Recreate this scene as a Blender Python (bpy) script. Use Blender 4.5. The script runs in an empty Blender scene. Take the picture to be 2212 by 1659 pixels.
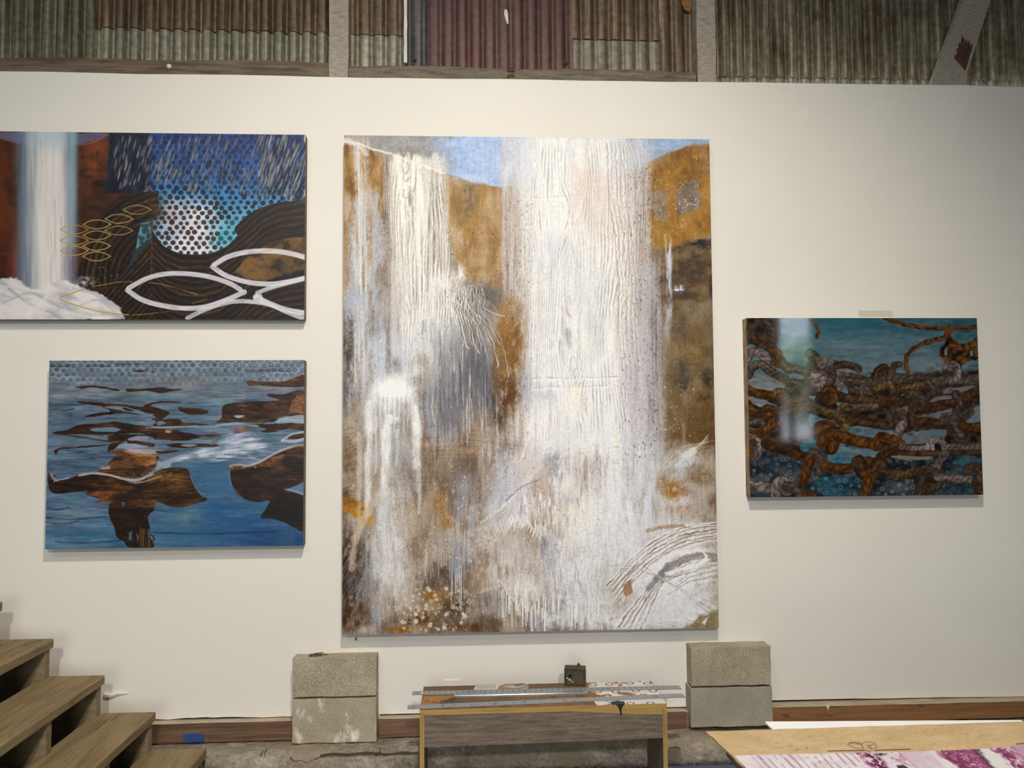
import bpy, bmesh, math, random
import numpy as np
from mathutils import Vector, Matrix

SC = bpy.context.scene
COL = SC.collection
PI = math.pi

# ------------------------------------------------------------------ camera
CAMLOC = np.array([0.0, -3.83, 1.61])
YAW, PITCH, ROLL, FPX = 0.047954, 0.049930, -0.006374, 1660.0
cy_, sy_ = math.cos(YAW), math.sin(YAW)
cp_, sp_ = math.cos(PITCH), math.sin(PITCH)
A_F = np.array([sy_*cp_, cy_*cp_, sp_])
_r0 = np.array([cy_, -sy_, 0.0])
_u0 = np.cross(_r0, A_F)
A_R = math.cos(ROLL)*_r0 + math.sin(ROLL)*_u0
A_U = -math.sin(ROLL)*_r0 + math.cos(ROLL)*_u0
cam_data = bpy.data.cameras.new('camera')
cam_data.sensor_fit = 'HORIZONTAL'
cam_data.sensor_width = 36.0
cam_data.lens = 36.0*FPX/2212.0
cam_data.clip_start = 0.05
cam = bpy.data.objects.new('camera', cam_data)
COL.objects.link(cam)
_m = Matrix.Identity(4)
for i_ in range(3):
    _m[i_][0] = A_R[i_]; _m[i_][1] = A_U[i_]; _m[i_][2] = -A_F[i_]; _m[i_][3] = CAMLOC[i_]
cam.matrix_world = _m
SC.camera = cam

# ------------------------------------------------------------------ world, lamps, exposure
w_ = bpy.data.worlds.new('World'); SC.world = w_; w_.use_nodes = True
bg = w_.node_tree.nodes['Background']
bg.inputs[0].default_value = (0.80, 0.90, 1.0, 1); bg.inputs[1].default_value = 7.0

def area(name, loc, target, size, power, color, size_y=None):
    l = bpy.data.lights.new(name, 'AREA')
    l.energy = power; l.color = color
    if size_y: l.shape = 'RECTANGLE'; l.size = size; l.size_y = size_y
    else: l.shape = 'DISK'; l.size = size
    o = bpy.data.objects.new(name, l); COL.objects.link(o)
    o.location = loc
    o.rotation_euler = (Vector(target)-Vector(loc)).to_track_quat('-Z', 'Y').to_euler()
    return o
def spot(name, loc, target, radius, power, color, cone, blend):
    l = bpy.data.lights.new(name, 'SPOT')
    l.energy = power; l.color = color; l.shadow_soft_size = radius; l.spot_size = math.radians(cone); l.spot_blend = blend
    o = bpy.data.objects.new(name, l); COL.objects.link(o); o.location = loc
    o.rotation_euler = (Vector(target)-Vector(loc)).to_track_quat('-Z', 'Y').to_euler()
    return o
spot('key_lamp', (0.3, -3.5, 5.15), (-0.25, 0, -1.4), 0.16, 690, (1.0, 0.935, 0.845), 104, 1.0)
spot('rear_lamp', (0.5, -8.0, 4.4), (-0.9, 0, 0.6), 0.16, 680, (1.0, 0.95, 0.88), 74, 1.0)
area('soft_ambient_fill', (-2.4, -5.6, 5.4), (-1.0, -0.6, 0.4), 2.4, 55, (0.97, 0.98, 1.0), 1.2)  # added broad fill that lifts the ambient level, no fixture belongs to it
area('low_cool_fill', (-0.5, -8.6, 1.6), (-0.2, 0, 0.5), 2.6, 105, (0.88, 0.95, 1.0), 2.4)  # added cool fill for daylight low on the wall; no door stands here

sun_ = bpy.data.lights.new('sun', 'SUN'); sun_.energy = 55.0; sun_.angle = 0.01; sun_.color = (1.0, 0.95, 0.85)
sun = bpy.data.objects.new('sun', sun_); COL.objects.link(sun); sun.rotation_euler = (math.radians(-28), math.radians(8), 0)
vs = SC.view_settings
SC.display_settings.display_device = 'sRGB'
vs.view_transform = 'Standard'; vs.look = 'None'; vs.gamma = 1.0; vs.use_curve_mapping = False
vs.exposure = 0.0
SC.cycles.use_denoising = True
SC.cycles.max_bounces = 8

# ------------------------------------------------------------------ rays between the photo frame and real planes
def ray(px, py):
    return A_R*((px-1106.0)/FPX) - A_U*((py-829.5)/FPX) + A_F
def P(px, py, y=0.0):
    d = ray(px, py); return CAMLOC + d*((y-CAMLOC[1])/d[1])
def PZ(px, py, z):
    d = ray(px, py); return CAMLOC + d*((z-CAMLOC[2])/d[2])

# ------------------------------------------------------------------ object helpers
def link(o, parent=None):
    COL.objects.link(o)
    if parent is not None: o.parent = parent
    return o
def tag(o, label, cat, group=None):
    o['label'] = label; o['category'] = cat
    if group: o['group'] = group
    return o
def thing(name, label, cat, loc=(0, 0, 0), rz=0.0, group=None):
    o = bpy.data.objects.new(name, None); o.empty_display_size = 0.1
    COL.objects.link(o); o.location = loc; o.rotation_euler = (0, 0, rz)
    return tag(o, label, cat, group)
def obj(name, bm, mat, parent=None, smooth=False, world=False):
    bmesh.ops.recalc_face_normals(bm, faces=bm.faces)
    me = bpy.data.meshes.new(name); bm.to_mesh(me); bm.free()
    for m in (mat if isinstance(mat, (list, tuple)) else [mat]): me.materials.append(m)
    if smooth:
        for p in me.polygons: p.use_smooth = True
    o = bpy.data.objects.new(name, me); link(o, parent)
    return o
def rebase(o):
    """origin to the base centre of the mesh, so that it stands where it is"""
    co = np.empty(len(o.data.vertices)*3); o.data.vertices.foreach_get('co', co); co = co.reshape(-1, 3)
    c = (co.min(0)+co.max(0))/2; c[2] = co[:, 2].min()
    co -= c; o.data.vertices.foreach_set('co', co.ravel()); o.data.update(); o.location = c
    return o
def structure(o):
    o['kind'] = 'structure'; return o
def box(bm, x0, x1, y0, y1, z0, z1, bev=0.0, segs=2):
    r = bmesh.ops.create_cube(bm, size=1.0, matrix=Matrix.Translation(((x0+x1)/2, (y0+y1)/2, (z0+z1)/2)) @ Matrix.Diagonal((abs(x1-x0), abs(y1-y0), abs(z1-z0), 1)))
    if bev > 0:
        es = list({e for v in r['verts'] for e in v.link_edges})
        bmesh.ops.bevel(bm, geom=es, offset=bev, segments=segs, profile=0.5, affect='EDGES')
    return r
def B(*a, **k):
    bm = bmesh.new(); box(bm, *a, **k); return bm
def prism_xz(pts, y0, y1):
    """polygon in x,z extruded along y"""
    bm = bmesh.new()
    a = [bm.verts.new((x, y0, z)) for x, z in pts]; b = [bm.verts.new((x, y1, z)) for x, z in pts]
    n = len(pts)
    bm.faces.new(a); bm.faces.new(b[::-1])
    for i in range(n): bm.faces.new((a[i], b[i], b[(i+1) % n], a[(i+1) % n]))
    bm.normal_update(); bmesh.ops.triangulate(bm, faces=[f for f in bm.faces if len(f.verts) > 4])
    return bm
def prism_xy(pts, z0, z1):
    bm = bmesh.new()
    a = [bm.verts.new((x, y, z0)) for x, y in pts]; b = [bm.verts.new((x, y, z1)) for x, y in pts]
    n = len(pts)
    bm.faces.new(a); bm.faces.new(b[::-1])
    for i in range(n): bm.faces.new((a[i], b[i], b[(i+1) % n], a[(i+1) % n]))
    bm.normal_update(); bmesh.ops.triangulate(bm, faces=[f for f in bm.faces if len(f.verts) > 4])
    return bm
def rough_box(x0, x1, y0, y1, z0, z1, cell, amp, seed, bev=0.006):
    """a bevelled box cut into cells whose points wander a little: sawn timber, cast blocks"""
    bm = bmesh.new(); r = box(bm, x0, x1, y0, y1, z0, z1)
    for ax, lo, hi in ((0, x0, x1), (1, y0, y1), (2, z0, z1)):
        n = max(1, int((hi-lo)/cell))
        for k in range(1, n):
            no = [0, 0, 0]; no[ax] = 1; co = [0, 0, 0]; co[ax] = lo+(hi-lo)*k/n
            bmesh.ops.bisect_plane(bm, geom=bm.verts[:]+bm.edges[:]+bm.faces[:], plane_co=co, plane_no=no)
    bm.verts.ensure_lookup_table()
    rnd = random.Random(seed)
    for v in bm.verts:
        v.co += Vector((rnd.uniform(-amp, amp), rnd.uniform(-amp, amp), rnd.uniform(-amp, amp)))
    return bm
def cyl(bm, p0, p1, r, n=10, r2=None):
    p0, p1 = Vector(p0), Vector(p1); d = p1-p0
    m = Matrix.Translation((p0+p1)/2) @ d.to_track_quat('Z', 'Y').to_matrix().to_4x4()
    bmesh.ops.create_cone(bm, cap_ends=True, segments=n, radius1=r, radius2=r if r2 is None else r2, depth=d.length, matrix=m)

# ------------------------------------------------------------------ materials
def lin(c):
    c = np.asarray(c, float)/255.0
    return np.where(c <= 0.04045, c/12.92, ((c+0.055)/1.055)**2.4)
def rgba(c): return tuple(float(v) for v in lin(c))+(1.0,)
def base_mat(name, rough=0.6, metal=0.0, spec=0.5):
    m = bpy.data.materials.new(name); m.use_nodes = True
    b = m.node_tree.nodes['Principled BSDF']
    b.inputs['Roughness'].default_value = rough; b.inputs['Metallic'].default_value = metal
    b.inputs['Specular IOR Level'].default_value = spec
    return m, m.node_tree, b
def noise_mat(name, stops, scale=(1, 1, 1), nscale=8.0, detail=6, rough=0.7, metal=0.0, spec=0.4,
              bump=0.15, bdist=0.003, fine=None, fine_amt=0.35, stain=None, distort=0.0, rr=0.6):
    """colour ramp over stretched noise, a finer second noise, an optional stain noise"""
    m, nt, b = base_mat(name, rough, metal, spec)
    N, L = nt.nodes, nt.links
    tc = N.new('ShaderNodeTexCoord'); mp = N.new('ShaderNodeMapping'); mp.inputs['Scale'].default_value = scale
    L.new(tc.outputs['Object'], mp.inputs[0])
    nz = N.new('ShaderNodeTexNoise'); nz.inputs['Scale'].default_value = nscale; nz.inputs['Detail'].default_value = detail
    nz.inputs['Roughness'].default_value = rr; nz.inputs['Distortion'].default_value = distort
    L.new(mp.outputs[0], nz.inputs['Vector'])
    cr = N.new('ShaderNodeValToRGB'); L.new(nz.outputs['Fac'], cr.inputs[0])
    els = cr.color_ramp.elements
    while len(els) < len(stops): els.new(0.5)
    for e, (p, c) in zip(els, stops): e.position = p; e.color = rgba(c)
    out = cr.outputs[0]
    height = nz.outputs['Fac']
    if fine:
        n2 = N.new('ShaderNodeTexNoise'); n2.inputs['Scale'].default_value = fine[0]; n2.inputs['Detail'].default_value = 4
        L.new(mp.outputs[0] if len(fine) < 3 else tc.outputs['Object'], n2.inputs['Vector'])
        r2 = N.new('ShaderNodeValToRGB'); L.new(n2.outputs['Fac'], r2.inputs[0])
        r2.color_ramp.elements[0].position = 0.35; r2.color_ramp.elements[0].color = rgba(fine[1])
        r2.color_ramp.elements[1].position = 0.65; r2.color_ramp.elements[1].color = (1, 1, 1, 1)
        mx = N.new('ShaderNodeMix'); mx.data_type = 'RGBA'; mx.blend_type = 'MULTIPLY'; mx.inputs[0].default_value = fine_amt
        L.new(out, mx.inputs[6]); L.new(r2.outputs[0], mx.inputs[7]); out = mx.outputs[2]
        ad = N.new('ShaderNodeMath'); ad.operation = 'ADD'; L.new(height, ad.inputs[0]); L.new(n2.outputs['Fac'], ad.inputs[1]); height = ad.outputs[0]
    if stain:
        scol, sscale, lo, hi, sstretch = stain
        m3 = N.new('ShaderNodeMapping'); m3.inputs['Scale'].default_value = sstretch; L.new(tc.outputs['Object'], m3.inputs[0])
        n3 = N.new('ShaderNodeTexNoise'); n3.inputs['Scale'].default_value = sscale; n3.inputs['Detail'].default_value = 7
        n3.inputs['Roughness'].default_value = 0.65
        L.new(m3.outputs[0], n3.inputs['Vector'])
        r3 = N.new('ShaderNodeMapRange'); r3.inputs[1].default_value = lo; r3.inputs[2].default_value = hi
        L.new(n3.outputs['Fac'], r3.inputs[0])
        mx = N.new('ShaderNodeMix'); mx.data_type = 'RGBA'; L.new(r3.outputs[0], mx.inputs[0])
        L.new(out, mx.inputs[6]); mx.inputs[7].default_value = rgba(scol); out = mx.outputs[2]
    L.new(out, b.inputs['Base Color'])
    if bump:
        bp = N.new('ShaderNodeBump'); bp.inputs['Strength'].default_value = bump; bp.inputs['Distance'].default_value = bdist
        L.new(height, bp.inputs['Height']); L.new(bp.outputs[0], b.inputs['Normal'])
    return m
def image_mat(name, arr, rough=0.5, spec=0.5, bump=0.0, bscale=120.0, bstretch=(1, 1, 1), bdist=0.002, paint_bump=0.0):
    """flat print or paint, computed above as an array; fine relief from noise nodes"""
    h, w = arr.shape[:2]
    im = bpy.data.images.new(name, w, h, alpha=False, float_buffer=False)
    px = np.ones((h, w, 4), np.float32); px[:, :, :3] = np.clip(arr, 0, 1)[::-1]
    im.pixels.foreach_set(px.ravel()); im.update(); im.pack()
    m, nt, b = base_mat(name, rough, 0.0, spec)
    N, L = nt.nodes, nt.links
    ti = N.new('ShaderNodeTexImage'); ti.image = im; ti.interpolation = 'Cubic'; ti.extension = 'EXTEND'
    L.new(ti.outputs['Color'], b.inputs['Base Color'])
    prev = None
    if paint_bump:
        bw = N.new('ShaderNodeRGBToBW'); L.new(ti.outputs['Color'], bw.inputs[0])
        bp = N.new('ShaderNodeBump'); bp.inputs['Strength'].default_value = paint_bump; bp.inputs['Distance'].default_value = 0.004
        L.new(bw.outputs[0], bp.inputs['Height']); prev = bp.outputs[0]
    if bump:
        tc = N.new('ShaderNodeTexCoord'); mp = N.new('ShaderNodeMapping'); mp.inputs['Scale'].default_value = bstretch
        L.new(tc.outputs['Object'], mp.inputs[0])
        nz = N.new('ShaderNodeTexNoise'); nz.inputs['Scale'].default_value = bscale; nz.inputs['Detail'].default_value = 3
        L.new(mp.outputs[0], nz.inputs['Vector'])
        bp = N.new('ShaderNodeBump'); bp.inputs['Strength'].default_value = bump; bp.inputs['Distance'].default_value = bdist
        L.new(nz.outputs['Fac'], bp.inputs['Height'])
        if prev is not None: L.new(prev, bp.inputs['Normal'])
        prev = bp.outputs[0]
    if prev is not None: L.new(prev, b.inputs['Normal'])
    return m

M = {}
M['drywall'] = noise_mat('white_wall_paint', [(0.3, (232, 227.5, 216)), (0.7, (236.5, 232, 221))], (1, 1, 1), 1.3, 3, 0.75, spec=0.25, bump=0.05, bdist=0.001)
M['plaster_core'] = noise_mat('plaster_core', [(0.3, (190, 180, 160)), (0.7, (215, 205, 188))], nscale=30)
M['floor'] = noise_mat('blue_painted_concrete', [(0.3, (84, 92, 118)), (0.7, (98, 106, 130))], nscale=4, rough=0.55)
M['curb'] = noise_mat('old_poured_concrete', [(0.28, (116, 107, 94)), (0.48, (160, 149, 132)), (0.7, (200, 191, 175))], (1, 1, 1.6), 9, 9, 0.9,
                      bump=0.6, bdist=0.012, fine=(60, (128, 116, 98), 1), fine_amt=0.5, stain=((144, 130, 104), 3.0, 0.5, 0.7, (1, 1, 1)))
M['curb_bright'] = noise_mat('curb_wash', [(0.3, (176, 168, 152)), (0.7, (205, 198, 184))], nscale=30, bump=0.4)
M['block'] = noise_mat('grey_concrete_block', [(0.3, (176, 165, 138)), (0.7, (206, 194, 168))], nscale=7, detail=8, rough=0.92,
                       bump=0.5, bdist=0.004, fine=(210, (117, 105, 84), 1), fine_amt=0.55, stain=((152, 137, 112), 2.6, 0.52, 0.75, (1, 1, 1)))
M['block_smooth'] = noise_mat('smooth_concrete_block', [(0.3, (164, 157, 138)), (0.7, (185, 179, 160))], nscale=6, detail=8, rough=0.9,
                       bump=0.35, bdist=0.003, fine=(160, (135, 124, 104), 1), fine_amt=0.4)
M['block_white'] = noise_mat('limed_concrete_block', [(0.3, (176, 165, 135)), (0.7, (198, 188, 160))], nscale=6, detail=8, rough=0.92,
                       bump=0.45, bdist=0.004, fine=(170, (129, 118, 95), 1), fine_amt=0.45, stain=((244, 239, 228), 9.0, 0.56, 0.70, (1.6, 1, 0.8)))
M['sill'] = noise_mat('reddish_brown_lumber', [(0.3, (88, 66, 50)), (0.5, (116, 88, 67)), (0.72, (136, 108, 86))], (0.5, 6, 9), 6, 6, 0.7, distort=0.8, bump=0.15,
                      fine=(90, (190, 175, 165)), fine_amt=0.4)
M['sill_warm'] = noise_mat('warm_brown_lumber', [(0.3, (112, 78, 46)), (0.5, (138, 98, 60)), (0.72, (152, 112, 72))], (0.5, 6, 9), 5, 6, 0.7, distort=0.8, bump=0.15,
                      stain=((62, 48, 30), 3.2, 0.60, 0.66, (0.6, 1, 3.2)))
M['sill_grey'] = noise_mat('grey_brown_lumber', [(0.3, (104, 84, 68)), (0.7, (136, 114, 96))], (0.5, 6, 9), 6, 6, 0.7, bump=0.15)
M['sill_top'] = noise_mat('dusty_lumber_top', [(0.3, (160, 146, 122)), (0.7, (196, 182, 158))], (1, 4, 4), 9, 6, 0.85)
M['crack'] = noise_mat('crack_brown', [(0.3, (62, 52, 42)), (0.7, (84, 72, 58))], nscale=20, rough=0.9)
M['gap_shade'] = noise_mat('gap_shade_black', [(0.3, (26, 20, 15)), (0.7, (40, 32, 25))], nscale=10)
M['timber'] = noise_mat('weathered_grey_timber', [(0.3, (88, 80, 68)), (0.5, (126, 117, 102)), (0.75, (152, 143, 126))], (0.8, 5, 7), 7, 8, 0.85, distort=0.6, bump=0.5, bdist=0.006,
                        fine=(70, (140, 125, 105)), fine_amt=0.5)
M['timber_brown'] = noise_mat('weathered_brown_girt', [(0.3, (74, 58, 44)), (0.5, (108, 95, 78)), (0.75, (130, 118, 98))], (0.7, 5, 8), 6, 8, 0.85, distort=0.7, bump=0.5, bdist=0.006,
                        stain=((92, 62, 44), 2.5, 0.56, 0.66, (0.5, 1, 5)))
M['post'] = noise_mat('sawn_grey_post', [(0.3, (138, 129, 116)), (0.5, (168, 160, 145)), (0.75, (188, 180, 165))], (5, 5, 24), 6, 6, 0.85, bump=0.4, bdist=0.004,
                      fine=(240, (168, 156, 143), 1), fine_amt=0.4)
M['torn'] = noise_mat('torn_brown_wood', [(0.3, (66, 44, 30)), (0.7, (92, 64, 46))], (3, 1, 1), 12, 6, 0.85, bump=0.6)
M['lath'] = noise_mat('white_lath', [(0.35, (206, 200, 186)), (0.75, (236, 231, 220))], (3, 3, 0.8), 12, 5, 0.8)
M['white_scrap'] = noise_mat('white_paint_scrap', [(0.3, (214, 206, 188)), (0.7, (228, 221, 205))], nscale=12, rough=0.8)
def zinc(name, lo, mid, hi, stain=None, metal=0.35, rough=0.5):
    return noise_mat(name, [(0.25, lo), (0.5, mid), (0.75, hi)], (14, 1, 0.9), 3.2, 7, rough, metal=metal, bump=0.08, fine=(34, (120, 112, 98), 1), fine_amt=0.45, stain=stain, rr=0.7)
M['zinc_a'] = zinc('galvanised_dark', (67, 64, 52), (113, 112, 92), (150, 144, 122))
M['zinc_up'] = zinc('galvanised_brown', (66, 54, 40), (108, 91, 71), (147, 125, 102))
M['zinc_low'] = zinc('galvanised_pale', (108, 104, 90), (136, 133, 115), (173, 165, 145))
M['zinc_mid'] = zinc('galvanised_mid', (93, 86, 74), (118, 111, 95), (144, 135, 117))
M['zinc_right'] = zinc('galvanised_green_grey', (74, 64, 49), (125, 117, 96), (175, 165, 139), stain=((84, 69, 51), 4.0, 0.54, 0.68, (2.5, 1, 1)))
M['tin_red'] = zinc('faded_red_tin', (67, 40, 36), (87, 55, 50), (105, 73, 68), stain=((101, 36, 28), 2.2, 0.54, 0.72, (1.4, 1, 0.5)), metal=0.1)
M['tin_blue'] = zinc('slate_blue_tin', (53, 53, 52), (75, 73, 73), (98, 93, 89), metal=0.2)
M['tread'] = noise_mat('dusty_fir_tread', [(0.3, (112, 92, 62)), (0.5, (142, 122, 88)), (0.72, (158, 138, 104))], (7, 0.5, 7), 5, 7, 0.75, distort=1.2, bump=0.2,
                       fine=(80, (200, 188, 168)), fine_amt=0.35, stain=((100, 76, 48), 3.4, 0.58, 0.66, (5, 0.7, 3)))
M['stringer'] = noise_mat('dusty_fir_stringer', [(0.3, (120, 104, 76)), (0.7, (158, 141, 112))], (1, 3, 4), 6, 6, 0.8, bump=0.2, fine=(120, (190, 178, 158)), fine_amt=0.4)
M['ply_edge'] = noise_mat('yellow_plywood_edge', [(0.3, (139, 105, 53)), (0.5, (172, 139, 77)), (0.72, (186, 154, 93))], (0.6, 2, 14), 6, 6, 0.7, bump=0.1,
                          stain=((68, 50, 26), 14.0, 0.60, 0.68, (0, 0, 2)))
M['ply_edge_v'] = noise_mat('yellow_plywood_side_edge', [(0.3, (139, 106, 54)), (0.5, (172, 140, 79)), (0.72, (186, 155, 95))], (14, 2, 0.8), 6, 6, 0.7, bump=0.1,
                          stain=((68, 51, 27), 14.0, 0.60, 0.68, (2, 0, 0)))
M['apron'] = noise_mat('weathered_plywood_face', [(0.3, (98, 84, 70)), (0.5, (124, 110, 95)), (0.75, (150, 136, 118))], (0.5, 4, 5), 16, 8, 0.85, bump=0.2,
                       fine=(160, (170, 158, 145)), fine_amt=0.5)
M['dark_steel'] = noise_mat('blackened_steel', [(0.3, (66, 60, 46)), (0.6, (88, 86, 68)), (0.8, (100, 98, 80))], nscale=14, rough=0.55, metal=0.3, bump=0.15, stain=((66, 46, 32), 12, 0.55, 0.7, (1, 1, 1)))
M['rust'] = noise_mat('rusty_steel', [(0.3, (62, 44, 34)), (0.7, (88, 66, 52))], nscale=30, rough=0.7, metal=0.3)
M['hole'] = noise_mat('hole_shade_black', [(0.3, (8, 8, 7)), (0.7, (14, 13, 12))], nscale=10, rough=0.9)
M['alu'] = noise_mat('bright_aluminium', [(0.3, (200, 204, 208)), (0.7, (222, 225, 228))], (0.3, 10, 10), 8, 3, 0.25, metal=0.95, bump=0.0)
M['plastic'] = noise_mat('ivory_plastic', [(0.3, (232, 228, 216)), (0.7, (238, 234, 224))], nscale=10, rough=0.4, bump=0.0)
M['tape'] = noise_mat('cream_tape', [(0.3, (212, 206, 186)), (0.7, (220, 214, 196))], nscale=10, rough=0.5, bump=0.05)
M['blue_paint'] = noise_mat('blue_paint_mark', [(0.35, (92, 86, 92)), (0.45, (40, 74, 132)), (0.7, (34, 72, 140))], (1, 1, 1), 22, 5, 0.6, bump=0.1)
M['foamboard'] = noise_mat('white_board', [(0.3, (246, 246, 244)), (0.7, (250, 250, 248))], nscale=3, rough=0.4, bump=0.0)
M['board_edge'] = noise_mat('torn_board_edge', [(0.3, (168, 142, 100)), (0.7, (206, 180, 138))], nscale=60, rough=0.85, bump=0.5)
M['table'] = noise_mat('plain_table_wood', [(0.3, (120, 96, 66)), (0.7, (150, 122, 88))], (0.5, 5, 5), 6, 6, 0.6)
M['rear'] = noise_mat('dark_barn_boards', [(0.3, (60, 52, 44)), (0.7, (96, 86, 74))], (6, 6, 0.6), 4, 5, 0.85)
M['leaf'] = noise_mat('leaf_green', [(0.3, (70, 110, 30)), (0.6, (120, 160, 50)), (0.8, (190, 215, 110))], nscale=2.5, rough=0.5)
M['ink'] = noise_mat('black_ink', [(0.3, (30, 28, 26)), (0.7, (48, 46, 43))], nscale=30, rough=0.35)
M['panel_side'] = noise_mat('dark_panel_side', [(0.3, (92, 76, 56)), (0.7, (126, 106, 82))], (3, 3, 3), 6, 6, 0.7)
M['panel_side_pale'] = noise_mat('pale_scuffed_panel_side', [(0.3, (96, 78, 58)), (0.55, (150, 126, 94)), (0.75, (190, 172, 142))], (4, 4, 2), 6, 6, 0.7)
# ------------------------------------------------------------------ a small paint box: pictures are painted stroke by stroke into arrays
_T = np.random.default_rng(7).random((256, 256)).astype(np.float32)
def vnoise(x, y, seed=0):
    """lattice noise at any coordinates, 0..1"""
    x = x + seed*17.31; y = y + seed*31.7
    xi = np.floor(x).astype(np.int32); yi = np.floor(y).astype(np.int32)
    fx = (x-xi).astype(np.float32); fy = (y-yi).astype(np.float32)
    fx = fx*fx*(3-2*fx); fy = fy*fy*(3-2*fy)
    x0 = xi & 255; x1 = (xi+1) & 255; y0 = yi & 255; y1 = (yi+1) & 255
    a = _T[y0, x0]; b = _T[y0, x1]; c = _T[y1, x0]; d = _T[y1, x1]
    a = a+(b-a)*fx; c = c+(d-c)*fx
    return a+(c-a)*fy
def sstep(a, b, x):
    t = np.clip((x-a)/(b-a), 0, 1); return t*t*(3-2*t)
def spline(pts, n=8, closed=False):
    p = np.array(pts, float)
    if closed: p = np.vstack([p[-1:], p, p[:2]])
    else: p = np.vstack([2*p[0]-p[1], p, 2*p[-1]-p[-2]])
    out = []
    for i in range(1, len(p)-2):
        for t in np.linspace(0, 1, n, endpoint=False):
            out.append(0.5*(2*p[i]+(p[i+1]-p[i-1])*t+(2*p[i-1]-5*p[i]+4*p[i+1]-p[i+2])*t*t+(3*p[i]-p[i-1]-3*p[i+1]+p[i+2])*t**3))
    if not closed: out.append(p[-2])
    return np.array(out)
class Tex:
    """a picture on the flat rectangle O + a*U + b*V; strokes are placed by where the photograph shows them"""
    def __init__(s, O, U, V, w, h, base, seed=1):
        s.O, s.U, s.V = (np.array(q, float) for q in (O, U, V)); s.w, s.h = w, h
        a = (np.arange(w)+.5)/w; b = (np.arange(h)+.5)/h
        Wd = s.O[None, None]+b[:, None, None]*s.V+a[None, :, None]*s.U-CAMLOC
        k = Wd@A_F
        s.X = (1106+FPX*(Wd@A_R)/k).astype(np.float32); s.Y = (829.5-FPX*(Wd@A_U)/k).astype(np.float32)
        s.c = np.empty((h, w, 3), np.float32); s.c[:] = np.array(base, np.float32)/255
        s.rng = np.random.default_rng(seed); s.ox = s.oy = 0
        s.nrm = np.cross(s.U, s.V)
        s.k = w/max(1.0, float(np.hypot(s.X[0, -1]-s.X[0, 0], s.Y[0, -1]-s.Y[0, 0])))     # texels per photo pixel
    def tx(s, px, py):
        d = ray(px, py); t = ((s.O-CAMLOC)@s.nrm)/(d@s.nrm); q = CAMLOC+d*t-s.O
        return q@s.U/(s.U@s.U)*s.w, q@s.V/(s.V@s.V)*s.h
    def win(s, x0, y0, x1, y1):
        c = [s.tx(x, y) for x in (x0, x1) for y in (y0, y1)]
        i0 = int(max(0, min(q[0] for q in c)-2)); i1 = int(min(s.w, max(q[0] for q in c)+3))
        j0 = int(max(0, min(q[1] for q in c)-2)); j1 = int(min(s.h, max(q[1] for q in c)+3))
        if i1 <= i0 or j1 <= j0: return None
        return (slice(j0, j1), slice(i0, i1))
    full = property(lambda s: (slice(0, s.h), slice(0, s.w)))
    def n(s, sx, sy, seed, octv=3, w=None, ang=0.0):
        w = w or s.full; X, Y = s.X[w], s.Y[w]
        if ang: X, Y = X*math.cos(ang)+Y*math.sin(ang), -X*math.sin(ang)+Y*math.cos(ang)
        o = 0; amp = 1; tot = 0
        for k in range(octv):
            o = o+amp*vnoise(X/sx*2**k, Y/sy*2**k, seed+k*3.7); tot += amp; amp *= .55
        return o/tot
    def put(s, w, col, m):
        if w is None: return
        col = np.asarray(col, np.float32)/255
        s.c[w] += (col-s.c[w])*m[..., None]
    def mix(s, stops, f, w=None, m=None):
        """recolour by a ramp over f"""
        w = w or s.full; xs = [p for p, _ in stops]
        col = np.stack([np.interp(f, xs, [c[i] for _, c in stops]) for i in range(3)], -1)
        s.put(w, col, np.ones(f.shape, np.float32) if m is None else m)
    def mist(s, cx, cy, rx, ry, col, a=1.0, seed=1, sx=8, sy=40, rag=0.5, ang=0, p=1.0, dens=None):
        w = s.win(cx-rx*1.3, cy-ry*1.3, cx+rx*1.3, cy+ry*1.3)
        if w is None: return
        X, Y = s.X[w]-cx, s.Y[w]-cy
        if ang: X, Y = X*math.cos(ang)+Y*math.sin(ang), -X*math.sin(ang)+Y*math.cos(ang)
        r = np.sqrt((X/rx)**2+(Y/ry)**2)
        m = np.clip(1-r, 0, 1)**p
        nn = s.n(sx, sy, seed, 3, w, ang)
        if dens is None:
            m = np.clip(m*a*(1-rag+rag*2*sstep(.3, .7, nn)), 0, 1); a = 1.0
            m = m+(s.n(2.6, 4.2, seed+1.7, 2, w)-.5)*1.6*m*(1-m)
        else: m = sstep(dens, dens+.18, m*.9+nn*.6-.3)
        s.put(w, col, np.clip(m*a, 0, 1))
    def inside(s, pts, w, wob=0.0, ws=14, seed=1, wsy=None):
        X, Y = s.X[w], s.Y[w]
        if wob:
            X = X+wob*(s.n(ws, wsy or ws, seed, 2, w)-.5)*2; Y = Y+wob*(s.n(ws, wsy or ws, seed+9, 2, w)-.5)*2
        ins = np.zeros(X.shape, bool); n = len(pts); dmin = np.full(X.shape, 1e9, np.float32)
        for i in range(n):
            (x0, y0), (x1, y1) = pts[i], pts[(i+1) % n]
            if y0 != y1:
                cr = ((Y < y0) != (Y < y1)) & (X < (x1-x0)*(Y-y0)/(y1-y0)+x0); ins ^= cr
            ex, ey = x1-x0, y1-y0; L = ex*ex+ey*ey
            if L < 1e-9: continue
            t = np.clip(((X-x0)*ex+(Y-y0)*ey)/L, 0, 1)
            d = (X-x0-t*ex)**2+(Y-y0-t*ey)**2; np.minimum(dmin, d, out=dmin)
        d = np.sqrt(dmin); return np.where(ins, d, -d)
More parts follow.
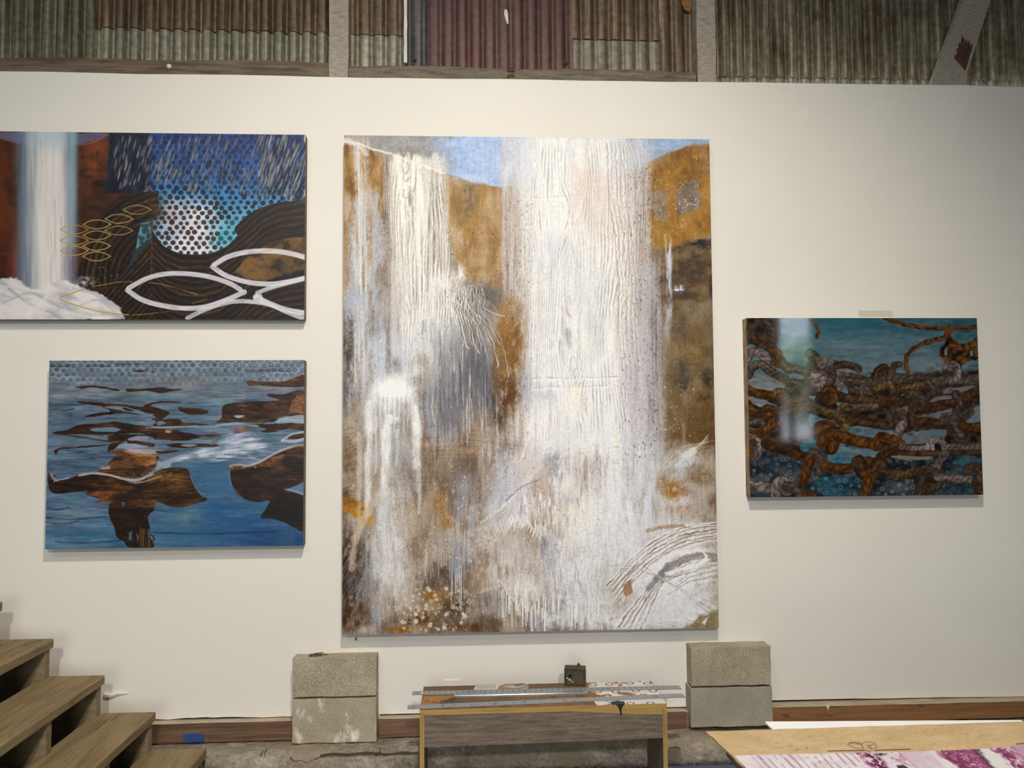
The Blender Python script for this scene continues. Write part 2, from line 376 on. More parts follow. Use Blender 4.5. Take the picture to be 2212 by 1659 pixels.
    def poly(s, pts, col, a=1.0, soft=0.8, wob=0.0, ws=14, seed=1, wsy=None, smooth=0):
        """filled shape; returns window and signed depth inside"""
        if smooth: pts = spline(pts, smooth, True)
        pts = [tuple(map(float, p)) for p in pts]
        xs = [p[0] for p in pts]; ys = [p[1] for p in pts]; g = wob+soft+2
        w = s.win(min(xs)-g, min(ys)-g, max(xs)+g, max(ys)+g)
        if w is None: return None, None
        d = s.inside(pts, w, wob, ws, seed, wsy)
        m = sstep(-soft, soft, d)*a
        if callable(col): col = col(w, d)
        s.put(w, col, m)
        return w, d
    def dist(s, pts, reach, wob=0, ws=10, seed=1):
        xs = pts[:, 0]; ys = pts[:, 1]; g = reach+wob+2
        w = s.win(xs.min()-g, ys.min()-g, xs.max()+g, ys.max()+g)
        if w is None: return None, None, None, None
        X, Y = s.X[w], s.Y[w]
        if wob: X = X+wob*(s.n(ws, ws, seed, 2, w)-.5)*2; Y = Y+wob*(s.n(ws, ws, seed+5, 2, w)-.5)*2
        D = np.full(X.shape, 1e6, np.float32); A = np.zeros(X.shape, np.float32); S = np.zeros(X.shape, np.float32)
        acc = 0.0
        for i in range(len(pts)-1):
            x0, y0 = pts[i]; ex, ey = pts[i+1]-pts[i]; L = math.hypot(ex, ey)
            if L < 1e-6: continue
            v = s.win(min(x0, x0+ex)-g, min(y0, y0+ey)-g, max(x0, x0+ex)+g, max(y0, y0+ey)+g)
            if v is None: acc += L; continue
            j = slice(max(0, v[0].start-w[0].start), max(0, v[0].stop-w[0].start)); k = slice(max(0, v[1].start-w[1].start), max(0, v[1].stop-w[1].start))
            px = X[j, k]-x0; py = Y[j, k]-y0
            t = np.clip((px*ex+py*ey)/(L*L), 0, 1); dx = px-t*ex; dy = py-t*ey; d = np.hypot(dx, dy)
            b = d < D[j, k]
            D[j, k] = np.where(b, d, D[j, k]); A[j, k] = np.where(b, acc+t*L, A[j, k]); S[j, k] = np.where(b, np.sign(ex*py-ey*px)*d, S[j, k])
            acc += L
        return w, D, A, S
    def stroke(s, pts, width, col, a=1.0, soft=0.7, smooth=6, wob=0, ws=10, seed=1, dry=0.0, taper=False):
        p = spline(pts, smooth) if smooth and len(pts) > 2 else np.array(pts, float)
        w, D, A, S = s.dist(p, width, wob, ws, seed)
        if w is None: return
        hw = width/2
        if taper:
            tot = float(np.hypot(*(p[1:]-p[:-1]).T).sum()); hw = hw*np.sqrt(np.clip(np.minimum(A, tot-A)/(tot*.5), 0.02, 1))
        m = sstep(soft, -soft, D-hw)*a
        if dry:
            m = m*(1-dry+dry*sstep(.35, .6, vnoise(A/18, S/1.3, seed)))
        if callable(col): col = col(w, D, A, S)
        s.put(w, col, m)
    def rope(s, pts, width, c1, c2, pitch=None, seed=1, smooth=6, dark=(22, 16, 12), a=1.0):
        p = spline(pts, smooth) if len(pts) > 2 else np.array(pts, float)
        w, D, A, S = s.dist(p, width, width*.10, width*.8, seed)
        if w is None: return
        pitch = pitch or width*.62; hw = width/2
        u = S/hw
        ph = A/pitch+u*.55+.25*vnoise(A/width, u*2, seed)
        f = ph-np.floor(ph); strand = np.abs(f-.5)*2                     # 0 mid strand, 1 groove
        shade = 1-.62*strand**3; roundness = np.sqrt(np.clip(1-u*u*.86, 0, 1))
        up = .5-.5*u*np.sign(p[-1][0]-p[0][0]+1e-6)
        v = vnoise(A/14, S/5, seed+3); g = s.n(3, 3, seed+4, 2, w)
        c1 = np.asarray(c1, np.float32); c2 = np.asarray(c2, np.float32)
        col = c1+(c2-c1)*np.clip(v*1.5-.25, 0, 1)[..., None]
        k = (.28+.9*shade*roundness*(.7+.5*g)*(.78+.4*up))
        col = np.asarray(dark)+(col-np.asarray(dark))*np.clip(k, 0, 1.35)[..., None]
        s.put(w, col, sstep(.9, -.9, D-hw)*a)
    def dot(s, x, y, rx, ry, col, a=1.0, ring=0.0, soft=.6, ang=0.0):
        w = s.win(x-rx-2, y-ry-2, x+rx+2, y+ry+2)
        if w is None: return
        X, Y = s.X[w]-x, s.Y[w]-y
        if ang: X, Y = X*math.cos(ang)+Y*math.sin(ang), -X*math.sin(ang)+Y*math.cos(ang)
        r = np.sqrt((X/rx)**2+(Y/ry)**2); e = soft/min(rx, ry)
        m = sstep(1+e, 1-e, r)
        if ring: m = m*sstep(1-ring-e, 1-ring+e, r)
        s.put(w, col, m*a)
    def specks(s, x0, y0, x1, y1, n, r0, r1, cols, a=0.9, tall=1.0, seed=1, ok=None):
        r = np.random.default_rng(seed)
        for _ in range(n):
            x = r.uniform(x0, x1); y = r.uniform(y0, y1)
            if ok is not None and not ok(x, y): continue
            q = r0+(r1-r0)*r.random()**2.2
            s.dot(x, y, q, q*(1+(tall-1)*r.random()), cols[int(r.integers(len(cols)))], a*r.uniform(.6, 1), soft=.5)
    def drips(s, x0, x1, y0, l0, l1, n, w0, col, seed=1, a=.8):
        r = np.random.default_rng(seed)
        for _ in range(n):
            x = r.uniform(x0, x1); L = r.uniform(l0, l1); yy = y0+r.uniform(-12, 12)
            s.stroke([(x, yy), (x+r.uniform(-1, 1), yy+L)], w0*r.uniform(.6, 1.3), col, a*r.uniform(.5, 1), smooth=0)
    def done(s, gain=1.0):
        c = np.clip(s.c, 0, 1); l = np.where(c <= .04045, c/12.92, ((c+.055)/1.055)**2.4)*np.asarray(gain, np.float32)
        l = np.clip(l, 0, .93); return np.where(l <= .0031308, l*12.92, 1.055*l**(1/2.4)-.055).astype(np.float32)
def Q(sc, ox, oy, *xy):
    """points measured on an enlarged crop of the photograph"""
    return [(ox+xy[i]/sc, oy+xy[i+1]/sc) for i in range(0, len(xy), 2)]
GAIN = {'wave': 0.95, 'swim': 0.92, 'fall': 0.95, 'rope': 0.8}
def paint_wave(t):
    q = lambda *xy: Q(3.16, 0, 260, *xy)
    f = t.n(60, 45, 1, 4); g = t.n(14, 9, 3, 3)
    t.mix([(.25, (26, 16, 12)), (.5, (62, 32, 18)), (.75, (88, 44, 20))], f*.65+g*.35)
    # rust cliffs beside the fall
    t.mist(10, 430, 60, 190, (96, 46, 20), .9, 3, 30, 40, .6)
    t.mist(212, 360, 50, 90, (122, 58, 22), .9, 5, 26, 22, .7)
    t.mist(200, 320, 50, 40, (124, 60, 24), .8, 6, 20, 20, .6)
    t.mist(215, 400, 40, 30, (30, 18, 12), .8, 8, 18, 14, .7); t.mist(180, 520, 40, 70, (66, 30, 18), .8, 9, 18, 24, .6)
    t.mist(185, 375, 26, 22, (44, 26, 16), .8, 8, 14, 10, .7)
    t.mist(10, 620, 40, 60, (48, 36, 40), .8, 4, 20, 20); t.mist(32, 570, 26, 60, (128, 48, 46), .8, 4, 12, 30)
    t.poly(q(0, 80, 750, 85, 700, 120, 640, 145, 540, 170, 330, 178, 120, 160, 0, 118), (108, 112, 150), .75, 3, 3, 20, 2)
    t.mist(30, 292, 60, 18, (118, 96, 128), .7, 3, 20, 6); t.mist(200, 296, 40, 16, (92, 78, 112), .7, 4, 20, 6)
    t.stroke(q(0, 120, 150, 160, 330, 178), 2, (150, 120, 110), .3); t.stroke(q(540, 172, 640, 148, 740, 95), 2, (176, 130, 100), .5)
    # navy strip
    t.poly(q(752, 80, 735, 300, 715, 500, 1090, 500, 1090, 80), lambda w, d: np.array((20, 25, 42))+((t.n(9, 26, 19, 3, w)-.45)*46)[..., None]*np.array((.8, 1, 1.25)), 1, 2.5, 3)
    # blue field: graded by height, whitest low left of centre
    w = t.win(325, 285, 665, 560); Y = t.Y[w]; X = t.X[w]; n1 = t.n(40, 30, 12, 3, w); n2 = t.n(9, 9, 15, 2, w)
    fld = (Y-288)/270+.22*(n1-.5)+.1*(n2-.5)
    col = np.stack([np.interp(fld, [0, .25, .5, .72, .95], c) for c in ((34, 40, 56, 110, 146), (64, 90, 138, 184, 198), (138, 166, 204, 220, 224))], -1)
    t.put(w, col*.9, sstep(284, 350, X+20*(n1-.5))*np.where(Y < 420, 1, sstep(322, 334, X)))
    t.mist(600, 320, 130, 70, (24, 52, 130), .75, 13, 40, 30, .6); t.mist(560, 350, 90, 50, (40, 84, 178), .6, 16, 40, 30, .6)
    t.mist(415, 500, 78, 92, (226, 224, 234), 1.5, 14, 20, 20, .35, p=.8); t.mist(365, 470, 44, 60, (188, 176, 186), .8, 14, 20, 20, .4)
    t.mist(488, 510, 50, 52, (74, 178, 196), .9, 17, 18, 18, .5)
    # punched dots
    r = t.rng; row = 0
    y = 296.0
    while y < 556:
        x = 300+(row % 2)*8.2
        while x < 662:
            px, py = x+r.uniform(-2.2, 2.2), y+r.uniform(-1.8, 1.8); rr = r.uniform(4.1, 6.0)
            whit = math.exp(-((px-415)/75)**2-((py-505)/70)**2)
            c = (np.array((24, 28, 38))*(1-whit)+np.array((64, 42, 30))*whit)+r.uniform(-8, 8)
            if py < 420: c = np.array((20, 30, 58))+r.uniform(-6, 10)
            if 470 < px < 520 and py > 470: c = np.array((34, 78, 88))
            t.dot(px, py, rr, rr*r.uniform(.85, 1.1), c, .93 if py > 400 else .8, soft=1.0)
            if r.random() < .12 and py > 440 and px > 425: t.dot(px, py, rr*.5, rr*.5, (170, 190, 205), .7)
            x += 16.3
        y += 10.9; row += 1
    # silver rain strokes
    def slash(n, x0, x1, yb, seed, cs, la, lb, wd, a):
        r = np.random.default_rng(seed)
        for _ in range(n):
            x = r.uniform(x0, x1); lim = yb(x); yy = 284+(lim-284)*r.random(); L = r.uniform(la, lb); k = cs[int(r.integers(len(cs)))]
            e = min(yy+L, lim+6); sl = .2+.22*(x-x0)/(x1-x0)
            t.stroke([(x, yy), (x-(e-yy)*sl*.5, (yy+e)/2), (x-(e-yy)*sl, e)], wd*r.uniform(.6, 1.25), np.array(k)+r.uniform(-14, 14), a*r.uniform(.7, 1), smooth=0, dry=.35, seed=int(r.integers(99)), soft=.7, taper=True)
    lim = lambda x: 412+10*math.sin(x*.06)+(14 if x > 560 else 0)-(8 if x < 300 else 0)
    slash(150, 246, 662, lim, 3, [(12, 16, 34)], 20, 44, 3.0, .8)
    slash(130, 250, 430, lim, 31, [(122, 120, 118), (140, 138, 134), (96, 96, 98)], 16, 30, 4.6, .9)
    slash(120, 420, 580, lim, 32, [(104, 106, 110), (126, 126, 124), (88, 92, 100)], 14, 28, 4.6, .85)
    slash(120, 570, 664, lim, 33, [(10, 12, 26)], 26, 50, 3.6, .85)
    slash(190, 560, 668, lim, 34, [(140, 139, 137), (172, 170, 165), (112, 113, 116)], 16, 36, 3.6, .92)
    slash(90, 560, 668, lim, 35, [(14, 18, 40)], 16, 36, 2.0, .85)
    # combed waves
    def comb(w, d0, per, seed):
        nn = t.n(30, 30, seed, 3, w); fine = t.n(5, 5, seed+2, 2, w)
        big = vnoise(d0/per*1.3, nn*2, seed)
        v = .5+.5*np.sin(d0/per*6.283+3*nn); v2 = .5+.5*np.sin(d0/per*6.283*2.9+5*nn)
        f = np.clip(v*.5+v2*.22+big*.4+fine*.3-.27, 0, 1)
        return np.stack([np.interp(f, [0, .35, .75, 1], c) for c in ((18, 28, 62, 96), (13, 20, 44, 70), (10, 14, 27, 42))], -1)
    # left curl
    cx, cy = 1150/3.16, 260+1100/3.16
    lw = q(470, 1090, 560, 960, 620, 800, 690, 660, 790, 545, 900, 492, 1000, 488, 1082, 495, 1085, 640, 1020, 690, 955, 690, 930, 830, 905, 960, 850, 1040, 760, 1130, 620, 1150)
    t.poly(lw, lambda w, d: comb(w, np.hypot((t.X[w]-cx), (t.Y[w]-cy)*.98), 12.5, 41), 1, 1.2, 1.5)
    # hollow of the curl
    t.poly(q(958, 700, 1032, 690, 1036, 850, 925, 880), (86, 140, 148), 1, 1, 1)
    for k in range(16): t.dot(*q(r.uniform(950, 1030), r.uniform(710, 860))[0], 4.6, 4.6, (38, 66, 72), .85)
    t.poly(q(925, 878, 1036, 800, 1036, 900, 900, 1040, 770, 1100, 860, 1030), (38, 54, 66), 1, 2, 2)
    t.mist(340, 455, 22, 40, (70, 52, 40), .9, 4, 10, 18, .4)
    # right trough and crest: combing follows the upper edge
    ub = spline(q(1036, 755, 1070, 800, 1130, 868, 1230, 908, 1310, 916, 1400, 914, 1480, 896, 1545, 862, 1600, 820, 1625, 786), 8)
    cr = spline(q(1612, 770, 1600, 745, 1640, 690, 1700, 640, 1760, 605, 1850, 575, 1950, 556, 2092, 552), 8)
    body = [tuple(p) for p in ub]+[tuple(p) for p in cr]+[(664, 700), (80, 700)]+q(560, 1330, 700, 1180, 860, 1040, 960, 900, 1036, 820)
    def wave_d(w):
        X, Y = t.X[w], t.Y[w]
        kx = np.array(q(200, 0, 1036, 0, 1130, 0, 1230, 0, 1310, 0, 1400, 0, 1500, 0, 1600, 0, 1700, 0, 1800, 0, 1900, 0, 2092, 0))[:, 0]
        ky = 260+np.array([1700, 780, 870, 908, 916, 914, 888, 815, 720, 640, 590, 560])/3.16
        d = Y-np.interp(X, kx, ky)
        return d*.8
    t.poly(body, lambda w, d: comb(w, wave_d(w), 11.5, 45), 1, 1.0, .8)
    t.stroke(q(1036, 760, 1100, 850, 1230, 915, 1400, 920, 1545, 868, 1625, 790), 4, (30, 20, 14), .7)
    t.stroke(q(1034, 700, 1036, 850, 1034, 1090), 4, (84, 56, 36), .7)
    # ochre inside the crest
    och = q(1600, 1040, 1690, 930, 1760, 860, 1830, 815, 1940, 800, 2092, 790, 2092, 1000, 1960, 1060, 1800, 1095, 1690, 1085)
    t.poly(och, lambda w, d: np.stack([np.interp(t.n(22, 16, 51, 3, w), [.3, .5, .7], c) for c in ((52, 98, 128), (38, 74, 92), (22, 42, 48))], -1), .95, 3, 4)
    t.poly(q(1745, 860, 1840, 800, 1960, 755, 2092, 740, 2092, 795, 1960, 800, 1850, 830, 1770, 880), lambda w, d: comb(w, wave_d(w), 4.2, 47), 1, 2, 2)
    for k in range(14):
        y0 = 1090-k*17
        t.stroke(q(1750+k*12, y0+70, 1900+k*8, y0+15, 2095, y0-90), 1.6, (30, 20, 12), .55, seed=k, dry=.5)
    # the fall: soft white column
    w = t.win(0, 284, 240, 690); X, Y = t.X[w], t.Y[w]; st = t.n(5, 80, 61, 3, w); st2 = t.n(14, 160, 63, 3, w)
    edge = 10*(st2-.5); lo = sstep(20, 62, X+edge); hi = sstep(178, 140, X+edge); m = lo*hi
    t.put(w, (112, 132, 152), np.clip(m*1.4, 0, 1)*(.75+.25*st))
    m2 = sstep(44, 78, X+edge*2)*sstep(164, 134, X+edge*2)
    t.put(w, (208, 206, 206), m2*(.72+.4*(st-.3)))
    m3 = sstep(66, 92, X+edge*2)*sstep(142, 122, X+edge)
    t.put(w, (238, 230, 220), np.clip(m3*(.75+.5*(st-.4)), 0, 1))
    t.put(w, (150, 192, 200), sstep(146, 156, X)*sstep(172, 160, X)*sstep(640, 400, Y)*.6)
    t.put(w, (168, 196, 206), m2*sstep(345, 300, Y)*.55)
    for x, a, b in ((66, 330, 440), (64, 380, 500), (118, 430, 560), (110, 500, 600), (88, 300, 420), (132, 470, 640), (98, 560, 650)):
        t.stroke([(x, a), (x+2, (a+b)/2), (x-1, b)], 2.2, (150, 152, 158), .45, dry=.6, seed=x)
    t.mist(152, 575, 16, 60, (112, 74, 92), .75, 3, 8, 30)
    # foam
    foam = q(-20, 1090, 60, 1070, 130, 1090, 190, 1150, 260, 1160, 330, 1110, 420, 1090, 520, 1120, 600, 1160, 700, 1190, 780, 1240, 830, 1300, 855, 1360, -20, 1370)
    def fc(w, d):
        f = t.n(46, 16, 71, 4, w, .3); return np.stack([np.interp(f, [.25, .42, .6], c) for c in ((176, 212, 234), (180, 208, 228), (188, 206, 222))], -1)
    t.poly(foam, fc, 1, 3, 5, 12, 7)
    for k, (pp, c, wd) in enumerate(((q(20, 1240, 200, 1180, 330, 1230, 520, 1330), (178, 180, 186), 7), (q(60, 1150, 200, 1250, 380, 1330), (170, 172, 180), 6), (q(500, 1150, 640, 1180, 800, 1290), (172, 178, 192), 8),
            (q(330, 1120, 300, 1230, 180, 1330), (240, 236, 228), 9), (q(560, 1260, 680, 1230, 820, 1350), (180, 186, 198), 6), (q(0, 1310, 120, 1260, 300, 1290), (232, 228, 222), 8), (q(420, 1300, 600, 1340, 760, 1350), (238, 234, 226), 8))):
        t.stroke(pp, wd, c, .75, dry=.6, seed=k+3, soft=1.5)
    t.specks(150, 560, 260, 650, 60, .5, 1.3, [(200, 200, 205), (150, 160, 175)], .7, seed=5)
    t.mist(185, 608, 30, 14, (180, 182, 190), .8, 6, 10, 6, .8)
    # thin ochre leaf outlines
    def leaf(cx, cy, wd, hh, lw, col, a=1.0, k=0):
        l, rr = (cx-wd/2, cy), (cx+wd/2, cy)
        t.stroke(q(*l, cx-wd*.22, cy-hh*.42, cx+wd*.05, cy-hh*.5, cx+wd*.3, cy-hh*.32, *rr), lw, col, a, seed=k, dry=.15)
        t.stroke(q(*l, cx-wd*.22, cy+hh*.42, cx+wd*.05, cy+hh*.5, cx+wd*.3, cy+hh*.32, *rr), lw, col, a, seed=k+1, dry=.15)
    yl = (186, 156, 88)
    for k, (a, b, c) in enumerate(((508, 745, .8), (662, 710, .95), (812, 672, .9), (935, 610, .8), (508, 820, .9), (662, 785, .95), (812, 752, .8), (508, 890, 1), (660, 857, 1), (660, 928, 1), (1085, 553, .25), (1240, 622, .35))):
        leaf(a, b, 190, 60, 2.2, yl, c, k)
    t.stroke(q(575, 1150, 480, 1185, 410, 1215, 520, 1262, 700, 1310, 880, 1328), 2.2, (198, 160, 80), 1)
    t.stroke(q(640, 1135, 800, 1105, 900, 1100), 2, (190, 160, 60), .9, dry=.5); t.stroke(q(1010, 1108, 1090, 1116, 1220, 1150, 1350, 1190), 2.2, (176, 150, 60), .8, dry=.6)
    t.stroke(q(900, 1330, 1040, 1318, 1150, 1304), 2, (190, 160, 60), .8, dry=.6); t.stroke(q(1310, 1250, 1410, 1220), 1.6, (170, 150, 60), .7, smooth=0)
    # thick white leaf outlines
    wc = (222, 220, 226)
    W = lambda pts, wd, k, a=.97: t.stroke(pts, wd, lambda w, D, A, S: np.array(wc)-26*(np.clip(vnoise(A/22, S/2.2, k)-.45, 0, 1)*1.6)[..., None], a, soft=.9, seed=k, dry=.12)
    W(q(1280, 1350, 1400, 1292, 1560, 1242, 1700, 1236, 1850, 1262, 1960, 1310, 2070, 1352), 9.5, 1, .9)
    W(q(878, 1145, 1000, 1080, 1120, 1050, 1260, 1046, 1420, 1066, 1560, 1110, 1640, 1155), 10.5, 2)
    W(q(870, 1160, 960, 1220, 1080, 1258, 1240, 1282, 1380, 1276, 1520, 1235, 1668, 1172), 11, 3)
    W(q(1462, 985, 1560, 930, 1700, 897, 1850, 892, 1980, 908, 2100, 940), 11, 4)
    W(q(1452, 1000, 1540, 1058, 1680, 1102, 1830, 1118, 1960, 1104, 2100, 1072), 11, 5)
    W(q(1755, 1178, 1850, 1142, 1960, 1112, 2100, 1076), 9, 6, .9)
    W(q(1745, 1205, 1840, 1250, 1950, 1292, 2100, 1320), 11.5, 7)
    W(q(1740, 1215, 1770, 1190, 1790, 1240), 8, 8)
    for k, p in enumerate((q(1290, 1345, 1345, 1315), q(1440, 1000, 1490, 1015), q(1752, 1165, 1772, 1185))): t.stroke(p, 6, (140, 140, 148), .5, smooth=0, dry=.5, seed=k)
    t.mist(659, 300, 3, 12, (230, 230, 225), .8); t.mist(659, 420, 3, 20, (230, 230, 225), .8)
def paint_swim(t):
    q = lambda *xy: Q(3.607, 80, 760, *xy)
    # water: graded blue, dragged sideways
    Y, X = t.Y, t.X; f = t.n(70, 12, 1, 4); g = t.n(26, 3.2, 4, 3); h = t.n(30, 22, 9, 3)
    k = np.clip((Y-778)/405, 0, 1)
    col = np.stack([np.interp(k, [0, .14, .3, .5, .75, 1], c) for c in ((122, 122, 96, 88, 80, 62), (138, 134, 122, 112, 114, 112), (152, 146, 140, 138, 142, 142))], -1)
    col = col+((f-.5)*90)[..., None]*np.array((.9, 1, 1))+((g-.5)*62)[..., None]+((h-.5)*30)[..., None]*np.array((1, 0, .6))
    t.put(t.full, col, np.ones(X.shape, np.float32))
    # painted-over tiles of slightly different blue
    r = t.rng
    for _ in range(110):
        x, y = r.uniform(100, 650), r.uniform(830, 1180); a, b = r.uniform(10, 40), r.uniform(5, 14)
        base = np.array([(96, 128, 160), (70, 110, 150), (112, 118, 150), (118, 142, 158), (62, 88, 128), (80, 128, 142)][int(r.integers(6))])
        t.poly([(x-a, y-b), (x+a, y-b+r.uniform(-3, 3)), (x+a+r.uniform(-6, 6), y+b), (x-a, y+b)], base, r.uniform(.15, .4), 2, 4, 9, int(r.integers(50)))
    # strong blue lower right
    t.mist(480, 1130, 260, 130, (36, 92, 142), 1.0, 21, 60, 10, .4); t.mist(600, 1170, 160, 60, (18, 66, 122), 1.0, 22, 50, 8, .4)
    t.mist(440, 1040, 90, 60, (50, 104, 150), .8, 25, 40, 10, .4); t.mist(480, 1020, 40, 70, (56, 106, 146), .6, 25, 40, 10, .4)
    t.mist(400, 1110, 70, 40, (104, 142, 152), .6, 26, 30, 12, .5); t.mist(300, 1160, 300, 40, (52, 108, 150), .6, 27, 60, 5, .5)
    t.mist(160, 1110, 70, 20, (150, 158, 172), .7, 28, 40, 6, .6); t.mist(140, 1020, 90, 30, (104, 116, 146), .6, 29, 50, 8, .5)
    for _ in range(900):
        x, y = r.uniform(95, 655), r.uniform(820, 1182); L = r.uniform(10, 70); d = r.random()
        c = [(44, 58, 84), (136, 150, 164), (66, 98, 132), (92, 138, 158), (38, 48, 70)][int(r.integers(5))]
        if x > 420 and y > 1020: c = [(12, 70, 134), (60, 132, 180), (20, 84, 148)][int(r.integers(3))]
        t.stroke([(x, y), (x+L/2, y+r.uniform(-2, 2)), (x+L, y+r.uniform(-2, 2))], r.uniform(.8, 2.4), c, r.uniform(.2, .55), smooth=4, dry=.6, seed=int(r.integers(90)), taper=True)
    for y, x0, x1 in ((1118, 98, 230), (1128, 98, 170), (1098, 98, 150), (1150, 300, 600), (1170, 120, 260), (885, 110, 160), (872, 98, 220)):
        t.stroke([(x0, y), ((x0+x1)/2, y+3), (x1, y-2)], 3.5, (26, 34, 58), .6, dry=.6, seed=y)
    # dotted horizon
    t.mist(380, 790, 400, 34, (138, 150, 166), .6, 31, 40, 10, .4); t.mist(400, 825, 160, 20, (150, 140, 138), .5, 32, 40, 8)
    row = 0; y = 779.0
    while y < 838:
        x = 106+(row % 2)*8
        while x < 658:
            px, py = x+r.uniform(-2.4, 2.4), y+r.uniform(-1.6, 1.6); fade = 1-.7*sstep(800, 838, py)
            c = np.array((74, 92, 112))+r.uniform(-18, 18)
            if px > 430 and r.random() < .55: t.dot(px, py, 4.6, 4.4, c-12, .85*fade, ring=.45, soft=1)
            else: t.dot(px, py, 4.9, 4.6, c, .8*fade, soft=1.2); t.dot(px+.8, py-.6, 2.2, 2, c+34, .5*fade)
            x += 15.2
        y += 10.2; row += 1
    for p in (q(110, 110, 200, 112, 260, 104), q(380, 112, 470, 106, 540, 112), q(640, 98, 720, 90), q(760, 92, 830, 96), q(1620, 150, 1800, 146, 1960, 150)): t.stroke(p, 3, (40, 50, 70), .6, dry=.5, seed=3)
    # rust-brown reflections, cut like stencils
    def brown(seed, warm=.5):
        def fc(w, d):
            a = t.n(44, 9, seed, 3, w); b = t.n(14, 2.2, seed+4, 2, w); e = .5+(a*.6+b*.4-.5)*.75+(warm-.56)*.4
            return np.stack([np.interp(e, [.3, .46, .58, .72], c) for c in ((34, 58, 96, 140), (20, 34, 56, 86), (14, 20, 30, 44))], -1)
        return fc
    BP = lambda pts, sd, warm=.5, sm=4: t.poly(pts, brown(sd, warm), .97, .8, 1.2, 10, sd, 6, sm)
    hole = lambda pts, c=(104, 134, 156): t.poly(pts, lambda w, d: np.array(c)+((t.n(20, 4, 7, 2, w)-.5)*50)[..., None], .97, .8, 1, 10, 4, 6, 4)
    BP(q(300, 270, 400, 262, 520, 270, 650, 298, 600, 306, 520, 286, 420, 276, 350, 286), 1)
    BP(q(700, 288, 800, 288, 900, 282, 985, 276, 1040, 292, 1140, 294, 1050, 308, 950, 322, 860, 304, 715, 314), 2, .6)
    BP(q(755, 146, 820, 140, 850, 150, 800, 158), 3, .6); BP(q(890, 152, 930, 156, 900, 164), 3, .6)
    BP(q(1640, 228, 1760, 232, 1930, 228, 2095, 175, 2095, 268, 1900, 272, 1740, 264, 1645, 258), 4, .65)
    BP(q(320, 384, 480, 398, 700, 412, 815, 432, 850, 410, 950, 385, 1060, 386, 1130, 400, 1060, 400, 950, 398, 880, 420, 950, 440, 1030, 472, 1015, 492, 965, 530, 930, 520, 905, 500, 800, 490, 690, 480, 560, 490, 400, 508, 378, 500, 470, 478, 570, 462, 490, 424, 340, 402), 5, .45)
    hole(q(525, 428, 640, 424, 740, 440, 830, 470, 910, 492, 850, 500, 720, 470, 600, 448))
    hole(q(660, 434, 720, 444, 760, 460, 700, 458), (40, 30, 24))
    BP(q(1102, 430, 1200, 438, 1300, 450, 1335, 474, 1260, 486, 1180, 488, 1120, 462), 6, .4)
    BP(q(1450, 422, 1540, 396, 1650, 385, 1770, 385, 1880, 378, 1860, 360, 1800, 346, 1810, 328, 1920, 330, 2095, 305, 2095, 495, 1960, 500, 1890, 510, 1840, 545, 1700, 552, 1560, 545, 1398, 552, 1440, 510), 7, .42, 3)
    t.poly(q(1960, 480, 1985, 400, 2030, 345, 2095, 330, 2095, 490), lambda w, d: np.array((150, 98, 52))+((t.n(8, 6, 3, 3, w)-.5)*120)[..., None], .7, 3, 4)
    t.poly(q(1760, 400, 1860, 388, 1870, 450, 1770, 440), (104, 64, 36), .6, 2, 2)
    hole(q(1532, 500, 1600, 494, 1615, 500, 1570, 518), (150, 178, 196))
    BP(q(890, 520, 1000, 525, 1110, 524, 1130, 545, 1240, 556, 1345, 570, 1200, 574, 1000, 580, 905, 575, 930, 545), 8, .4)
    hole(q(935, 545, 980, 540, 1000, 562, 940, 575))
    BP(q(118, 628, 240, 606, 320, 570, 460, 560, 610, 544, 720, 562, 870, 580, 960, 600, 1180, 610, 1330, 640, 1430, 658, 1300, 664, 1170, 690, 1080, 692, 930, 684, 895, 664, 800, 634, 650, 640, 480, 648, 330, 640, 200, 645), 9, .38)
    hole(q(412, 604, 500, 588, 600, 588, 655, 606, 600, 624, 460, 622)); t.poly(q(1000, 610, 1050, 612, 1040, 632, 1000, 628), (196, 150, 110), .9, 1, 1)
    hole(q(1090, 610, 1240, 612, 1370, 640, 1250, 645), (84, 100, 140))
    BP(q(555, 652, 640, 640, 760, 646, 860, 652, 760, 668, 690, 694, 640, 720, 600, 760, 570, 782, 550, 770, 565, 724, 640, 700, 560, 690), 10, .3)
    BP(q(150, 805, 135, 770, 180, 748, 300, 738, 440, 728, 580, 724, 440, 742, 300, 750, 175, 765), 11, .5)
    t.stroke(q(180, 640, 320, 662, 500, 690, 600, 700), 3.2, (70, 40, 22), .9, dry=.3)
    BP(q(700, 688, 800, 696, 910, 712, 900, 740, 800, 726, 700, 748, 640, 752, 700, 720), 12, .4)
    hole(q(620, 740, 700, 712, 800, 722, 870, 740, 760, 752, 640, 752), (146, 160, 186)); hole(q(705, 684, 770, 656, 860, 662, 860, 690, 780, 694), (148, 142, 168))
    BP(q(1000, 728, 1080, 712, 1160, 716, 1260, 716, 1400, 715, 1395, 738, 1260, 742, 1160, 748, 1060, 742), 13, .5)
    hole(q(1120, 728, 1200, 720, 1250, 728, 1180, 740), (160, 150, 150))
    BP(q(1500, 596, 1580, 588, 1650, 592, 1625, 640, 1560, 656, 1530, 626), 14, .7); BP(q(1290, 650, 1420, 640, 1420, 664), 14, .7)
    BP(q(1590, 570, 1720, 560, 1860, 562, 2095, 552, 2095, 612, 1960, 600, 1820, 630, 1740, 622, 1780, 600), 15, .45)
    BP(q(1950, 672, 2000, 642, 2095, 640, 2095, 668, 2010, 682), 16, .4)
    t.stroke(q(1910, 690, 1990, 640, 2092, 624), 5, (198, 200, 206), .8, dry=.3); t.stroke(q(1910, 692, 2000, 696, 2092, 676), 6, (200, 204, 212), .8, dry=.3)
